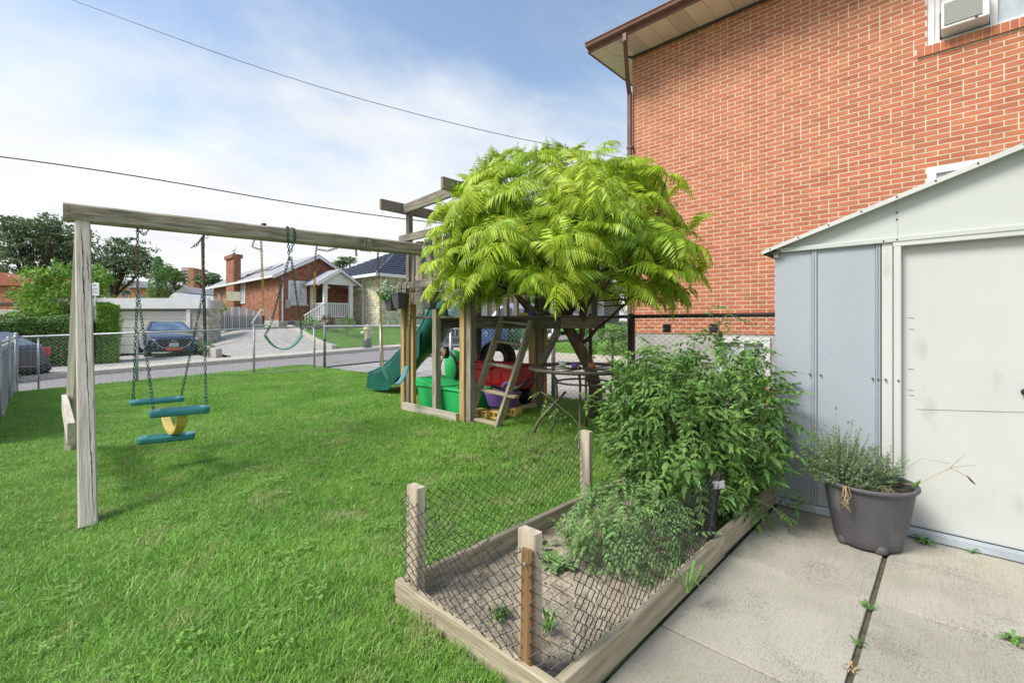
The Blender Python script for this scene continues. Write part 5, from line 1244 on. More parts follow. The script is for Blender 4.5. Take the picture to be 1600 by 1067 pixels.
# green ride-on with black hoop
ro = empty('ride_on_toy', (-5.72, 4.75, GT), 'green ride on toy with black tubular hoop behind the tower post', 'toy')
c = Vector((-5.78, 4.78, GT + .50)); mb = MB()
rings = []
for z, r in ((-.30, .08), (-.22, .16), (0, .20), (.16, .19), (.26, .13), (.30, .04)): rings.append([c + Vector((r * math.cos(a), r * .7 * math.sin(a), z)) for a in [2 * PI * k / 14 for k in range(14)]])
mb.loft(rings); mb.build('body', m_toygreen, ro)
mb = MB(); mb.tube([c + Vector((.27 * math.cos(a), -.17, .30 * math.sin(a))) for a in [2 * PI * k / 20 for k in range(20)]], .014, 6, closed=True)
mb.tube([c + Vector((.20 * math.cos(a) - .04, -.10, .24 * math.sin(a))) for a in [2 * PI * k / 20 for k in range(20)]], .010, 6, closed=True); mb.build('hoop', m_toyblack, ro)
mb = MB(); mb.tube([c + Vector((.36, -.1, -.28)), c + Vector((-.30, -.1, -.34)), c + Vector((-.34, -.1, 0.0))], .012, 6); mb.build('frame', m_galv, ro)
# big black tyre with mesh and yellow hub
ty = empty('tyre', (-5.2, 5.35, GT), 'big black tyre lying upright behind the red wagon', 'tyre')
c = Vector((-5.30, 5.28, GT + .68)); mb = MB(); mb.tube([c + Vector((.26 * math.cos(a), 0, .20 * math.sin(a))) for a in [2 * PI * k / 24 for k in range(24)]], .10, 8, closed=True); mb.build('rubber', m_rubber, ty)
mb = MB(); mb.tube([c + Vector((.30 * math.cos(a), -.11, .24 * math.sin(a))) for a in [2 * PI * k / 24 for k in range(24)]], .022, 6, closed=True); mb.build('tread_band', m_toyblack, ty)
hb_ = empty('toy_disc', (-5.35, 4.6, GT + .7), 'small yellow toy wheel disc beside the middle tower post', 'toy'); c = W(694, 551, 6.85)
mb = MB(); mb.tube([c, c + Vector((.02, .05, 0))], .085, 16); mb.build('tyre', m_toyblack, hb_); mb = MB(); mb.tube([c - Vector((.004, .012, 0)), c], .06, 16); mb.build('disc', mat('toy_orange', (.65, .35, .10), None, .4, bump=0), hb_)
# purple toy barrow with black handle, yellow blocks
pb = empty('toy_wheelbarrow', (-4.25, 4.6, GT), 'purple toy wheelbarrow with long black handles behind the ladder', 'toy wheelbarrow')
mb = MB(); tapered(mb, (-4.42, 4.50, GT + .10), .30, .26, .42, .34, .20, .3); mb.build('tray', m_toypurple, pb, bevel=.02)
mb = MB(); mb.tube([Vector((-4.42, 4.62, GT + .30)) + Vector((.13 * math.cos(a), 0, .11 * math.sin(a))) for a in [PI * k / 10 for k in range(11)]], .03, 6); mb.build('back_rest', m_toypurple, pb)
H0, H1, H2, H3 = W(768, 603, 6.1), W(798, 611, 6.0), W(815, 603, 5.95), W(826, 593, 5.92)
mb = MB(); mb.tube([H0, H1, H2, H3], [.02, .024, .022, .02], 8); mb.tube([H3, W(833, 590, 5.9), W(836, 593, 5.9), W(830, 600, 5.9), W(820, 603, 5.92)], .013, 6); mb.build('handle', m_toyblack, pb)
mb = MB(); mb.tube([(-4.62, 4.55, GT + .09), (-4.62, 4.62, GT + .09)], .09, 14); mb.build('wheel', m_yel, pb)
for i, (px, py, s) in enumerate(((757, 636, .16), (776, 633, .15), (803, 630, .14))):
    T = empty('toy_block', W(px, py, 6.0), ['yellow slotted toy block, nearest the tower post', 'yellow slotted toy block under the purple barrow', 'small yellow block at the ladder foot on the right'][i], 'toy', 'yellow toy blocks under the tower')
    p = W(px, py, [6.05, 6.0, 6.2][i]); p.z = GT + .05; mb = MB(); mb.box((p.x - s, p.y - .07, p.z - .05), (p.x + s * .6, p.y + .07, p.z - .02)); mb.box((p.x - s, p.y - .07, p.z + .03), (p.x + s * .6, p.y + .07, p.z + .055))
    for k in range(4): mb.box((p.x - s + k * s * .5, p.y - .07, p.z - .02), (p.x - s + k * s * .5 + .025, p.y + .07, p.z + .03))
    mb.build('block', m_yel, T, bevel=.006)
dt = empty('deck_toy', W(822, 497, 5.9), 'small yellow and purple toy lying on the deck above the ladder', 'toy'); p = W(822, 497, 6.0)
mb = MB(); mb.box((p.x - .09, p.y - .05, 1.516), (p.x + .07, p.y + .05, 1.55)); mb.build('tray', mat('toy_yellow', (.75, .60, .05), None, .4, bump=0), dt, bevel=.005); mb = MB(); mb.tube([(p.x, p.y, 1.551), (p.x, p.y, 1.60)], .03, 10); mb.build('knob', m_toypurple, dt); mb = MB(); mb.box((p.x + .08, p.y - .04, 1.516), (p.x + .16, p.y + .04, 1.58)); mb.build('cube', mat('toy_blue', (.05, .08, .45), None, .4, bump=0), dt, bevel=.005)

# ============================================================ TABLE
TC = Vector((-3.06, 4.42, 0)); tz0 = .10; th_ = .905
tb2 = empty('patio_table', (TC.x, TC.y, tz0), 'round bronze metal patio table without cloth standing under the tree', 'table')
mb = MB(); ring = [TC + Vector((.60 * math.cos(a), .60 * math.sin(a), th_)) for a in [2 * PI * k / 40 for k in range(40)]]; rings = []
for k in range(41):
    a = 2 * PI * k / 40; rr = Vector((math.cos(a), math.sin(a), 0)); rings.append([TC + rr * x + Vector((0, 0, th_ + z)) for x, z in ((.57, -.02), (.62, -.022), (.63, 0), (.62, .018), (.57, .014))])
mb.loft(rings, cap=False); mb.build('top_rim', m_tablemetal, tb2)
mb = MB()
for s in range(8):
    a = 2 * PI * s / 8; rr = Vector((math.cos(a), math.sin(a), 0)); mb.bar(TC + rr * .05 + Vector((0, 0, th_ - .012)), TC + rr * .575 + Vector((0, 0, th_ - .012)), .03, .012)
mb.build('top_spokes', m_tablemetal, tb2)
mb = MB(); mb.tube([TC + Vector((.30 * math.cos(a), .30 * math.sin(a), th_ - .16)) for a in [2 * PI * k / 24 for k in range(24)]], .012, 6, closed=True); mb.build('lower_ring', m_tablemetal, tb2)
for s in range(4):
    a = 2 * PI * s / 4 + .5; rr = Vector((math.cos(a), math.sin(a), 0)); mb = MB()
    mb.tube([TC + rr * .50 + Vector((0, 0, th_ - .02)), TC + rr * .38 + Vector((0, 0, th_ - .05)), TC + rr * .31 + Vector((0, 0, th_ - .14)), TC + rr * .30 + Vector((0, 0, .48)), TC + rr * .33 + Vector((0, 0, .26)), TC + rr * .42 + Vector((0, 0, .10)), TC + rr * .47 + Vector((0, 0, .06))], .014, 8); mb.build('leg', m_tablemetal, tb2)
a = W(836, 682, 5.05); mb = MB(); mb.tube([W(884, 612, 5.05), W(860, 637, 5.0), W(845, 653, 4.96), W(839, 662, 4.94), W(835, 676, 4.93)], .014, 7); o = mb.build('chair_leg', m_tablemetal, None); tag(o, 'curved metal tube leaning in the grass left of the table', 'metal tube')
for i, (dx, dy, s, mm, nm, lb_) in enumerate(((-.26, -.05, .05, m_white, 'cup', 'white cup standing on the round table'), (-.05, -.1, .045, m_toypurple, 'cup', 'dark cup beside the white cup on the table'), (.12, 0, .05, m_brick, 'flower_pot', 'small terracotta pot on the right of the table'))):
    mb = MB(); c = TC + Vector((dx, dy, th_)); mb.lathe([(.001, .0), (s * .7, .0), (s, .06), (s * .9, .06), (s * .6, .01)], 14, c=tuple(c)); o = mb.build(nm, mm, None, fixn=False); tag(o, lb_, 'cup' if i < 2 else 'pot')

# ============================================================ SUMAC TREE
def frond(seed):
    random.seed(seed); V, Fc = [], []
    def add(vs, fs):
        n = len(V); V.extend(vs); Fc.extend([tuple(i + n for i in f) for f in fs])
    L_ = .36; K = 12; dr = rnd(.10, .24)
    def C(t): return Vector((L_ * t * (1 - .12 * t), .02 * math.sin(seed + t * 2), .05 * math.sin(t * PI * .6) - dr * t * t))
    r = .0022; P = [C(t) for t in (0, .25, .5, .75, 1)]
    for a, b in zip(P, P[1:]): add([a + Vector((0, -r, 0)), a + Vector((0, r, 0)), b + Vector((0, r, 0)), b + Vector((0, -r, 0))], [(0, 1, 2, 3)])
    for i in range(K):
        t = .16 + .84 * i / (K - 1); b = C(min(t, 1)); tan = (C(min(1, t + .05)) - C(t - .05)).normalized(); l = .125 * math.sin(PI * (.22 + .68 * t)) * rnd(.85, 1.15); wd = l * .085
        for sgn in (-1, 1):
            d = (tan * (.35 + .5 * t) + Vector((0, sgn, -.30 - rnd(-.25, .5)))).normalized(); dn_ = Vector((0, 0, -1)) * l * rnd(.25, .5); s = d.cross(Vector((0, 0, 1))).normalized()
            m1 = b + d * l * .3; m2 = b + d * l * .66 + dn_ * .45; tip = b + d * l + dn_
            f_ = Vector((0, 0, -.25 * wd))
            add([b, m1 + s * wd, m1 - s * wd, m2 + s * wd * .8, m2 - s * wd * .8, tip], [(0, 1, 2), (1, 3, 4, 2), (3, 5, 4)])
    b = C(1); add([b, b + Vector((.03, .007, -.02)), b + Vector((.03, -.007, -.02)), b + Vector((.07, 0, -.06))], [(0, 1, 3, 2)])
    me = bpy.data.meshes.new('frond'); me.from_pydata(V, [], Fc); me.materials.append(m_frond); return me, [Vector(v) for v in V], Fc
FRD = [frond(i) for i in range(8)]
random.seed(61)
tb0 = Vector((-3.50, 5.35, lz(-3.5, 5.35) - .05))
tree = empty('sumac_tree', tb0, 'lime green tree with drooping feathery fronds and a leaning trunk beside the tower', 'tree')
C0 = W(874, 404, 5.75); CRR = Vector((1.42, 1.42, 1.14))
t1 = W(903, 540, 6.15); t2 = W(884, 505, 5.95); t3 = W(878, 460, 5.9)
mb = MB(); mb.tube([tb0, tb0.lerp(W(930, 590, 6.3), .8), W(922, 575, 6.3), t1, t2], [.11, .095, .085, .075, .07], 10); mb.build('trunk', m_bark, tree)
forks = []
def branch(pts, r0, r1):
    pts = [Vector(p) for p in pts]; sm = [pts[0]]
    for a, b in zip(pts, pts[1:]): sm += [a.lerp(b, .33) + rvec() * .025, a.lerp(b, .66) + rvec() * .025, b]
    n = len(sm); mb = MB(); mb.tube(sm, [r0 + (r1 - r0) * i / (n - 1) for i in range(n)], 7); mb.build('branch', m_darkbark if r0 < .04 else m_bark, tree); forks.append((sm[n // 2], sm[-1]))
branch([t2, W(845, 490, 5.8), W(800, 455, 5.5), W(765, 430, 5.2)], .045, .015)
branch([t2, W(872, 470, 5.9), W(850, 400, 5.8), W(830, 320, 5.8)], .05, .012)
branch([t2, W(892, 450, 6.0), W(905, 380, 6.1), W(900, 290, 6.1)], .05, .012)
branch([t1, W(915, 480, 5.9), W(960, 430, 5.6), W(1010, 390, 5.5)], .045, .012)
branch([t2, W(868, 480, 5.6), W(860, 440, 5.0), W(850, 410, 4.6)], .035, .010)
branch([W(884, 500, 5.95), W(905, 470, 5.6), W(930, 440, 5.1), W(950, 420, 4.7)], .03, .010)
branch([t2, W(820, 480, 6.2), W(760, 420, 6.3)], .03, .01)
branch([t1, W(950, 500, 6.2), W(1010, 450, 6.3)], .03, .01)
whorls = []
tries = 0
while len(whorls) < 330 and tries < 20000:
    tries += 1; v = rvec()
    if v.z < -.50: continue
    hr = 1 + .26 * noise.noise(v * 3.1 + Vector((4, 1, 0))) + .06 * noise.noise(v * 7)
    k = hr * (1.0 if rnd(0, 1) < .74 else rnd(.62, .9))
    q = C0 + Vector((v.x * CRR.x, v.y * CRR.y, v.z * CRR.z)) * k
    # flattened lower rim, lopsided outline
    if v.z < 0: q.z += .10
    if any((q - w_[0]).length < .13 for w_ in whorls): continue
    whorls.append((q, v))
items = []
for q, v in whorls:
    o_ = Vector((v.x, v.y, 0)); o_ = o_.normalized() if o_.length > .05 else rvec()
    n = random.randint(5, 8); a0 = rnd(0, 6.28); sc_ = rnd(.78, 1.12)
    tilt = (Vector((0, 0, 1)) + Vector((v.x, v.y, 0)) * .9 + rvec() * .25).normalized()
    ax = tilt.orthogonal().normalized()
    for i in range(n):
        d = ax.copy(); d.rotate(Quaternion(tilt, a0 + 2 * PI * i / n + rnd(-.25, .25))); d = (d + tilt * rnd(-.05, .55)).normalized()
        items.append((q, orient(q, d, tilt, sc_ * rnd(.6, 1.2)), random.randrange(8)))
for px, py, d in ((700, 330, 5.4), (780, 238, 5.7), (830, 240, 5.8), (890, 236, 6.0), (945, 262, 5.9), (980, 285, 5.7), (1075, 350, 5.2), (1085, 420, 5.1), (795, 250, 5.8), (765, 262, 5.8), (850, 243, 5.9), (875, 240, 6.0), (915, 262, 6.0), (960, 275, 5.9), (720, 300, 5.8), (740, 278, 5.8), (1010, 290, 5.6), (1040, 300, 5.5)):
    q = W(px, py + 14, d)
    for i in range(7):
        a = rnd(0, 6.28); items.append((q, orient(q, (math.cos(a) * .7, math.sin(a) * .7, rnd(.7, 1.9)), (0, 0, 1), rnd(.6, .95)), random.randrange(8)))
# inner shaded fronds fill
for i in range(260):
    v = rvec(); v.z = abs(v.z) * .8 - .25; q = C0 + Vector((v.x * CRR.x, v.y * CRR.y, v.z * CRR.z)) * rnd(.45, .8)
    items.append((q, orient(q, (v.x + rnd(-.5, .5), v.y + rnd(-.5, .5), rnd(-.2, .4)), (0, 0, 1), rnd(.7, 1)), random.randrange(8)))
cp = Vector((0, 0, CH)); items.sort(key=lambda t: (t[0] - cp).length)
for q, M_, k in items[:298]: inst('frond', FRD[k][0], M_, tree)
fo = MB()
for q, M_, k in items[298:]: join_inst(fo, FRD[k][1], FRD[k][2], M_)
fo.build('foliage', m_frond, tree, kind='stuff', fixn=False)
mb = MB()
for q, v in whorls[:120]:
    f = min(forks, key=lambda f_: (f_[1] - q).length); s_ = f[1].lerp(f[0], rnd(0, .6)); mb.tube([s_, s_.lerp(q, .5) + Vector((0, 0, -.06)), q], [.011, .008, .005], 4, cap=False)
mb.build('twigs', m_darkbark, tree, kind='stuff', fixn=False)
print('fronds', len(items), 'whorls', len(whorls))

# ============================================================ FENCES
random.seed(71)
def gpost(T, x, y, z0, z1, r, m, cap=True, nm='post'):
    mb = MB(); mb.tube([(x, y, z0 - .1), (x, y, z1)], r, 10)
    if cap: mb.lathe([(r * 1.15, -.01), (r * 1.15, .015), (r * .7, .035), (.001, .045)], 10, c=(x, y, z1))
    return mb.build(nm, m, T)
A0 = Vector((-15.2, -.06, 0)); A1 = Vector((-13.35, 6.13, 0))
fz = lambda p: lz(p.x, p.y) if p.x > -15 else gz(p.x, p.y)
ff = empty('chain_link_fence', A0, 'galvanised chain link fence along the road at the far end of the lawn', 'fence')
def frun(T, P, Q, h0, h1, m, posts, pm, w_=.058, r=.0032, rr=.022, pr=.028, zb=None):
    w_ = .105
    P = Vector(P); Q = Vector(Q); zb = zb or (lambda t: gz(*(P.lerp(Q, t)).xy) + .02)
    H = lambda t: h0 + (h1 - h0) * t
    chainlink('wire_mesh', P, Q, lambda t: zb(t), lambda t: zb(t) + H(t) - .02, w_, r, m, T, 3, 0.004)
    mb = MB(); mb.tube([P + Vector((0, 0, zb(0) + H(0))), P.lerp(Q, .5) + Vector((0, 0, zb(.5) + H(.5))), Q + Vector((0, 0, zb(1) + H(1)))], rr, 8); mb.build('top_rail', pm, T)
    for t in posts: p = P.lerp(Q, t); gpost(T, p.x, p.y, zb(t) - .1, zb(t) + H(t) + (.02 if t not in (0, 1) else .06), pr * (1.3 if t in (0, 1) else 1), pm)
frun(ff, A0, A1, 1.20, 1.22, m_galv, (0, .33, .72, 1), m_galv)
gpost(ff, A0.x + .12, A0.y + .35, -.1, 1.05, .018, m_galv); mb = MB(); mb.tube([A0 + Vector((0, 0, .45)), A0 + Vector((.12, .35, .45))], .014, 6); mb.tube([A0 + Vector((0, 0, .12)), A0 + Vector((.12, .35, .12))], .014, 6); mb.build('gate_stile', m_galv, ff)
gpost(ff, A1.x - .12, A1.y - .25, 0, 1.32, .03, m_galv)
for z in (.25, .95): mb = MB(); mb.tube([(A1.x, A1.y, z - .02), (A1.x, A1.y, z + .02)], .042, 10); mb.build('post_band', m_screw, ff)
mb = MB(); mb.bar(A0 + Vector((0.05, 0, -.16)), A1 + Vector((0.05, 0, .08)), .10, .12); o = mb.build('base_kerb', m_found, ff)
fs_ = empty('chain_link_fence', A1, 'galvanised chain link fence running behind the slide and the tower', 'fence')
frun(fs_, A1, (-4.9, 6.2, 0), 1.22, 1.24, m_galv, (0, .36, .68, 1), m_galv, r=.0032)
fb_ = empty('chain_link_fence', (-4.85, 6.2, 0), 'brown vinyl coated chain link fence in front of the neighbour house foundation', 'fence')
frun(fb_, (-4.85, 6.2, 0), (-1.0, 6.2, 0), 1.38, 1.38, m_wirebrn, (0.18, 1), m_wirebrn, w_=.06, r=.0030, rr=.026, pr=.03)
p = Vector((-3.44, 6.2, 0)); mb = MB(); mb.tube([(p.x, p.y, 0), (p.x, p.y, 1.52)], .055, 12); mb.lathe([(.06, 0), (.06, .02), (.03, .04), (.001, .05)], 12, c=(p.x, p.y, 1.52)); mb.build('corner_post', m_wirebrn, fb_)
for i, px in enumerate((1042, 1115)):
    c = onY(px, 513, 6.13); T = empty('solar_lamp', c, ['dark square solar lamp on the brown fence, the left one beside the tree', 'dark square solar lamp on the brown fence behind the tall tomato shoot'][i], 'lamp', 'solar lamps on the brown fence')
    mb = MB(); mb.box((c.x - .05, c.y - .02, c.z - .055), (c.x + .05, c.y + .03, c.z + .055)); mb.build('housing', m_toyblack, T, bevel=.006); mb = MB(); mb.box((c.x - .038, c.y - .026, c.z - .04), (c.x + .038, c.y - .0205, c.z + .04)); mb.build('lens', m_glass, T)
sf = empty('slatted_fence', (-15.2, -.10, 0), 'chain link fence with dark privacy slats at the left edge of the lawn', 'fence')
mbs = []
slme = MB(); slme.box((-.0185, -.004, 0), (.0185, .004, 1.12)); slm = slme.mesh('slat', m_slat)
for i in range(140):
    x = -15.1 + i * .047 * 1.0
    if x > -8.6: break
    y = -.10 - .03 * (x + 15.2); inst('slat', slm, Matrix.Translation((x, y, gz(x, y) + .02)) @ Matrix.Rotation(rnd(-.12, .12), 4, 'Z'), sf)
frun(sf, (-15.2, -.08, 0), (-8.6, -.27, 0), 1.20, 1.20, m_galv, (.36, .72, 1), m_galv, w_=.07, r=.002)
# stack of bricks by the shed corner
for i, (px, py) in enumerate(((1203, 612), (1200, 619), (1204, 626))):
    c = onY(px, py, 5.2); mb = MB(); mb.box((c.x - .14, c.y - .05, c.z - .028), (c.x + .10, c.y + .05, c.z + .028)); o = mb.build('loose_brick', m_brick, None, bevel=.004); tag(o, ['top brick of the small stack behind the shed corner', 'middle brick of the small stack behind the shed corner', 'third brick of the small stack behind the shed corner'][i], 'brick', 'bricks stacked behind the shed corner')
c = onY(1202, 640, 5.2); mb = MB(); mb.box((c.x - .2, 5.1, 0), (c.x + .1, 5.3, c.z + .03)); o = mb.build('concrete_block', m_found, None); tag(o, 'grey concrete block carrying the small brick stack behind the shed', 'block')
# ============================================================ FAR SIDE OF THE ROAD
random.seed(81)
FW = Vector((-SR, CR, 0)); RT = Vector((CR, SR, 0)); RZ = R(43.4)
def lbox(T, name, c, a, b, m, rz=RZ, bev=0, label=None, par=None):
    """box in a local frame at c turned by rz: local x right, y away"""
    M_ = Matrix.Translation(c) @ Matrix.Rotation(rz, 4, 'Z'); mb = MB(); mb.box(a, b); mb.xf(M_); return mb.build(name, m, par or T, bevel=bev, label=label)
m_garagedoor = mat('garage_door_cream', (.66, .65, .56), (.60, .59, .50), .5, 2, bump=.05)
# garage
GC = W(165, HZ, 22.5); GC.z = 0; gw = 160 / F * 22.5; gtop = CH + 41 / F * 22.5; gf = CH + 25 / F * 22.5
ga = empty('garage', GC, 'low flat roofed garage with white fascia and cream roll door behind the parked car', 'garage')
lbox(ga, 'block_wall', GC, (gw * .83, .02, -.4), (gw, 1.0, gf), m_block); lbox(ga, 'block_wall', GC, (-3, .02, -.4), (.3, 1.0, gf), m_block); lbox(ga, 'back_wall', GC, (.3, .8, -.4), (gw * .83, 1.0, gf), m_block)
lbox(ga, 'fascia', GC, (-3.1, -.12, gf), (gw + .06, .1, gtop), m_white); lbox(ga, 'roof', GC, (-3.1, .1, gf), (gw + .06, 1.1, gtop - .1), m_found); lbox(ga, 'soffit_strip', GC, (-3, -.02, gf - .06), (gw, .02, gf - .002), m_shedwhite)
lbox(ga, 'post', GC, (gw * .79, -.02, -.3), (gw * .828, .10, gf - .062), m_white)
for k in range(5): z = .0 + k * (gf - .1) / 5; lbox(ga, 'door_panel', GC, (.3, .12, z), (gw * .788, .16, z + (gf - .1) / 5 - .02), m_garagedoor)
# car body loft
def car(T, c, rz, L_, Wd, H, body, prof, m_trim=None, wheels=(.78, -.80), wr=.32, glassm=None, belt=None):
    """local: front at -Y. prof: list of (y, zbot, zhood/roof, halfwidth_top factor)"""
    M_ = Matrix.Translation(c) @ Matrix.Rotation(rz, 4, 'Z'); hw = Wd / 2; rings = []
    for (y, zb, zt, k, kt) in prof:
        w = hw * k; wt = hw * kt; zm = zb + (zt - zb) * .55
        rings.append([Vector(p) for p in ((-w * .9, y, zb), (-w, y, zb + .12), (-w, y, zm), (-wt * 1.0, y, zt - .03), (-wt * .9, y, zt), (wt * .9, y, zt), (wt, y, zt - .03), (w, y, zm), (w, y, zb + .12), (w * .9, y, zb))])
    mb = MB(); mb.loft(rings); mb.xf(M_); mb.build('body', body, T)
    def add(name, m, fn, par=None, bev=0):
        q = MB(); fn(q); q.xf(M_); return q.build(name, m, par or T, bevel=bev)
    for y in (-L_ / 2 * wheels[0], L_ / 2 * -wheels[1]):
        for s in (-1, 1):
            w = add('wheel', m_rubber, lambda q: q.tube([(s * (hw - .20), y, wr), (s * (hw + .01), y, wr)], wr, 18)); add('rim', m_galv, lambda q: q.tube([(s * (hw + .005), y, wr), (s * (hw + .018), y, wr)], wr * .62, 10), w)
    return M_, add
m_carblue = mat('car_dark_blue', (.055, .075, .13), (.04, .055, .10), .18, 3, bump=0, coat=1.0, metal=.5)
m_carsilver = mat('car_silver', (.48, .50, .53), (.42, .44, .47), .25, 3, bump=0, coat=1.0, metal=.5)
m_cardark = mat('car_charcoal', (.05, .055, .065), None, .3, 3, bump=0, coat=1)
m_chrome = mat('chrome', (.75, .76, .78), None, .12, 3, bump=0, metal=1)
m_blktrim = mat('black_grille', (.012, .012, .014), None, .4, 3, bump=0)
m_lamp = mat('headlamp', (.75, .78, .82), (.4, .42, .45), .1, 20, bump=0)
m_redlamp = mat('tail_lamp', (.65, .03, .03), (.4, .02, .02), .2, 8, bump=0)
cc = W(261, HZ, 18.8 + 2.1); cc.z = gz(cc.x, cc.y) + .02
ca = empty('parked_car', cc, 'dark blue hatchback parked nose out in front of the garage', 'car')
hbp = [(-2.12, .28, .62, .80, .70), (-2.05, .20, .74, .93, .82), (-1.85, .18, .84, .98, .88), (-1.2, .18, .97, 1, .93), (-.92, .18, 1.03, 1, .92), (0, .18, 1.05, 1, .92), (1.5, .2, 1.05, 1, .9), (2.0, .25, .95, .95, .82), (2.12, .35, .8, .88, .75)]
AIM = math.atan2(-cc.x, cc.y) + R(6)
M_, add = car(ca, cc, AIM, 4.3, 1.84, 1.45, m_carblue, hbp)
def gh(q, zt=1.46, y0=-.95, y1=-.15, y2=1.1, y3=1.95, zb=1.0, kb=.80, kt=.58, g=0):
    rings = []
    for (y, z, k) in ((y0, zb, kb), (y1, zt - .04, kt + .03), (y1 + .35, zt, kt), (y2, zt - .02, kt), (y3, zb, kb * .92)): rings.append((y, z, k))
    vs = []
    for y, z, k in rings: vs += [(-k, y, z), (k, y, z), (kb, y, zb - .02), (-kb, y, zb - .02)]
    fs = []
    for i in range(4): a = i * 4; fs += [(a, a + 1, a + 5, a + 4), (a + 1, a + 2, a + 6, a + 5), (a + 3, a, a + 4, a + 7)]
    fs += [(0, 3, 2, 1), (16, 17, 18, 19)]; q.add(vs, fs)
add('cabin', m_carblue, lambda q: gh(q), bev=.03)
def wsc(q): q.add([(-.68, -.93, 1.055), (.68, -.93, 1.055), (.53, -.22, 1.41), (-.53, -.22, 1.41)], [(0, 1, 2, 3)]); q.v = [(x, y - .03, z + .025) for x, y, z in q.v]
add('windscreen', mat('car_glass', (.06, .11, .17), (.16, .24, .32), .05, 2.5, bump=0, spec=1), wsc)
def sw_(q):
    for s in (-1, 1): q.add([(s * .80, -.70, 1.06), (s * .80, 1.5, 1.06), (s * .62, 1.1, 1.40), (s * .63, -.05, 1.40)], [(0, 1, 2, 3)])
SWS = [-1, 1]
for s_ in SWS: add('side_window', m_glass, lambda q: q.add([(s_ * .80, -.70, 1.06), (s_ * .80, 1.5, 1.06), (s_ * .62, 1.1, 1.40), (s_ * .63, -.05, 1.40)], [(0, 1, 2, 3)]))
add('grille', m_blktrim, lambda q: q.prism([(-.62, .70), (.62, .70), (.50, .48), (.36, .38), (-.36, .38), (-.50, .48)], 'y', -2.16, -2.02))
add('grille_chrome', m_chrome, lambda q: q.tube([(-.66, -2.14, .72), (-.52, -2.17, .47), (-.36, -2.18, .365), (.36, -2.18, .365), (.52, -2.17, .47), (.66, -2.14, .72)], .016, 6))
def emb(q):
    q.tube([(.085 * math.cos(a), -2.175, .615 + .065 * math.sin(a)) for a in [2 * PI * k / 18 for k in range(18)]], .009, 5, closed=True)
    q.tube([(-.08, -2.178, .635), (-.03, -2.178, .625), (0, -2.178, .59), (.03, -2.178, .625), (.08, -2.178, .635)], .007, 5)
add('emblem', m_chrome, emb)
pl_ = add('licence_plate', m_white, lambda q: q.box((-.155, -2.20, .41), (.155, -2.17, .545)), bev=.004)
add('plate_marks', mat('plate_blue', (.05, .1, .35), None, .5, bump=0), lambda q: [q.box((-.12 + i * .035, -2.203, .45), (-.10 + i * .035, -2.2005, .50)) for i in range(7)], pl_)
for s in (-1, 1):
    add('headlight', m_lamp, lambda q: q.add([(s * .60, -2.10, .74), (s * .88, -1.93, .80), (s * .87, -1.92, .70), (s * .62, -2.11, .66)], [(0, 1, 2, 3)]) or q.add([(s * .60, -2.13, .74), (s * .89, -1.96, .80), (s * .88, -1.95, .70), (s * .62, -2.14, .66)], [(0, 1, 2, 3)]))
    add('wing_mirror', m_cardark, lambda q: q.box((s * .90 - .07 * (s < 0), -.75, 1.0), (s * .90 + .18 * (1 if s > 0 else -.0) + (-.11 if s < 0 else 0), -.60, 1.12)), bev=.03)
    add('fog_vent', m_blktrim, lambda q: q.box((s * .70 - .12, -2.135, .36), (s * .70 + .12, -2.0, .46)), bev=.02)
add('lower_intake', m_blktrim, lambda q: q.box((-.55, -2.14, .20), (.55, -2.0, .30)), bev=.02)
add('red_bumper_tape', mat('tape_red', (.75, .12, .06), (.55, .08, .04), .5, 20, bump=0), lambda q: q.box((-.28, -2.165, .25), (.30, -2.145, .34)), bev=.004)
# dark car partly behind hedge at the left
c = W(-74, HZ, 13.6); c.z = gz(c.x, c.y) - .15
c2_ = empty('parked_car', c, 'dark grey car with red tail lamp standing by the hedge at the far left', 'car')
M_, add = car(c2_, c, R(-46.6 - 6), 4.4, 1.8, 1.5, m_cardark, [(-2.12, .28, .62, .80, .70), (-2.05, .20, .74, .93, .82), (-1.2, .18, .97, 1, .93), (-.92, .18, 1.03, 1, .92), (1.5, .2, 1.1, 1, .9), (2.0, .25, 1.1, .96, .86), (2.15, .35, .9, .92, .8)])
add('cabin', m_cardark, lambda q: gh(q, y3=2.0, zt=1.5, zb=1.05), bev=.03); add('rear_window', m_glass, lambda q: q.add([(-.6, 2.02, 1.08), (.6, 2.02, 1.08), (.5, 1.3, 1.46), (-.5, 1.3, 1.46)], [(0, 1, 2, 3)]))
for s in (-1, 1): add('tail_lamp', m_redlamp, lambda q: q.box((s * .80 - .12, 1.80, .78), (s * .80 + .12, 2.12, 1.0)), bev=.03)
add('bumper', m_blktrim, lambda q: q.box((-.85, 1.9, .3), (.85, 2.25, .5)), bev=.05)
# silver pickup / van / bins beyond the side fence
c = W(704, HZ, 19.5) + FW * 2.3; c.z = gz(c.x, c.y) - .1
s1 = empty('parked_suv', c, 'silver off road car seen from the front behind the tower posts', 'car')
M_, add = car(s1, c, RZ + .12, 4.6, 1.85, 1.8, m_carsilver, [(-2.3, .35, .80, .86, .8), (-2.2, .3, 1.0, .95, .9), (-1.0, .3, 1.10, 1, .95), (-.9, .3, 1.15, 1, .95), (2.2, .3, 1.15, 1, .95), (2.3, .4, 1.1, .95, .9)], wr=.38)
add('cabin', m_carsilver, lambda q: gh(q, y0=-.95, y1=-.5, y2=2.0, y3=2.25, zt=1.82, zb=1.12, kb=.85, kt=.70), bev=.04); add('windscreen', m_glass, lambda q: q.add([(-.76, -.98, 1.2), (.76, -.98, 1.2), (.66, -.56, 1.74), (-.66, -.56, 1.74)], [(0, 1, 2, 3)]))
add('grille', m_blktrim, lambda q: q.box((-.55, -2.36, .62), (.55, -2.28, .92)), bev=.02)
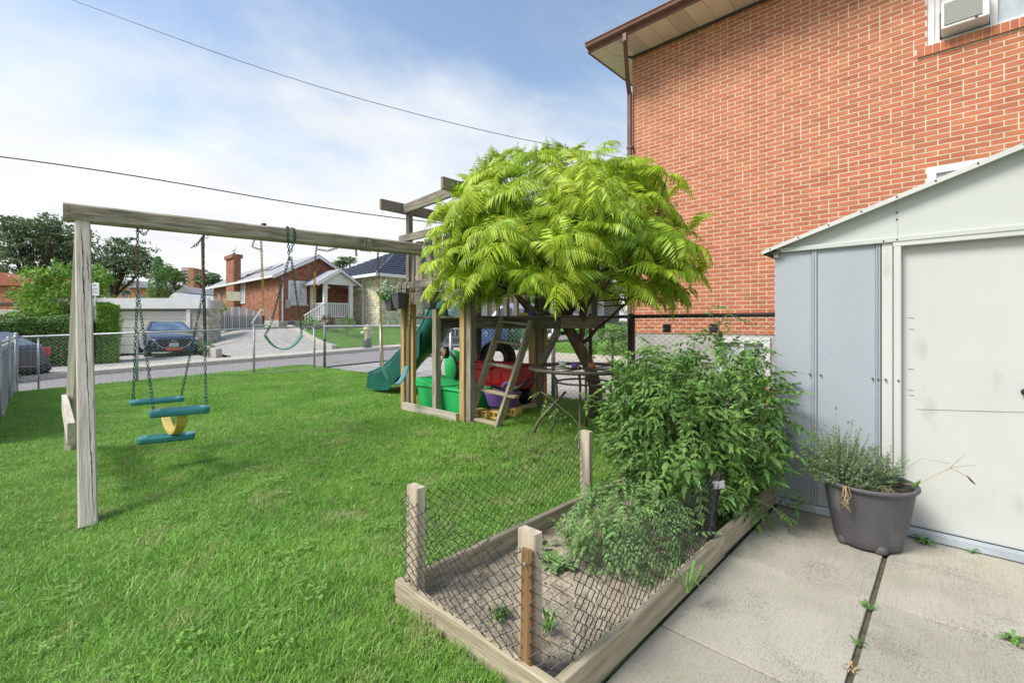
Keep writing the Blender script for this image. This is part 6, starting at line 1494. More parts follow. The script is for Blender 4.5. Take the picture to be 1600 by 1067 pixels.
for s in (-1, 1): add('headlight', m_lamp, lambda q: q.tube([(s * .68, -2.30, .80), (s * .68, -2.36, .80)], .12, 14))
for k in range(6): add('grille_bar', m_carsilver, lambda q: q.box((-.45 + k * .18 - .025, -2.37, .64), (-.45 + k * .18 + .025, -2.355, .90)))
add('bumper', m_cardark, lambda q: q.box((-.9, -2.45, .38), (.9, -2.2, .56)), bev=.03)
c = W(800, HZ, 22.5); c.z = gz(c.x, c.y) + .0
v1 = empty('parked_van', c, 'white van with grey side panel parked sideways beyond the bins', 'van')
M_, add = car(v1, c, RZ + R(-82), 4.4, 1.8, 1.9, m_carsilver, [(-2.2, .35, .8, .8, .75), (-2.05, .3, 1.0, .92, .85), (-1.2, .3, 1.15, 1, .93), (-.7, .3, 1.75, 1, .80), (-.3, .3, 1.92, 1, .80), (2.0, .3, 1.95, 1, .82), (2.2, .35, 1.85, .97, .78)], wr=.34)
for s in (-1, 1): add('side_window', m_glass, lambda q: q.add([(s * .925, -1.05, 1.2), (s * .925, -.1, 1.2), (s * .85, -.1, 1.7), (s * .85, -.62, 1.7)], [(0, 1, 2, 3)])); add('side_panel', mat('van_grey', (.30, .29, .34), (.24, .23, .28), .4, 3, bump=0), lambda q: q.box((s * .905 - .01, .1, 1.2), (s * .905 + .01, 2.0, 1.68)))
def bin_(px, d, m, lab, mark=None):
    c = W(px, HZ, d); c.z = gz(c.x, c.y) - .02; T = empty('wheelie_bin', c, lab, 'bin', 'wheelie bins by the drive')
    mb = MB(); tapered(mb, c, .52, .55, .66, .72, .95, RZ); b = mb.build('body', m, T, bevel=.03); M_ = Matrix.Translation(c) @ Matrix.Rotation(RZ, 4, 'Z')
    mb = MB(); mb.prism([(-.38, .95), (.42, .95), (.42, 1.0), (.0, 1.08), (-.38, 1.02)], 'x', -.35, .35); mb.xf(M_); mb.build('lid', m, T, bevel=.02)
    for s in (-1, 1): mb = MB(); mb.tube([(s * .26, .28, .13), (s * .32, .28, .13)], .13, 12); mb.xf(M_); mb.build('wheel', m_rubber, T)
    if mark:
        mb = MB(); mb.tube([(-.12 + .0, -.345, .78), (-.05, -.35, .83), (.02, -.345, .77), (-.08, -.34, .68), (.03, -.335, .67)], .014, 4); mb.xf(M_); mb.build('white_mark', m_white, b)
m_binblue = mat('bin_blue', (.03, .09, .26), (.02, .07, .2), .5, 4, bump=0); m_bingreen = mat('bin_green', (.03, .16, .06), (.02, .12, .045), .5, 4, bump=0)
bin_(762, 17.4, m_binblue, 'dark blue wheelie bin with white mark, leftmost by the drive', True); bin_(781, 17.9, m_binblue, 'dark blue wheelie bin without mark between the other two bins'); bin_(802, 18.6, m_bingreen, 'green wheelie bin behind the ladder at the right of the blue bins', True)

# ---- brick bungalow
XB = -29.4; YB0, YB1 = 10.7, 15.25; zg = 1.2; ze2 = 4.52; zr2 = 5.72; YM = (YB0 + YB1) / 2 + .0
bg = empty('brick_bungalow', (XB, YB0, zg), 'red brick bungalow with grey shingle gable roof and white porch', 'house')
def bb(name, a, b, m, par=bg, bev=0, label=None): mb = MB(); mb.box(a, b); return mb.build(name, m, par, bevel=bev, label=label)
bb('foundation', (XB - 14, YB0 - .03, zg - 1), (XB + .03, YB1, zg + .45), m_found)
mb = MB(); mb.box((XB - 8.0, YB0, zg + .45), (XB, YB1, ze2)); mb.prism([(YB0, ze2), (YB1, ze2), (YM, zr2 - .05)], 'x', XB - 8.0, XB); mb.build('wall', m_farbrick, bg)
bb('wall', (XB - 14, YB0 + .05, zg + .45), (XB - 8.0, YB1, ze2 - .02), m_orange)
for s, (ya, yb) in enumerate(((YB0 - .42, YM), (YB1 + .42, YM))):
    za = ze2 - .28; mb = MB(); mb.prism([(ya, za), (yb, zr2), (yb, zr2 + .1), (ya, za + .1)], 'x', XB - 14.3, XB + .35); rf = mb.build('roof', mat('grey_shingle', (.40, .40, .42), (.28, .28, .30), .9, 4, (1, 1, 1), .5, 30, coord='World'), bg)
    mb = MB(); mb.prism([(ya - .03, za - .12), (yb, zr2 - .14), (yb, zr2 + .02), (ya - .03, za + .04)], 'x', XB + .36, XB + .40); mb.build('barge_board', m_white, rf)
    if s == 0:
        mb = MB(); mb.box((XB - 14.3, ya - .08, za - .05), (XB + .35, ya - .01, za + .09)); mb.build('gutter', m_white, rf)
        for k in range(3): xs_ = XB - 3.6 - k * 2.0; mb = MB(); t = .45; mb.prism([(ya + (yb - ya) * t, za + (zr2 - za) * t + .1), (ya + (yb - ya) * (t + .3), za + (zr2 - za) * (t + .3) + .1), (ya + (yb - ya) * (t + .3), za + (zr2 - za) * (t + .3) + .18), (ya + (yb - ya) * t, za + (zr2 - za) * t + .18)], 'x', xs_ - .9, xs_); mb.build('skylight', m_glass, rf)
# gable window
def onXB(px, py, X=XB): return onX(px, py, X)
a = onXB(450, 438); b = onXB(478, 476)
wn = bb('window', (XB, a.y, b.z), (XB + .10, b.y, a.z), m_white)
m_ = (a.y + b.y) / 2
bb('pane', (XB + .101, a.y + .10, b.z + .10), (XB + .108, m_ - .08, a.z - .10), m_paleglass, wn); bb('pane', (XB + .101, m_ + .08, b.z + .10), (XB + .108, b.y - .10, a.z - .10), m_paleglass, wn); bb('sill', (XB, a.y - .1, b.z - .10), (XB + .16, b.y + .1, b.z - .003), m_walk, wn)
bwn = bb('basement_window', (XB + .02, onXB(450, 500).y, zg - .1), (XB + .06, onXB(460, 500).y, zg + .38), m_glass)
dsp = MB(); y = onXB(424, 450).y + .0; dsp.bar((XB + .06, YB0 + .18, ze2 - .3), (XB + .06, YB0 + .18, zg + .3), .07, .07); dsp.build('downpipe', m_white, bg); bb('meter_box', (XB, YB0 + .35, zg + 1.2), (XB + .15, YB0 + .65, zg + 1.7), m_found)
for px0, px1, py0, py1 in ((377, 384, 442, 474), (357, 361, 446, 470)):
    p, q = onY(px0, py0, YB0), onY(px1, py1, YB0); w_ = bb('window', (p.x, YB0 - .06, q.z), (q.x, YB0, p.z), m_white); bb('pane', (p.x + .15, YB0 - .07, q.z + .1), (q.x - .15, YB0 - .062, p.z - .1), m_paleglass, w_)
p, q = onY(340, 458, YB0), onY(345, 472, YB0); bb('window', (p.x, YB0 + .0, q.z), (q.x, YB0 + .045, p.z), m_glass)
# chimney
p0, p1 = onY(364, 398, YB0), onY(376.5, 398, YB0); ch_ = bb('chimney', (p0.x, YB0 - .45, zg), (p1.x, YB0 - .003, 1.4 + 105 / F * 32.3), m_farbrick); zc = 1.4 + 105 / F * 32.3
bb('chimney_cap', (p0.x - .1, YB0 - .55, zc), (p1.x + .1, YB0 + .1, zc + .25), m_farbrick, ch_); mb = MB(); xx = (p0.x + p1.x) / 2; mb.tube([(xx, YB0 - .2, zc + .25), (xx, YB0 - .2, zc + .5)], .12, 8); mb.build('flue', m_galv, ch_)
# seagull on the flue
gp = Vector((xx, YB0 - .2, zc + .52)); sg = empty('bird', gp, 'small pale bird perched on the bungalow chimney', 'bird'); mb = MB(); rings = []
for t, r, z in ((-.20, .01, .08), (-.1, .05, .08), (0, .075, .10), (.08, .06, .15), (.12, .035, .20), (.15, .045, .26), (.19, .035, .27), (.22, .008, .26)): rings.append([gp + RT * t + Vector((0, 0, z)) + FW * r * math.cos(a_) + Vector((0, 0, r * math.sin(a_))) for a_ in [2 * PI * k / 8 for k in range(8)]])
mb.loft(rings); mb.build('body', m_white, sg); mb = MB(); mb.tube([gp, gp + Vector((0, 0, .06))], .01, 4); mb.build('leg', m_straw, sg)
# porch
XP = XB + 2.0
def pp(px, py): return onX(px, py, XP)
pl0, pl1 = pp(508, 497), pp(548, 497); zf = pl0.z; zpe = pp(508, 444).z; zpk = pp(529, 424).z; ym = (pl0.y + pl1.y) / 2
po = empty('porch', (XP, ym, zg), 'white porch with gabled roof, posts and railing on the bungalow front', 'porch')
bb('floor', (XB + .03, pl0.y - .15, zg - .3), (XP + .1, pl1.y + .15, zf), m_found, po)
for y in (pl0.y, pl1.y): bb('post', (XP - .09, y - .11, zf), (XP + .09, y + .11, zpe), m_white, po)
bb('post', (XB + .1, pl0.y - .1, zf), (XB + .25, pl0.y + .05, zpe), m_white, po)
mb = MB(); mb.prism([(pl0.y - .35, zpe), (pl1.y + .35, zpe), (pl1.y + .35, zpe + .05), (ym, zpk), (pl0.y - .35, zpe + .05)], 'x', XP + .02, XP + .12); mb.build('pediment', m_white, po)
for s in (-1, 1):
    ya = ym + s * ((pl1.y - pl0.y) / 2 + .6); mb = MB(); mb.prism([(ya, zpe - .06), (ym, zpk + .03), (ym, zpk + .13), (ya, zpe + .06)], 'x', XB + .02, XP + .36); rf = mb.build('roof', MATS['grey_shingle'], po); mb = MB(); mb.prism([(ya, zpe - .14), (ym, zpk - .06), (ym, zpk + .08), (ya, zpe)], 'x', XP + .361, XP + .40); mb.build('barge_board', m_white, rf)
def railing(T, P, Q, z0, z1, m, n, r=.025, zq=None):
    P, Q = Vector(P), Vector(Q); dz = (zq or 0)
    for zz in (z0 + .08, z1): mb = MB(); mb.bar(P + Vector((0, 0, zz)), Q + Vector((0, 0, zz + dz)), .06, .06); mb.build('rail', m, T)
    mb = MB(); mb.box((-r, -r, 0), (r, r, z1 - z0 - .08)); me = mb.mesh('baluster', m)
    for i in range(n): t = (i + .5) / n; p = P.lerp(Q, t); inst('baluster', me, Matrix.Translation((p.x, p.y, z0 + .08 + dz * t)), T)
zrl = pp(520, 474).z
railing(po, (XP, pl0.y + .12, 0), (XP, pl1.y - .12, 0), zf, zrl, m_white, 12); railing(po, (XB + .15, pl0.y, 0), (XP - .1, pl0.y, 0), zf, zrl, m_white, 9)
railing(po, (XP + .1, pl0.y - .05, 0), (XP + .6, pl0.y - 1.5, 0), zf, zrl, m_white, 8, zq=-(zf - zg) - .2)
for k in range(4): bb('step', (XP + .1, pl0.y - .35 - k * .3, zg - .3), (XP + 1.2, pl0.y - .05 - k * .3, zf - .12 - k * .14), m_walk, po)
bb('door', (XB, ym - .55, zf), (XB + .06, ym + .25, zf + 1.9), mat('dark_red_door', (.10, .04, .03), None, .5, bump=0), bg); bb('screen_door_frame', (XB + .061, ym - .6, zf), (XB + .09, ym - .52, zf + 1.95), m_white, bg)
for k, (px, py) in enumerate(((514, 448), (519, 449))): p = pp(px, py); mb = MB(); mb.lathe([(.02, .1), (.09, .05), (.10, 0), (.03, -.05)], 10, c=tuple(p - Vector((.5, 0, 0)))); mb.build('lantern', m_white, po, fixn=False)
# ---- pale stone house with dark metal hip roof
XH = -25.45; h0 = onX(593, 430, XH); YH = h0.y; zE = h0.z; zgh = 1.15
sh_ = empty('stone_house', (XH, YH, zgh), 'pale cut stone house with dark blue metal tile hip roof', 'house')
bb('wall', (XH - 9, YH, zgh - 1), (XH, YH + 3.2, zE), m_stone, sh_); bb('wall', (XH - 9, YH + 3.21, zgh - 1), (XH - 1.3, YH + 11, zE - .02), m_stone, sh_, label='recessed stone wall of the entrance side')
zpk2 = onX(613, 395, XH - 3.2).z; ov = .5
A_, B_, C_, D_ = (XH + ov, YH - ov, zE), (XH + ov, YH + 11.5, zE), (XH - 9.5, YH + 11.5, zE), (XH - 9.5, YH - ov, zE); P1, P2 = (XH - 4.4, YH + 4.0, zpk2 + .35), (XH - 4.4, YH + 7, zpk2 + .35)
m_tile = mat('blue_metal_tile', (.075, .085, .12), (.05, .058, .085), .4, 4, bump=0, coord='World')
mb = MB(); mb.add([A_, B_, C_, D_, P1, P2], [(0, 1, 5, 4), (1, 2, 5), (2, 3, 4, 5), (3, 0, 4), (0, 3, 2, 1)]); rf = mb.build('roof', m_tile, sh_)
# tile courses on the two visible faces
def courses(Pa, Pb, Qa, Qb, n, name='tile_course'):
    Pa, Pb, Qa, Qb = map(Vector, (Pa, Pb, Qa, Qb)); nn = (Pb - Pa).cross(Qa - Pa).normalized(); nn = nn if nn.z > 0 else -nn
    for i in range(n):
        t0, t1 = i / n, (i + .92) / n; a, b = Pa.lerp(Qa, t0), Pb.lerp(Qb, t0); c, d = Pb.lerp(Qb, t1), Pa.lerp(Qa, t1); mb = MB()
        segs = max(2, int((b - a).length / .30)); vs = []
        for k in range(segs + 1):
            u = k / segs; wv = .02 * (k % 2); vs += [a.lerp(b, u) + nn * (.07 + wv), d.lerp(c, u) + nn * (.012 + wv)]
        vs2 = [a.lerp(b, k / segs) + nn * .002 for k in range(segs + 1)]
        mb.add(vs, [(2 * k, 2 * k + 2, 2 * k + 3, 2 * k + 1) for k in range(segs)]); o_ = len(mb.v); mb.add([v for k in range(segs + 1) for v in (vs[2 * k], vs2[k])], [(2 * k, 2 * k + 1, 2 * k + 3, 2 * k + 2) for k in range(segs)])
        mb.build(name, m_tile, rf, fixn=False)
courses(A_, B_, P1, P2, 14); courses(D_, A_, P1, P1, 14)
mb = MB(); mb.tube([A_, P1], .10, 6); mb.tube([P1, P2], .10, 6); mb.build('ridge_cap', m_tile, rf)
mb = MB(); mb.prism([(XH + ov - .0, zE - .12), (XH + ov + .12, zE - .12), (XH + ov + .12, zE + .06), (XH + ov, zE + .06)], 'y', YH - ov, YH + 11.5); mb.box((XH - 9.5, YH - ov - .12, zE - .12), (XH + ov + .12, YH - ov, zE + .06)); mb.build('gutter', m_white, sh_)
bb('soffit', (XH - 9.4, YH - ov + .003, zE - .05), (XH + ov - .003, YH + 11.4, zE - .003), m_white, sh_)
mb = MB(); mb.bar((XH - 1.9, YH - .06, zE - .1), (XH - 1.9, YH - .06, zgh), .08, .08); mb.bar((XH - .02 + .06, YH + .05, zE - .1), (XH + .04, YH + .05, zE - .8), .05, .05); mb.build('downpipe', m_white, sh_)
a, b = onX(613, 443, XH - 1.3), onX(627, 492, XH - 1.3); w_ = bb('window', (XH - 1.3, a.y, zgh + .9), (XH - 1.2, a.y + 1.6, a.z), m_white, sh_); bb('pane', (XH - 1.199, a.y + .12, zgh + 1.0), (XH - 1.19, a.y + .72, a.z - .1), m_glass, w_); bb('pane', (XH - 1.199, a.y + .88, zgh + 1.0), (XH - 1.19, a.y + 1.48, a.z - .1), m_glass, w_)
pt = empty('terrace', (XH, YH + 4, zgh), 'white railed front terrace of the pale stone house', 'porch')
zt_ = onX(620, 492, XH).z; bb('base', (XH - 1.29, YH + 3.22, zgh - .5), (XH + .3, YH + 9, zt_), m_stone, pt); railing(pt, (XH + .25, YH + 3.3, 0), (XH + .25, YH + 9, 0), zt_, zt_ + .95, m_white, 36)
for y in (YH + 3.3, YH + 4.2, YH + 6.5): bb('post', (XH + .2, y - .07, zt_), (XH + .32, y + .07, zt_ + 1.05), m_white, pt)
# brown brick house behind the tower
XN = -27; hb3 = empty('brick_house', (XN, 29, 1), 'brown brick house with dark roof seen between the tower boards', 'house')
bb('wall', (XN - 9, 28.5, .5), (XN, 46, 5.2), m_brownbrick, hb3)
mb = MB(); mb.add([(XN + .6, 27.9, 5.2), (XN + .6, 46.6, 5.2), (XN - 9.6, 46.6, 5.2), (XN - 9.6, 27.9, 5.2), (XN - 4.5, 32, 7.2), (XN - 4.5, 42, 7.2)], [(0, 1, 5, 4), (1, 2, 5), (2, 3, 4, 5), (3, 0, 4), (0, 3, 2, 1)]); mb.build('roof', MATS['grey_shingle'], hb3)
for k in range(4): w_ = bb('window', (XN, 30 + k * 3.6, 2.3), (XN + .1, 31.8 + k * 3.6, 3.9), m_white, hb3); bb('pane', (XN + .101, 30.15 + k * 3.6, 2.45), (XN + .11, 31.65 + k * 3.6, 3.75), m_glass, w_)
hb4 = empty('white_house', (-14, 40, 1), 'white rendered house far behind the sumac trunk', 'house')
bb('wall', (-17, 40, .5), (-6, 48, 6.0), m_white, hb4); mb = MB(); mb.prism([(-17.5, 6.0), (-5.5, 6.0), (-11.5, 8.6)], 'y', 39.6, 48.4); mb.build('roof', MATS['grey_shingle'], hb4)
for k in range(3): w_ = bb('window', (-15.6 + k * 3.2, 39.9, 2.2), (-14.0 + k * 3.2, 40, 3.8), m_white, hb4); bb('pane', (-15.45 + k * 3.2, 39.89, 2.35), (-14.15 + k * 3.2, 39.899, 3.65), m_glass, w_)

# ---- gate across the driveway
g0, g1 = W(326, HZ, 25.0), W(409, HZ, 28.0); g0.z = g1.z = 0
gt = empty('metal_gate', (g0 + g1) / 2, 'pale metal picket gate with arched top closing the bungalow driveway', 'gate')
zb_ = CH - 10 / F * 26; n = 30
for i in range(n):
    t = i / (n - 1); p = g0.lerp(g1, t); h = 1.02 + .34 * math.sin(PI * min(1, t * 1.02)); mb = MB(); mb.box((p.x - .03, p.y - .03, zb_), (p.x + .03, p.y + .03, zb_ + h)); mb.build('picket', m_galv if i % 4 else m_white, gt)
for zz in (.10, .85): mb = MB(); mb.bar(g0 + Vector((0, 0, zb_ + zz)), g1 + Vector((0, 0, zb_ + zz)), .04, .05); mb.build('rail', m_galv, gt)
mb = MB(); mb.bar(g0 + FW * .3 + Vector((0, 0, zb_ + .5)), g1 + FW * .3 + Vector((0, 0, zb_ + .45)), .03, .9, up=(0, 0, 1)); mb.build('dark_screen', m_cardark, gt)
iv = empty('vine', g0, 'green vine clump hanging over the left end of the metal gate', 'vine'); q = W(340, 481, 25.4); crown_mesh(q, (.75, .4, .35), 50, 12, .12, .18, seed=9).build('foliage', m_bush, iv, kind='stuff', fixn=False)
hoop = empty('basketball_hoop', W(365, 465, 27), 'small cream basketball backboard standing beside the bungalow chimney', 'basketball hoop'); c = W(365, 463, 27)
lbox(hoop, 'backboard', c, (-.40, -.03, -.26), (.40, .03, .26), mat('cream_board', (.55, .55, .38), (.4, .42, .28), .6, 6, bump=0)); mb = MB(); mb.bar(c + FW * .1, Vector((c.x, c.y, 1.0)) + FW * .1, .08, .08); mb.build('pole', m_stake, hoop)
# ---- utility pole, wires, sign
up = empty('utility_pole', W(319, 530, 21.6), 'thin brown utility pole at the right corner of the garage', 'pole'); mb = MB(); mb.tube([W(321, 545, 21.8), W(316, 372, 21.8)], [.075, .06], 10); mb.build('shaft', m_darkbark, up)
def wire(name, pts, r, lab):
    P = [W(*p) for p in pts]; out = []
    for i in range(41):
        t = i / 40 * (len(P) - 1); k = min(int(t), len(P) - 2); out.append(P[k].lerp(P[k + 1], t - k))
    for _ in range(30): out = [out[0]] + [(out[i - 1] + out[i + 1]) / 4 + out[i] / 2 for i in range(1, 40)] + [out[-1]]
    mb = MB(); mb.tube(out, r, 5); o = mb.build(name, m_toyblack, None); tag(o, lab, 'cable')
wire('cable', [(-260, -130, 9.5), (120, 0, 9.3), (420, 118, 9.2), (700, 193, 9.0), (850, 226, 8.95), (988, 250, 8.92)], .006, 'thin black overhead cable from the top left corner to the brick house')
wire('cable', [(-260, 215, 17.0), (0, 243, 18), (250, 280, 20), (450, 318, 22), (640, 345, 25), (900, 372, 30)], .026, 'twisted black overhead cable crossing low behind the swing beam')
sgn = empty('street_sign', W(148, 452, 20), 'small white notice sign on a pole by the hedge', 'sign'); c = W(148, 452, 19.5)
lbox(sgn, 'plate', c, (-.19, -.01, -.27), (.19, .01, .27), m_white, bev=.005); mb = MB(); mb.tube([c + FW * .04 + Vector((0, 0, -2.5)), c + FW * .04 + Vector((0, 0, .3))], .03, 8); mb.build('pole', m_galv, sgn)
pr = mat('sign_print', (.35, .35, .45), None, .6, bump=0)
for k, (x0, x1, z0_, z1_) in enumerate(((-.05, .05, .12, .2), (-.12, .12, .0, .03), (-.10, .10, -.08, -.06), (-.12, .12, -.15, -.12))): lbox(sgn, 'print', c, (x0, -.014, z0_), (x1, -.0105, z1_), pr)
# hydrant and utility box on the front lawn
c = W(574, HZ, 22.0); c.z = gz(c.x, c.y) + .02; hy = empty('fire_hydrant', c, 'cream fire hydrant with dark base on the front lawn by the road', 'fire hydrant')
mb = MB(); mb.lathe([(.20, 0), (.20, .35), (.17, .42), (.001, .42)], 14, c=tuple(c)); mb.build('base', m_cardark, hy, fixn=False); mb = MB(); mb.lathe([(.12, .42), (.12, .8), (.19, .84), (.19, .90), (.14, 1.02), (.05, 1.08), (.001, 1.09)], 14, c=tuple(c)); mb.build('barrel', mat('hydrant_cream', (.62, .58, .35), (.5, .48, .3), .5, bump=0), hy, fixn=False)
for s in (-1, 1): mb = MB(); mb.tube([c + RT * s * .1 + Vector((0, 0, .7)), c + RT * s * .30 + Vector((0, 0, .7))], .075, 10); mb.build('nozzle', MATS['hydrant_cream'], hy)
# ---- hedges, bushes, trees
random.seed(91)
def hedge(name, P, Q, h, w_, lab, m, n, leaf=.09, zoff=0):
    P, Q = Vector(P), Vector(Q); T = empty(name, P, lab, 'hedge'); d = (Q - P); s = Vector((-d.y, d.x, 0)).normalized(); zb = gz(P.x, P.y) + zoff; mb = MB()
    core = MB(); core.bar(P + Vector((0, 0, zb + h / 2 - .1)), Q + Vector((0, 0, zb + h / 2 - .1)), w_ * .8, h * .92); core.build('shade_core', mat('hedge_core', (.02, .035, .012), None, 1, bump=0), T)  # solid block, its near-black colour stands in for shade deep inside the leaves
    for i in range(n):
        u = rnd(-.01, 1.01); a = rnd(0, 1)
        if a < .25: q = P.lerp(Q, u) + s * rnd(-w_ / 2, w_ / 2) + Vector((0, 0, zb + h)); nn = Vector((0, 0, 1))
        elif a < .9: sg_ = -1 if rnd(0, 1) < .88 else 1; q = P.lerp(Q, u) + s * sg_ * w_ / 2 + Vector((0, 0, zb + rnd(0, h))); nn = s * sg_
        else: e = rnd(0, 1) < .5; q = (P if e else Q) + s * rnd(-w_ / 2, w_ / 2) + Vector((0, 0, zb + rnd(0, h))); nn = d.normalized() * (-1 if e else 1)
        bmp = .14 * noise.noise(q * 1.3) + .07 * noise.noise(q * 4); q = q + nn * (bmp + rnd(-.05, .04)); leafquad(mb, q, (nn * .6 + rvec() * .9 + Vector((0, 0, .3))).normalized(), leaf * rnd(.6, 1.3))
    mb.build('foliage', m, T, kind='stuff', fixn=False); return T
h1, h2 = W(-60, HZ, 15.6), W(150, HZ, 17.2); h1.z = h2.z = 0
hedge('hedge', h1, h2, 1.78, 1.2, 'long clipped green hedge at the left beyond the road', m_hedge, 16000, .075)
h3, h4 = W(152, HZ, 17.6), W(186, HZ, 18.0); h3.z = h4.z = 0
hedge('hedge', h3, h4, 2.15, 1.5, 'tall bright ivy covered hedge end beside the garage', m_bush, 9000, .08)
def treeobj(name, base, crowns, m, lab, cat='tree', tr=.25, seed=1, leaf=.3, per=14, shell=.35, flat=.6, limbs=5, clump=.9, kind=None, bark=m_darkbark, group=None):
    base = Vector(base); T = empty(name, base, lab, cat, group); mb = MB(); top = Vector(crowns[0][0]); fk = base.lerp(top, .45)
    mb.tube([base - Vector((0, 0, .3)), base.lerp(fk, .5) + Vector((tr * .5, 0, 0)), fk], [tr, tr * .8, tr * .65], 9); mb.build('trunk', bark, T); bm_ = MB()
    for c, r, n in crowns:
        c = Vector(c)
        for k in range(limbs): v = rvec(); v.z = abs(v.z) * .7; e = c + Vector((v.x * r[0], v.y * r[1], v.z * r[2])) * .75; bm_.tube([fk, fk.lerp(e, .5) + Vector((0, 0, -.1 * r[2])), e], [tr * .45, tr * .25, tr * .08], 5, cap=False)
    bm_.build('limbs', bark, T); fo = MB()
    for i, (c, r, n) in enumerate(crowns):
        g = crown_mesh(c, r, n, per, leaf, clump, shell=shell, flat=flat, seed=seed + i); fo.add(g.v, g.f)
    fo.build('crown', m, T, kind='stuff', fixn=False); return T
def Wp(px, py, d): return W(px, py, d)
bd_ = 22.5; g_ = Wp(95, 500, bd_); g_.z = gz(g_.x, g_.y)
treeobj('round_bush', g_, [(Wp(93, 458, bd_), (1.75, 1.75, 1.5), 260), (Wp(60, 495, 21), (1.1, 1.0, .55), 70), (Wp(150, 440, 24), (.8, .8, .9), 50)], m_bush, 'bright green rounded bush rising behind the hedge', 'bush', .1, 5, .16, 22, .45, 1, 3, .32)
def far_tree(crn, d, lab, base, seed, m=m_treeleaf, **k):
    b = Wp(base[0], base[1], d); b.z = gz(b.x, b.y); s = d / F
    cr = [(Wp(px, py, d + dd), (rx * s, rx * s * .8, rz * s), int(n * .62)) for px, py, rx, rz, n, dd in crn]
    return treeobj('far_tree', b, cr, m, lab, 'tree', k.get('tr', .35), seed, k.get('leaf', .30), k.get('per', 26), k.get('shell', .25), k.get('flat', .35), 6, k.get('clump', .85))
far_tree([(40, 383, 56, 48, 230, 0), (105, 395, 42, 42, 190, 1), (130, 425, 40, 34, 110, 2), (-20, 390, 55, 50, 130, 2), (75, 360, 42, 26, 90, -1), (15, 440, 48, 26, 80, 0), (20, 350, 30, 18, 50, 0)], 46, 'tall spreading dark tree at the far left behind the bush', (64, 480), 21)
far_tree([(190, 398, 46, 36, 190, 0), (165, 435, 46, 34, 150, 2), (218, 408, 34, 30, 110, -1), (130, 390, 30, 30, 60, 0)], 52, 'spreading tree with gaps in its crown right of the swing leg', (170, 480), 31)
far_tree([(278, 440, 16, 24, 50, 0), (265, 425, 22, 14, 40, 0), (220, 455, 40, 16, 60, 3), (250, 430, 26, 18, 60, 4)], 80, 'dark tree just left of the distant tower block', (275, 475), 41, leaf=.45, clump=.9)
far_tree([(326, 434, 20, 13, 60, 0), (338, 440, 14, 9, 30, 0), (312, 438, 12, 9, 24, 0)], 95, 'rounded distant tree to the right of the tower block', (326, 470), 51, leaf=.5, clump=.9)
far_tree([(541, 407, 13, 8, 40, 0), (530, 412, 8, 5, 16, 0)], 60, 'tree top showing above the porch roof of the bungalow', (541, 470), 61)
far_tree([(300, 465, 70, 14, 90, 0), (200, 470, 50, 14, 60, 0)], 120, 'low dark tree mass far behind the garage', (260, 480), 71, leaf=.6, clump=1.2)
# cedar
c = Wp(247, 470, 30); cz = gz(c.x, c.y); T = empty('cedar_tree', (c.x, c.y, cz), 'narrow bright green cedar with a drooping side vine behind the garage', 'tree'); mb = MB(); mb.tube([(c.x, c.y, cz), (c.x, c.y, 5.4)], [.15, .03], 8); mb.build('trunk', m_darkbark, T); fo = MB(); random.seed(99)
zt0, zt1 = 1.4 + 40 / F * 30 * 0 + .8, 1.4 + 106 / F * 30
for i in range(3800):
    t = rnd(0, 1) ** 1.2; z = zt0 + (zt1 - zt0) * t; r = (.72 * (1 - t) ** .55 + .05) * (1 + .25 * noise.noise(Vector((t * 9, i % 7, 0)))); a = rnd(0, 6.28); leafquad(fo, Vector((c.x + r * math.cos(a) * rnd(.7, 1.05), c.y + r * math.sin(a) * rnd(.7, 1.05), z)), (Vector((math.cos(a), math.sin(a), .3)) + rvec() * .7).normalized(), rnd(.07, .16))
for q, rr in ((Wp(262, 425, 29.6), (.6, .4, .45)), (Wp(274, 432, 29.6), (.45, .3, .4))): g = crown_mesh(q, rr, 30, 12, .13, .16, seed=5); fo.add(g.v, g.f)
fo.build('crown', m_cedar, T, kind='stuff', fixn=False)
# shrubs
def shrub(px, py, d, r, lab, m, n=60, leaf=.08, cl=.14, seed=1, zc=None):
    q = Wp(px, py, d); T = empty('shrub', (q.x, q.y, gz(q.x, q.y)), lab, 'shrub', 'garden shrubs across the road and next door'); s = MB(); s.tube([(q.x, q.y, gz(q.x, q.y) - .1), q], .03, 5); s.build('stem', m_darkbark, T); crown_mesh(q, r, n, 16, leaf, cl, seed=seed, shell=.5).build('foliage', m, T, kind='stuff', fixn=False)
shrub(485, 505, 26.2, (.75, .6, .38), 'low dark shrub below the bungalow porch steps', m_hedge, 60, seed=11)
shrub(512, 502, 25.6, (.55, .4, .33), 'reddish shrub under the porch railing', mat('red_shrub_leaf', (.20, .11, .07), (.09, .10, .045), .7, 5, coord='World', isl=.3, bump=0), 50, seed=12)
shrub(542, 504, 25.2, (.65, .4, .36), 'green shrub at the right end of the porch railing', m_hedge, 60, seed=13)
shrub(957, 530, 10.6, (.62, .5, .42), 'bushy green shrub behind the fence right of the trunk', m_hedge, 130, .06, .12, 14)
shrub(915, 535, 12.0, (.30, .3, .52), 'narrow upright shrub behind the fence post', m_cedar, 90, .06, .10, 15)
shrub(322, 541, 19.5, (.22, .3, .28), 'small green weeds at the foot of the utility pole', m_cedar, 30, .07, .1, 16)
shrub(348, 535, 24, (.7, .2, .12), 'vine trailing over the low concrete wall', m_bush, 30, .07, .1, 17)
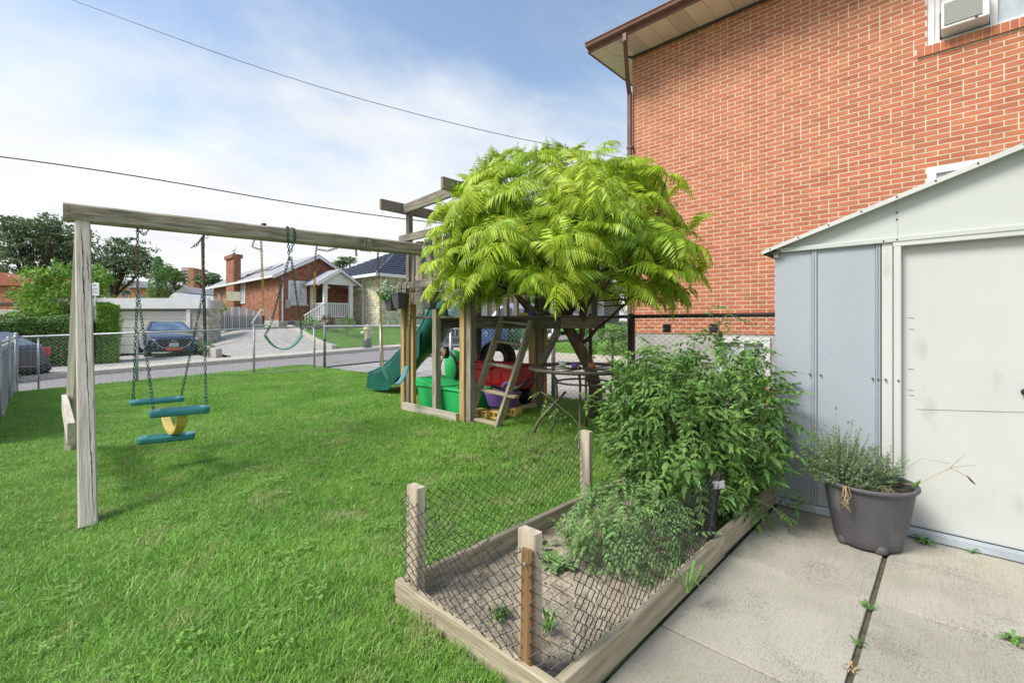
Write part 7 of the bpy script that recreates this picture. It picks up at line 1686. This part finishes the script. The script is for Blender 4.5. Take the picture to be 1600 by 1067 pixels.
# red house and pale fence at far left
c = Wp(18, HZ, 36); c.z = 0; rh = empty('red_house', c, 'orange red brick house partly hidden behind the tree at the far left', 'house')
lbox(rh, 'wall', c, (-3.5, 0, 0), (1.7, 6, 4.4), m_orange); mb = MB(); mb.prism([(-3.8, 4.4), (2.0, 4.4), (-.5, 5.4)], 'y', -.3, 6.3); mb.xf(Matrix.Translation(c) @ Matrix.Rotation(RZ, 4, 'Z')); mb.build('roof', mat('terracotta_roof', (.45, .16, .09), (.36, .12, .07), .8, 4, coord='World', bump=.2), rh); lbox(rh, 'band', c, (-3.5, -.06, 2.9), (1.7, -.005, 3.1), m_wooddark); lbox(rh, 'window', c, (-.2, -.04, 1.2), (.9, -.006, 2.3), m_glass)
pf = empty('picket_fence', Wp(20, 495, 30), 'short white picket railing on a low wall in front of the red house', 'fence'); c = Wp(-5, HZ, 30); c.z = 0
lbox(pf, 'low_wall', c, (-1.5, 0, 0), (2.2, .2, 1.95), m_walk)
for k in range(20): lbox(pf, 'picket', c, (-1.4 + k * .17, .05, 1.95), (-1.34 + k * .17, .11, 2.32), m_white)
lbox(pf, 'rail', c, (-1.5, .05, 2.3), (2.2, .12, 2.35), m_white)
# distant tower block
c = Wp(292, HZ, 420); c.z = 0; tbk = empty('tower_block', c, 'distant red and cream high rise block on the skyline', 'tower block'); k_ = 420 / F
lbox(tbk, 'red_slab', c, (2 * k_, 0, 0), (10.5 * k_, 12, 1.4 + 88 * k_), m_orange); lbox(tbk, 'cream_slab', c, (-12 * k_, 3, 0), (1.9 * k_, 15, 1.4 + 90 * k_), mat('cream_panel', (.55, .45, .40), (.48, .38, .33), .8, bump=0))
for f in range(15):
    z = 6 + f * 3.0; lbox(tbk, 'balcony_row', c, (-11 * k_, 2.2, z), (1.5 * k_, 3.0, z + 1.0), m_walk); lbox(tbk, 'window_row', c, (-11 * k_, 2.9, z + 1.2), (1.5 * k_, 2.98, z + 2.4), m_cardark)
# small roofs between garage and tower block
for i, (px, py, w_, h_, d, m, lab) in enumerate(((278, 466, 34, 14, 40, m_white, 'white gabled shed roof showing above the garage'), (290, 455, 26, 12, 60, m_found, 'small grey gabled house beyond the garage roof'), (220, 447, 30, 10, 75, m_orange, 'low orange house behind the cedar'), (195, 442, 24, 10, 90, m_orange, 'small orange brick house between the far trees'))):
    c = Wp(px, HZ, d); c.z = 0; s = d / F; T = empty('far_house', c, lab, 'house'); zt_ = 1.4 + (HZ - py) * s
    lbox(T, 'wall', c, (-w_ * s / 2, 0, 0), (w_ * s / 2, 5, zt_ - .3), m); mb = MB(); mb.prism([(-w_ * s * .6, zt_ - .3), (w_ * s * .6, zt_ - .3), (0, zt_ + h_ * s * .6)], 'y', -.4, 5.4); mb.xf(Matrix.Translation(c) @ Matrix.Rotation(RZ, 4, 'Z')); mb.build('roof', MATS['grey_shingle'] if i else m_white, T); lbox(T, 'window', c, (-w_ * s * .15, -.05, zt_ * .6), (w_ * s * .15, -.003, zt_ * .8), m_glass)
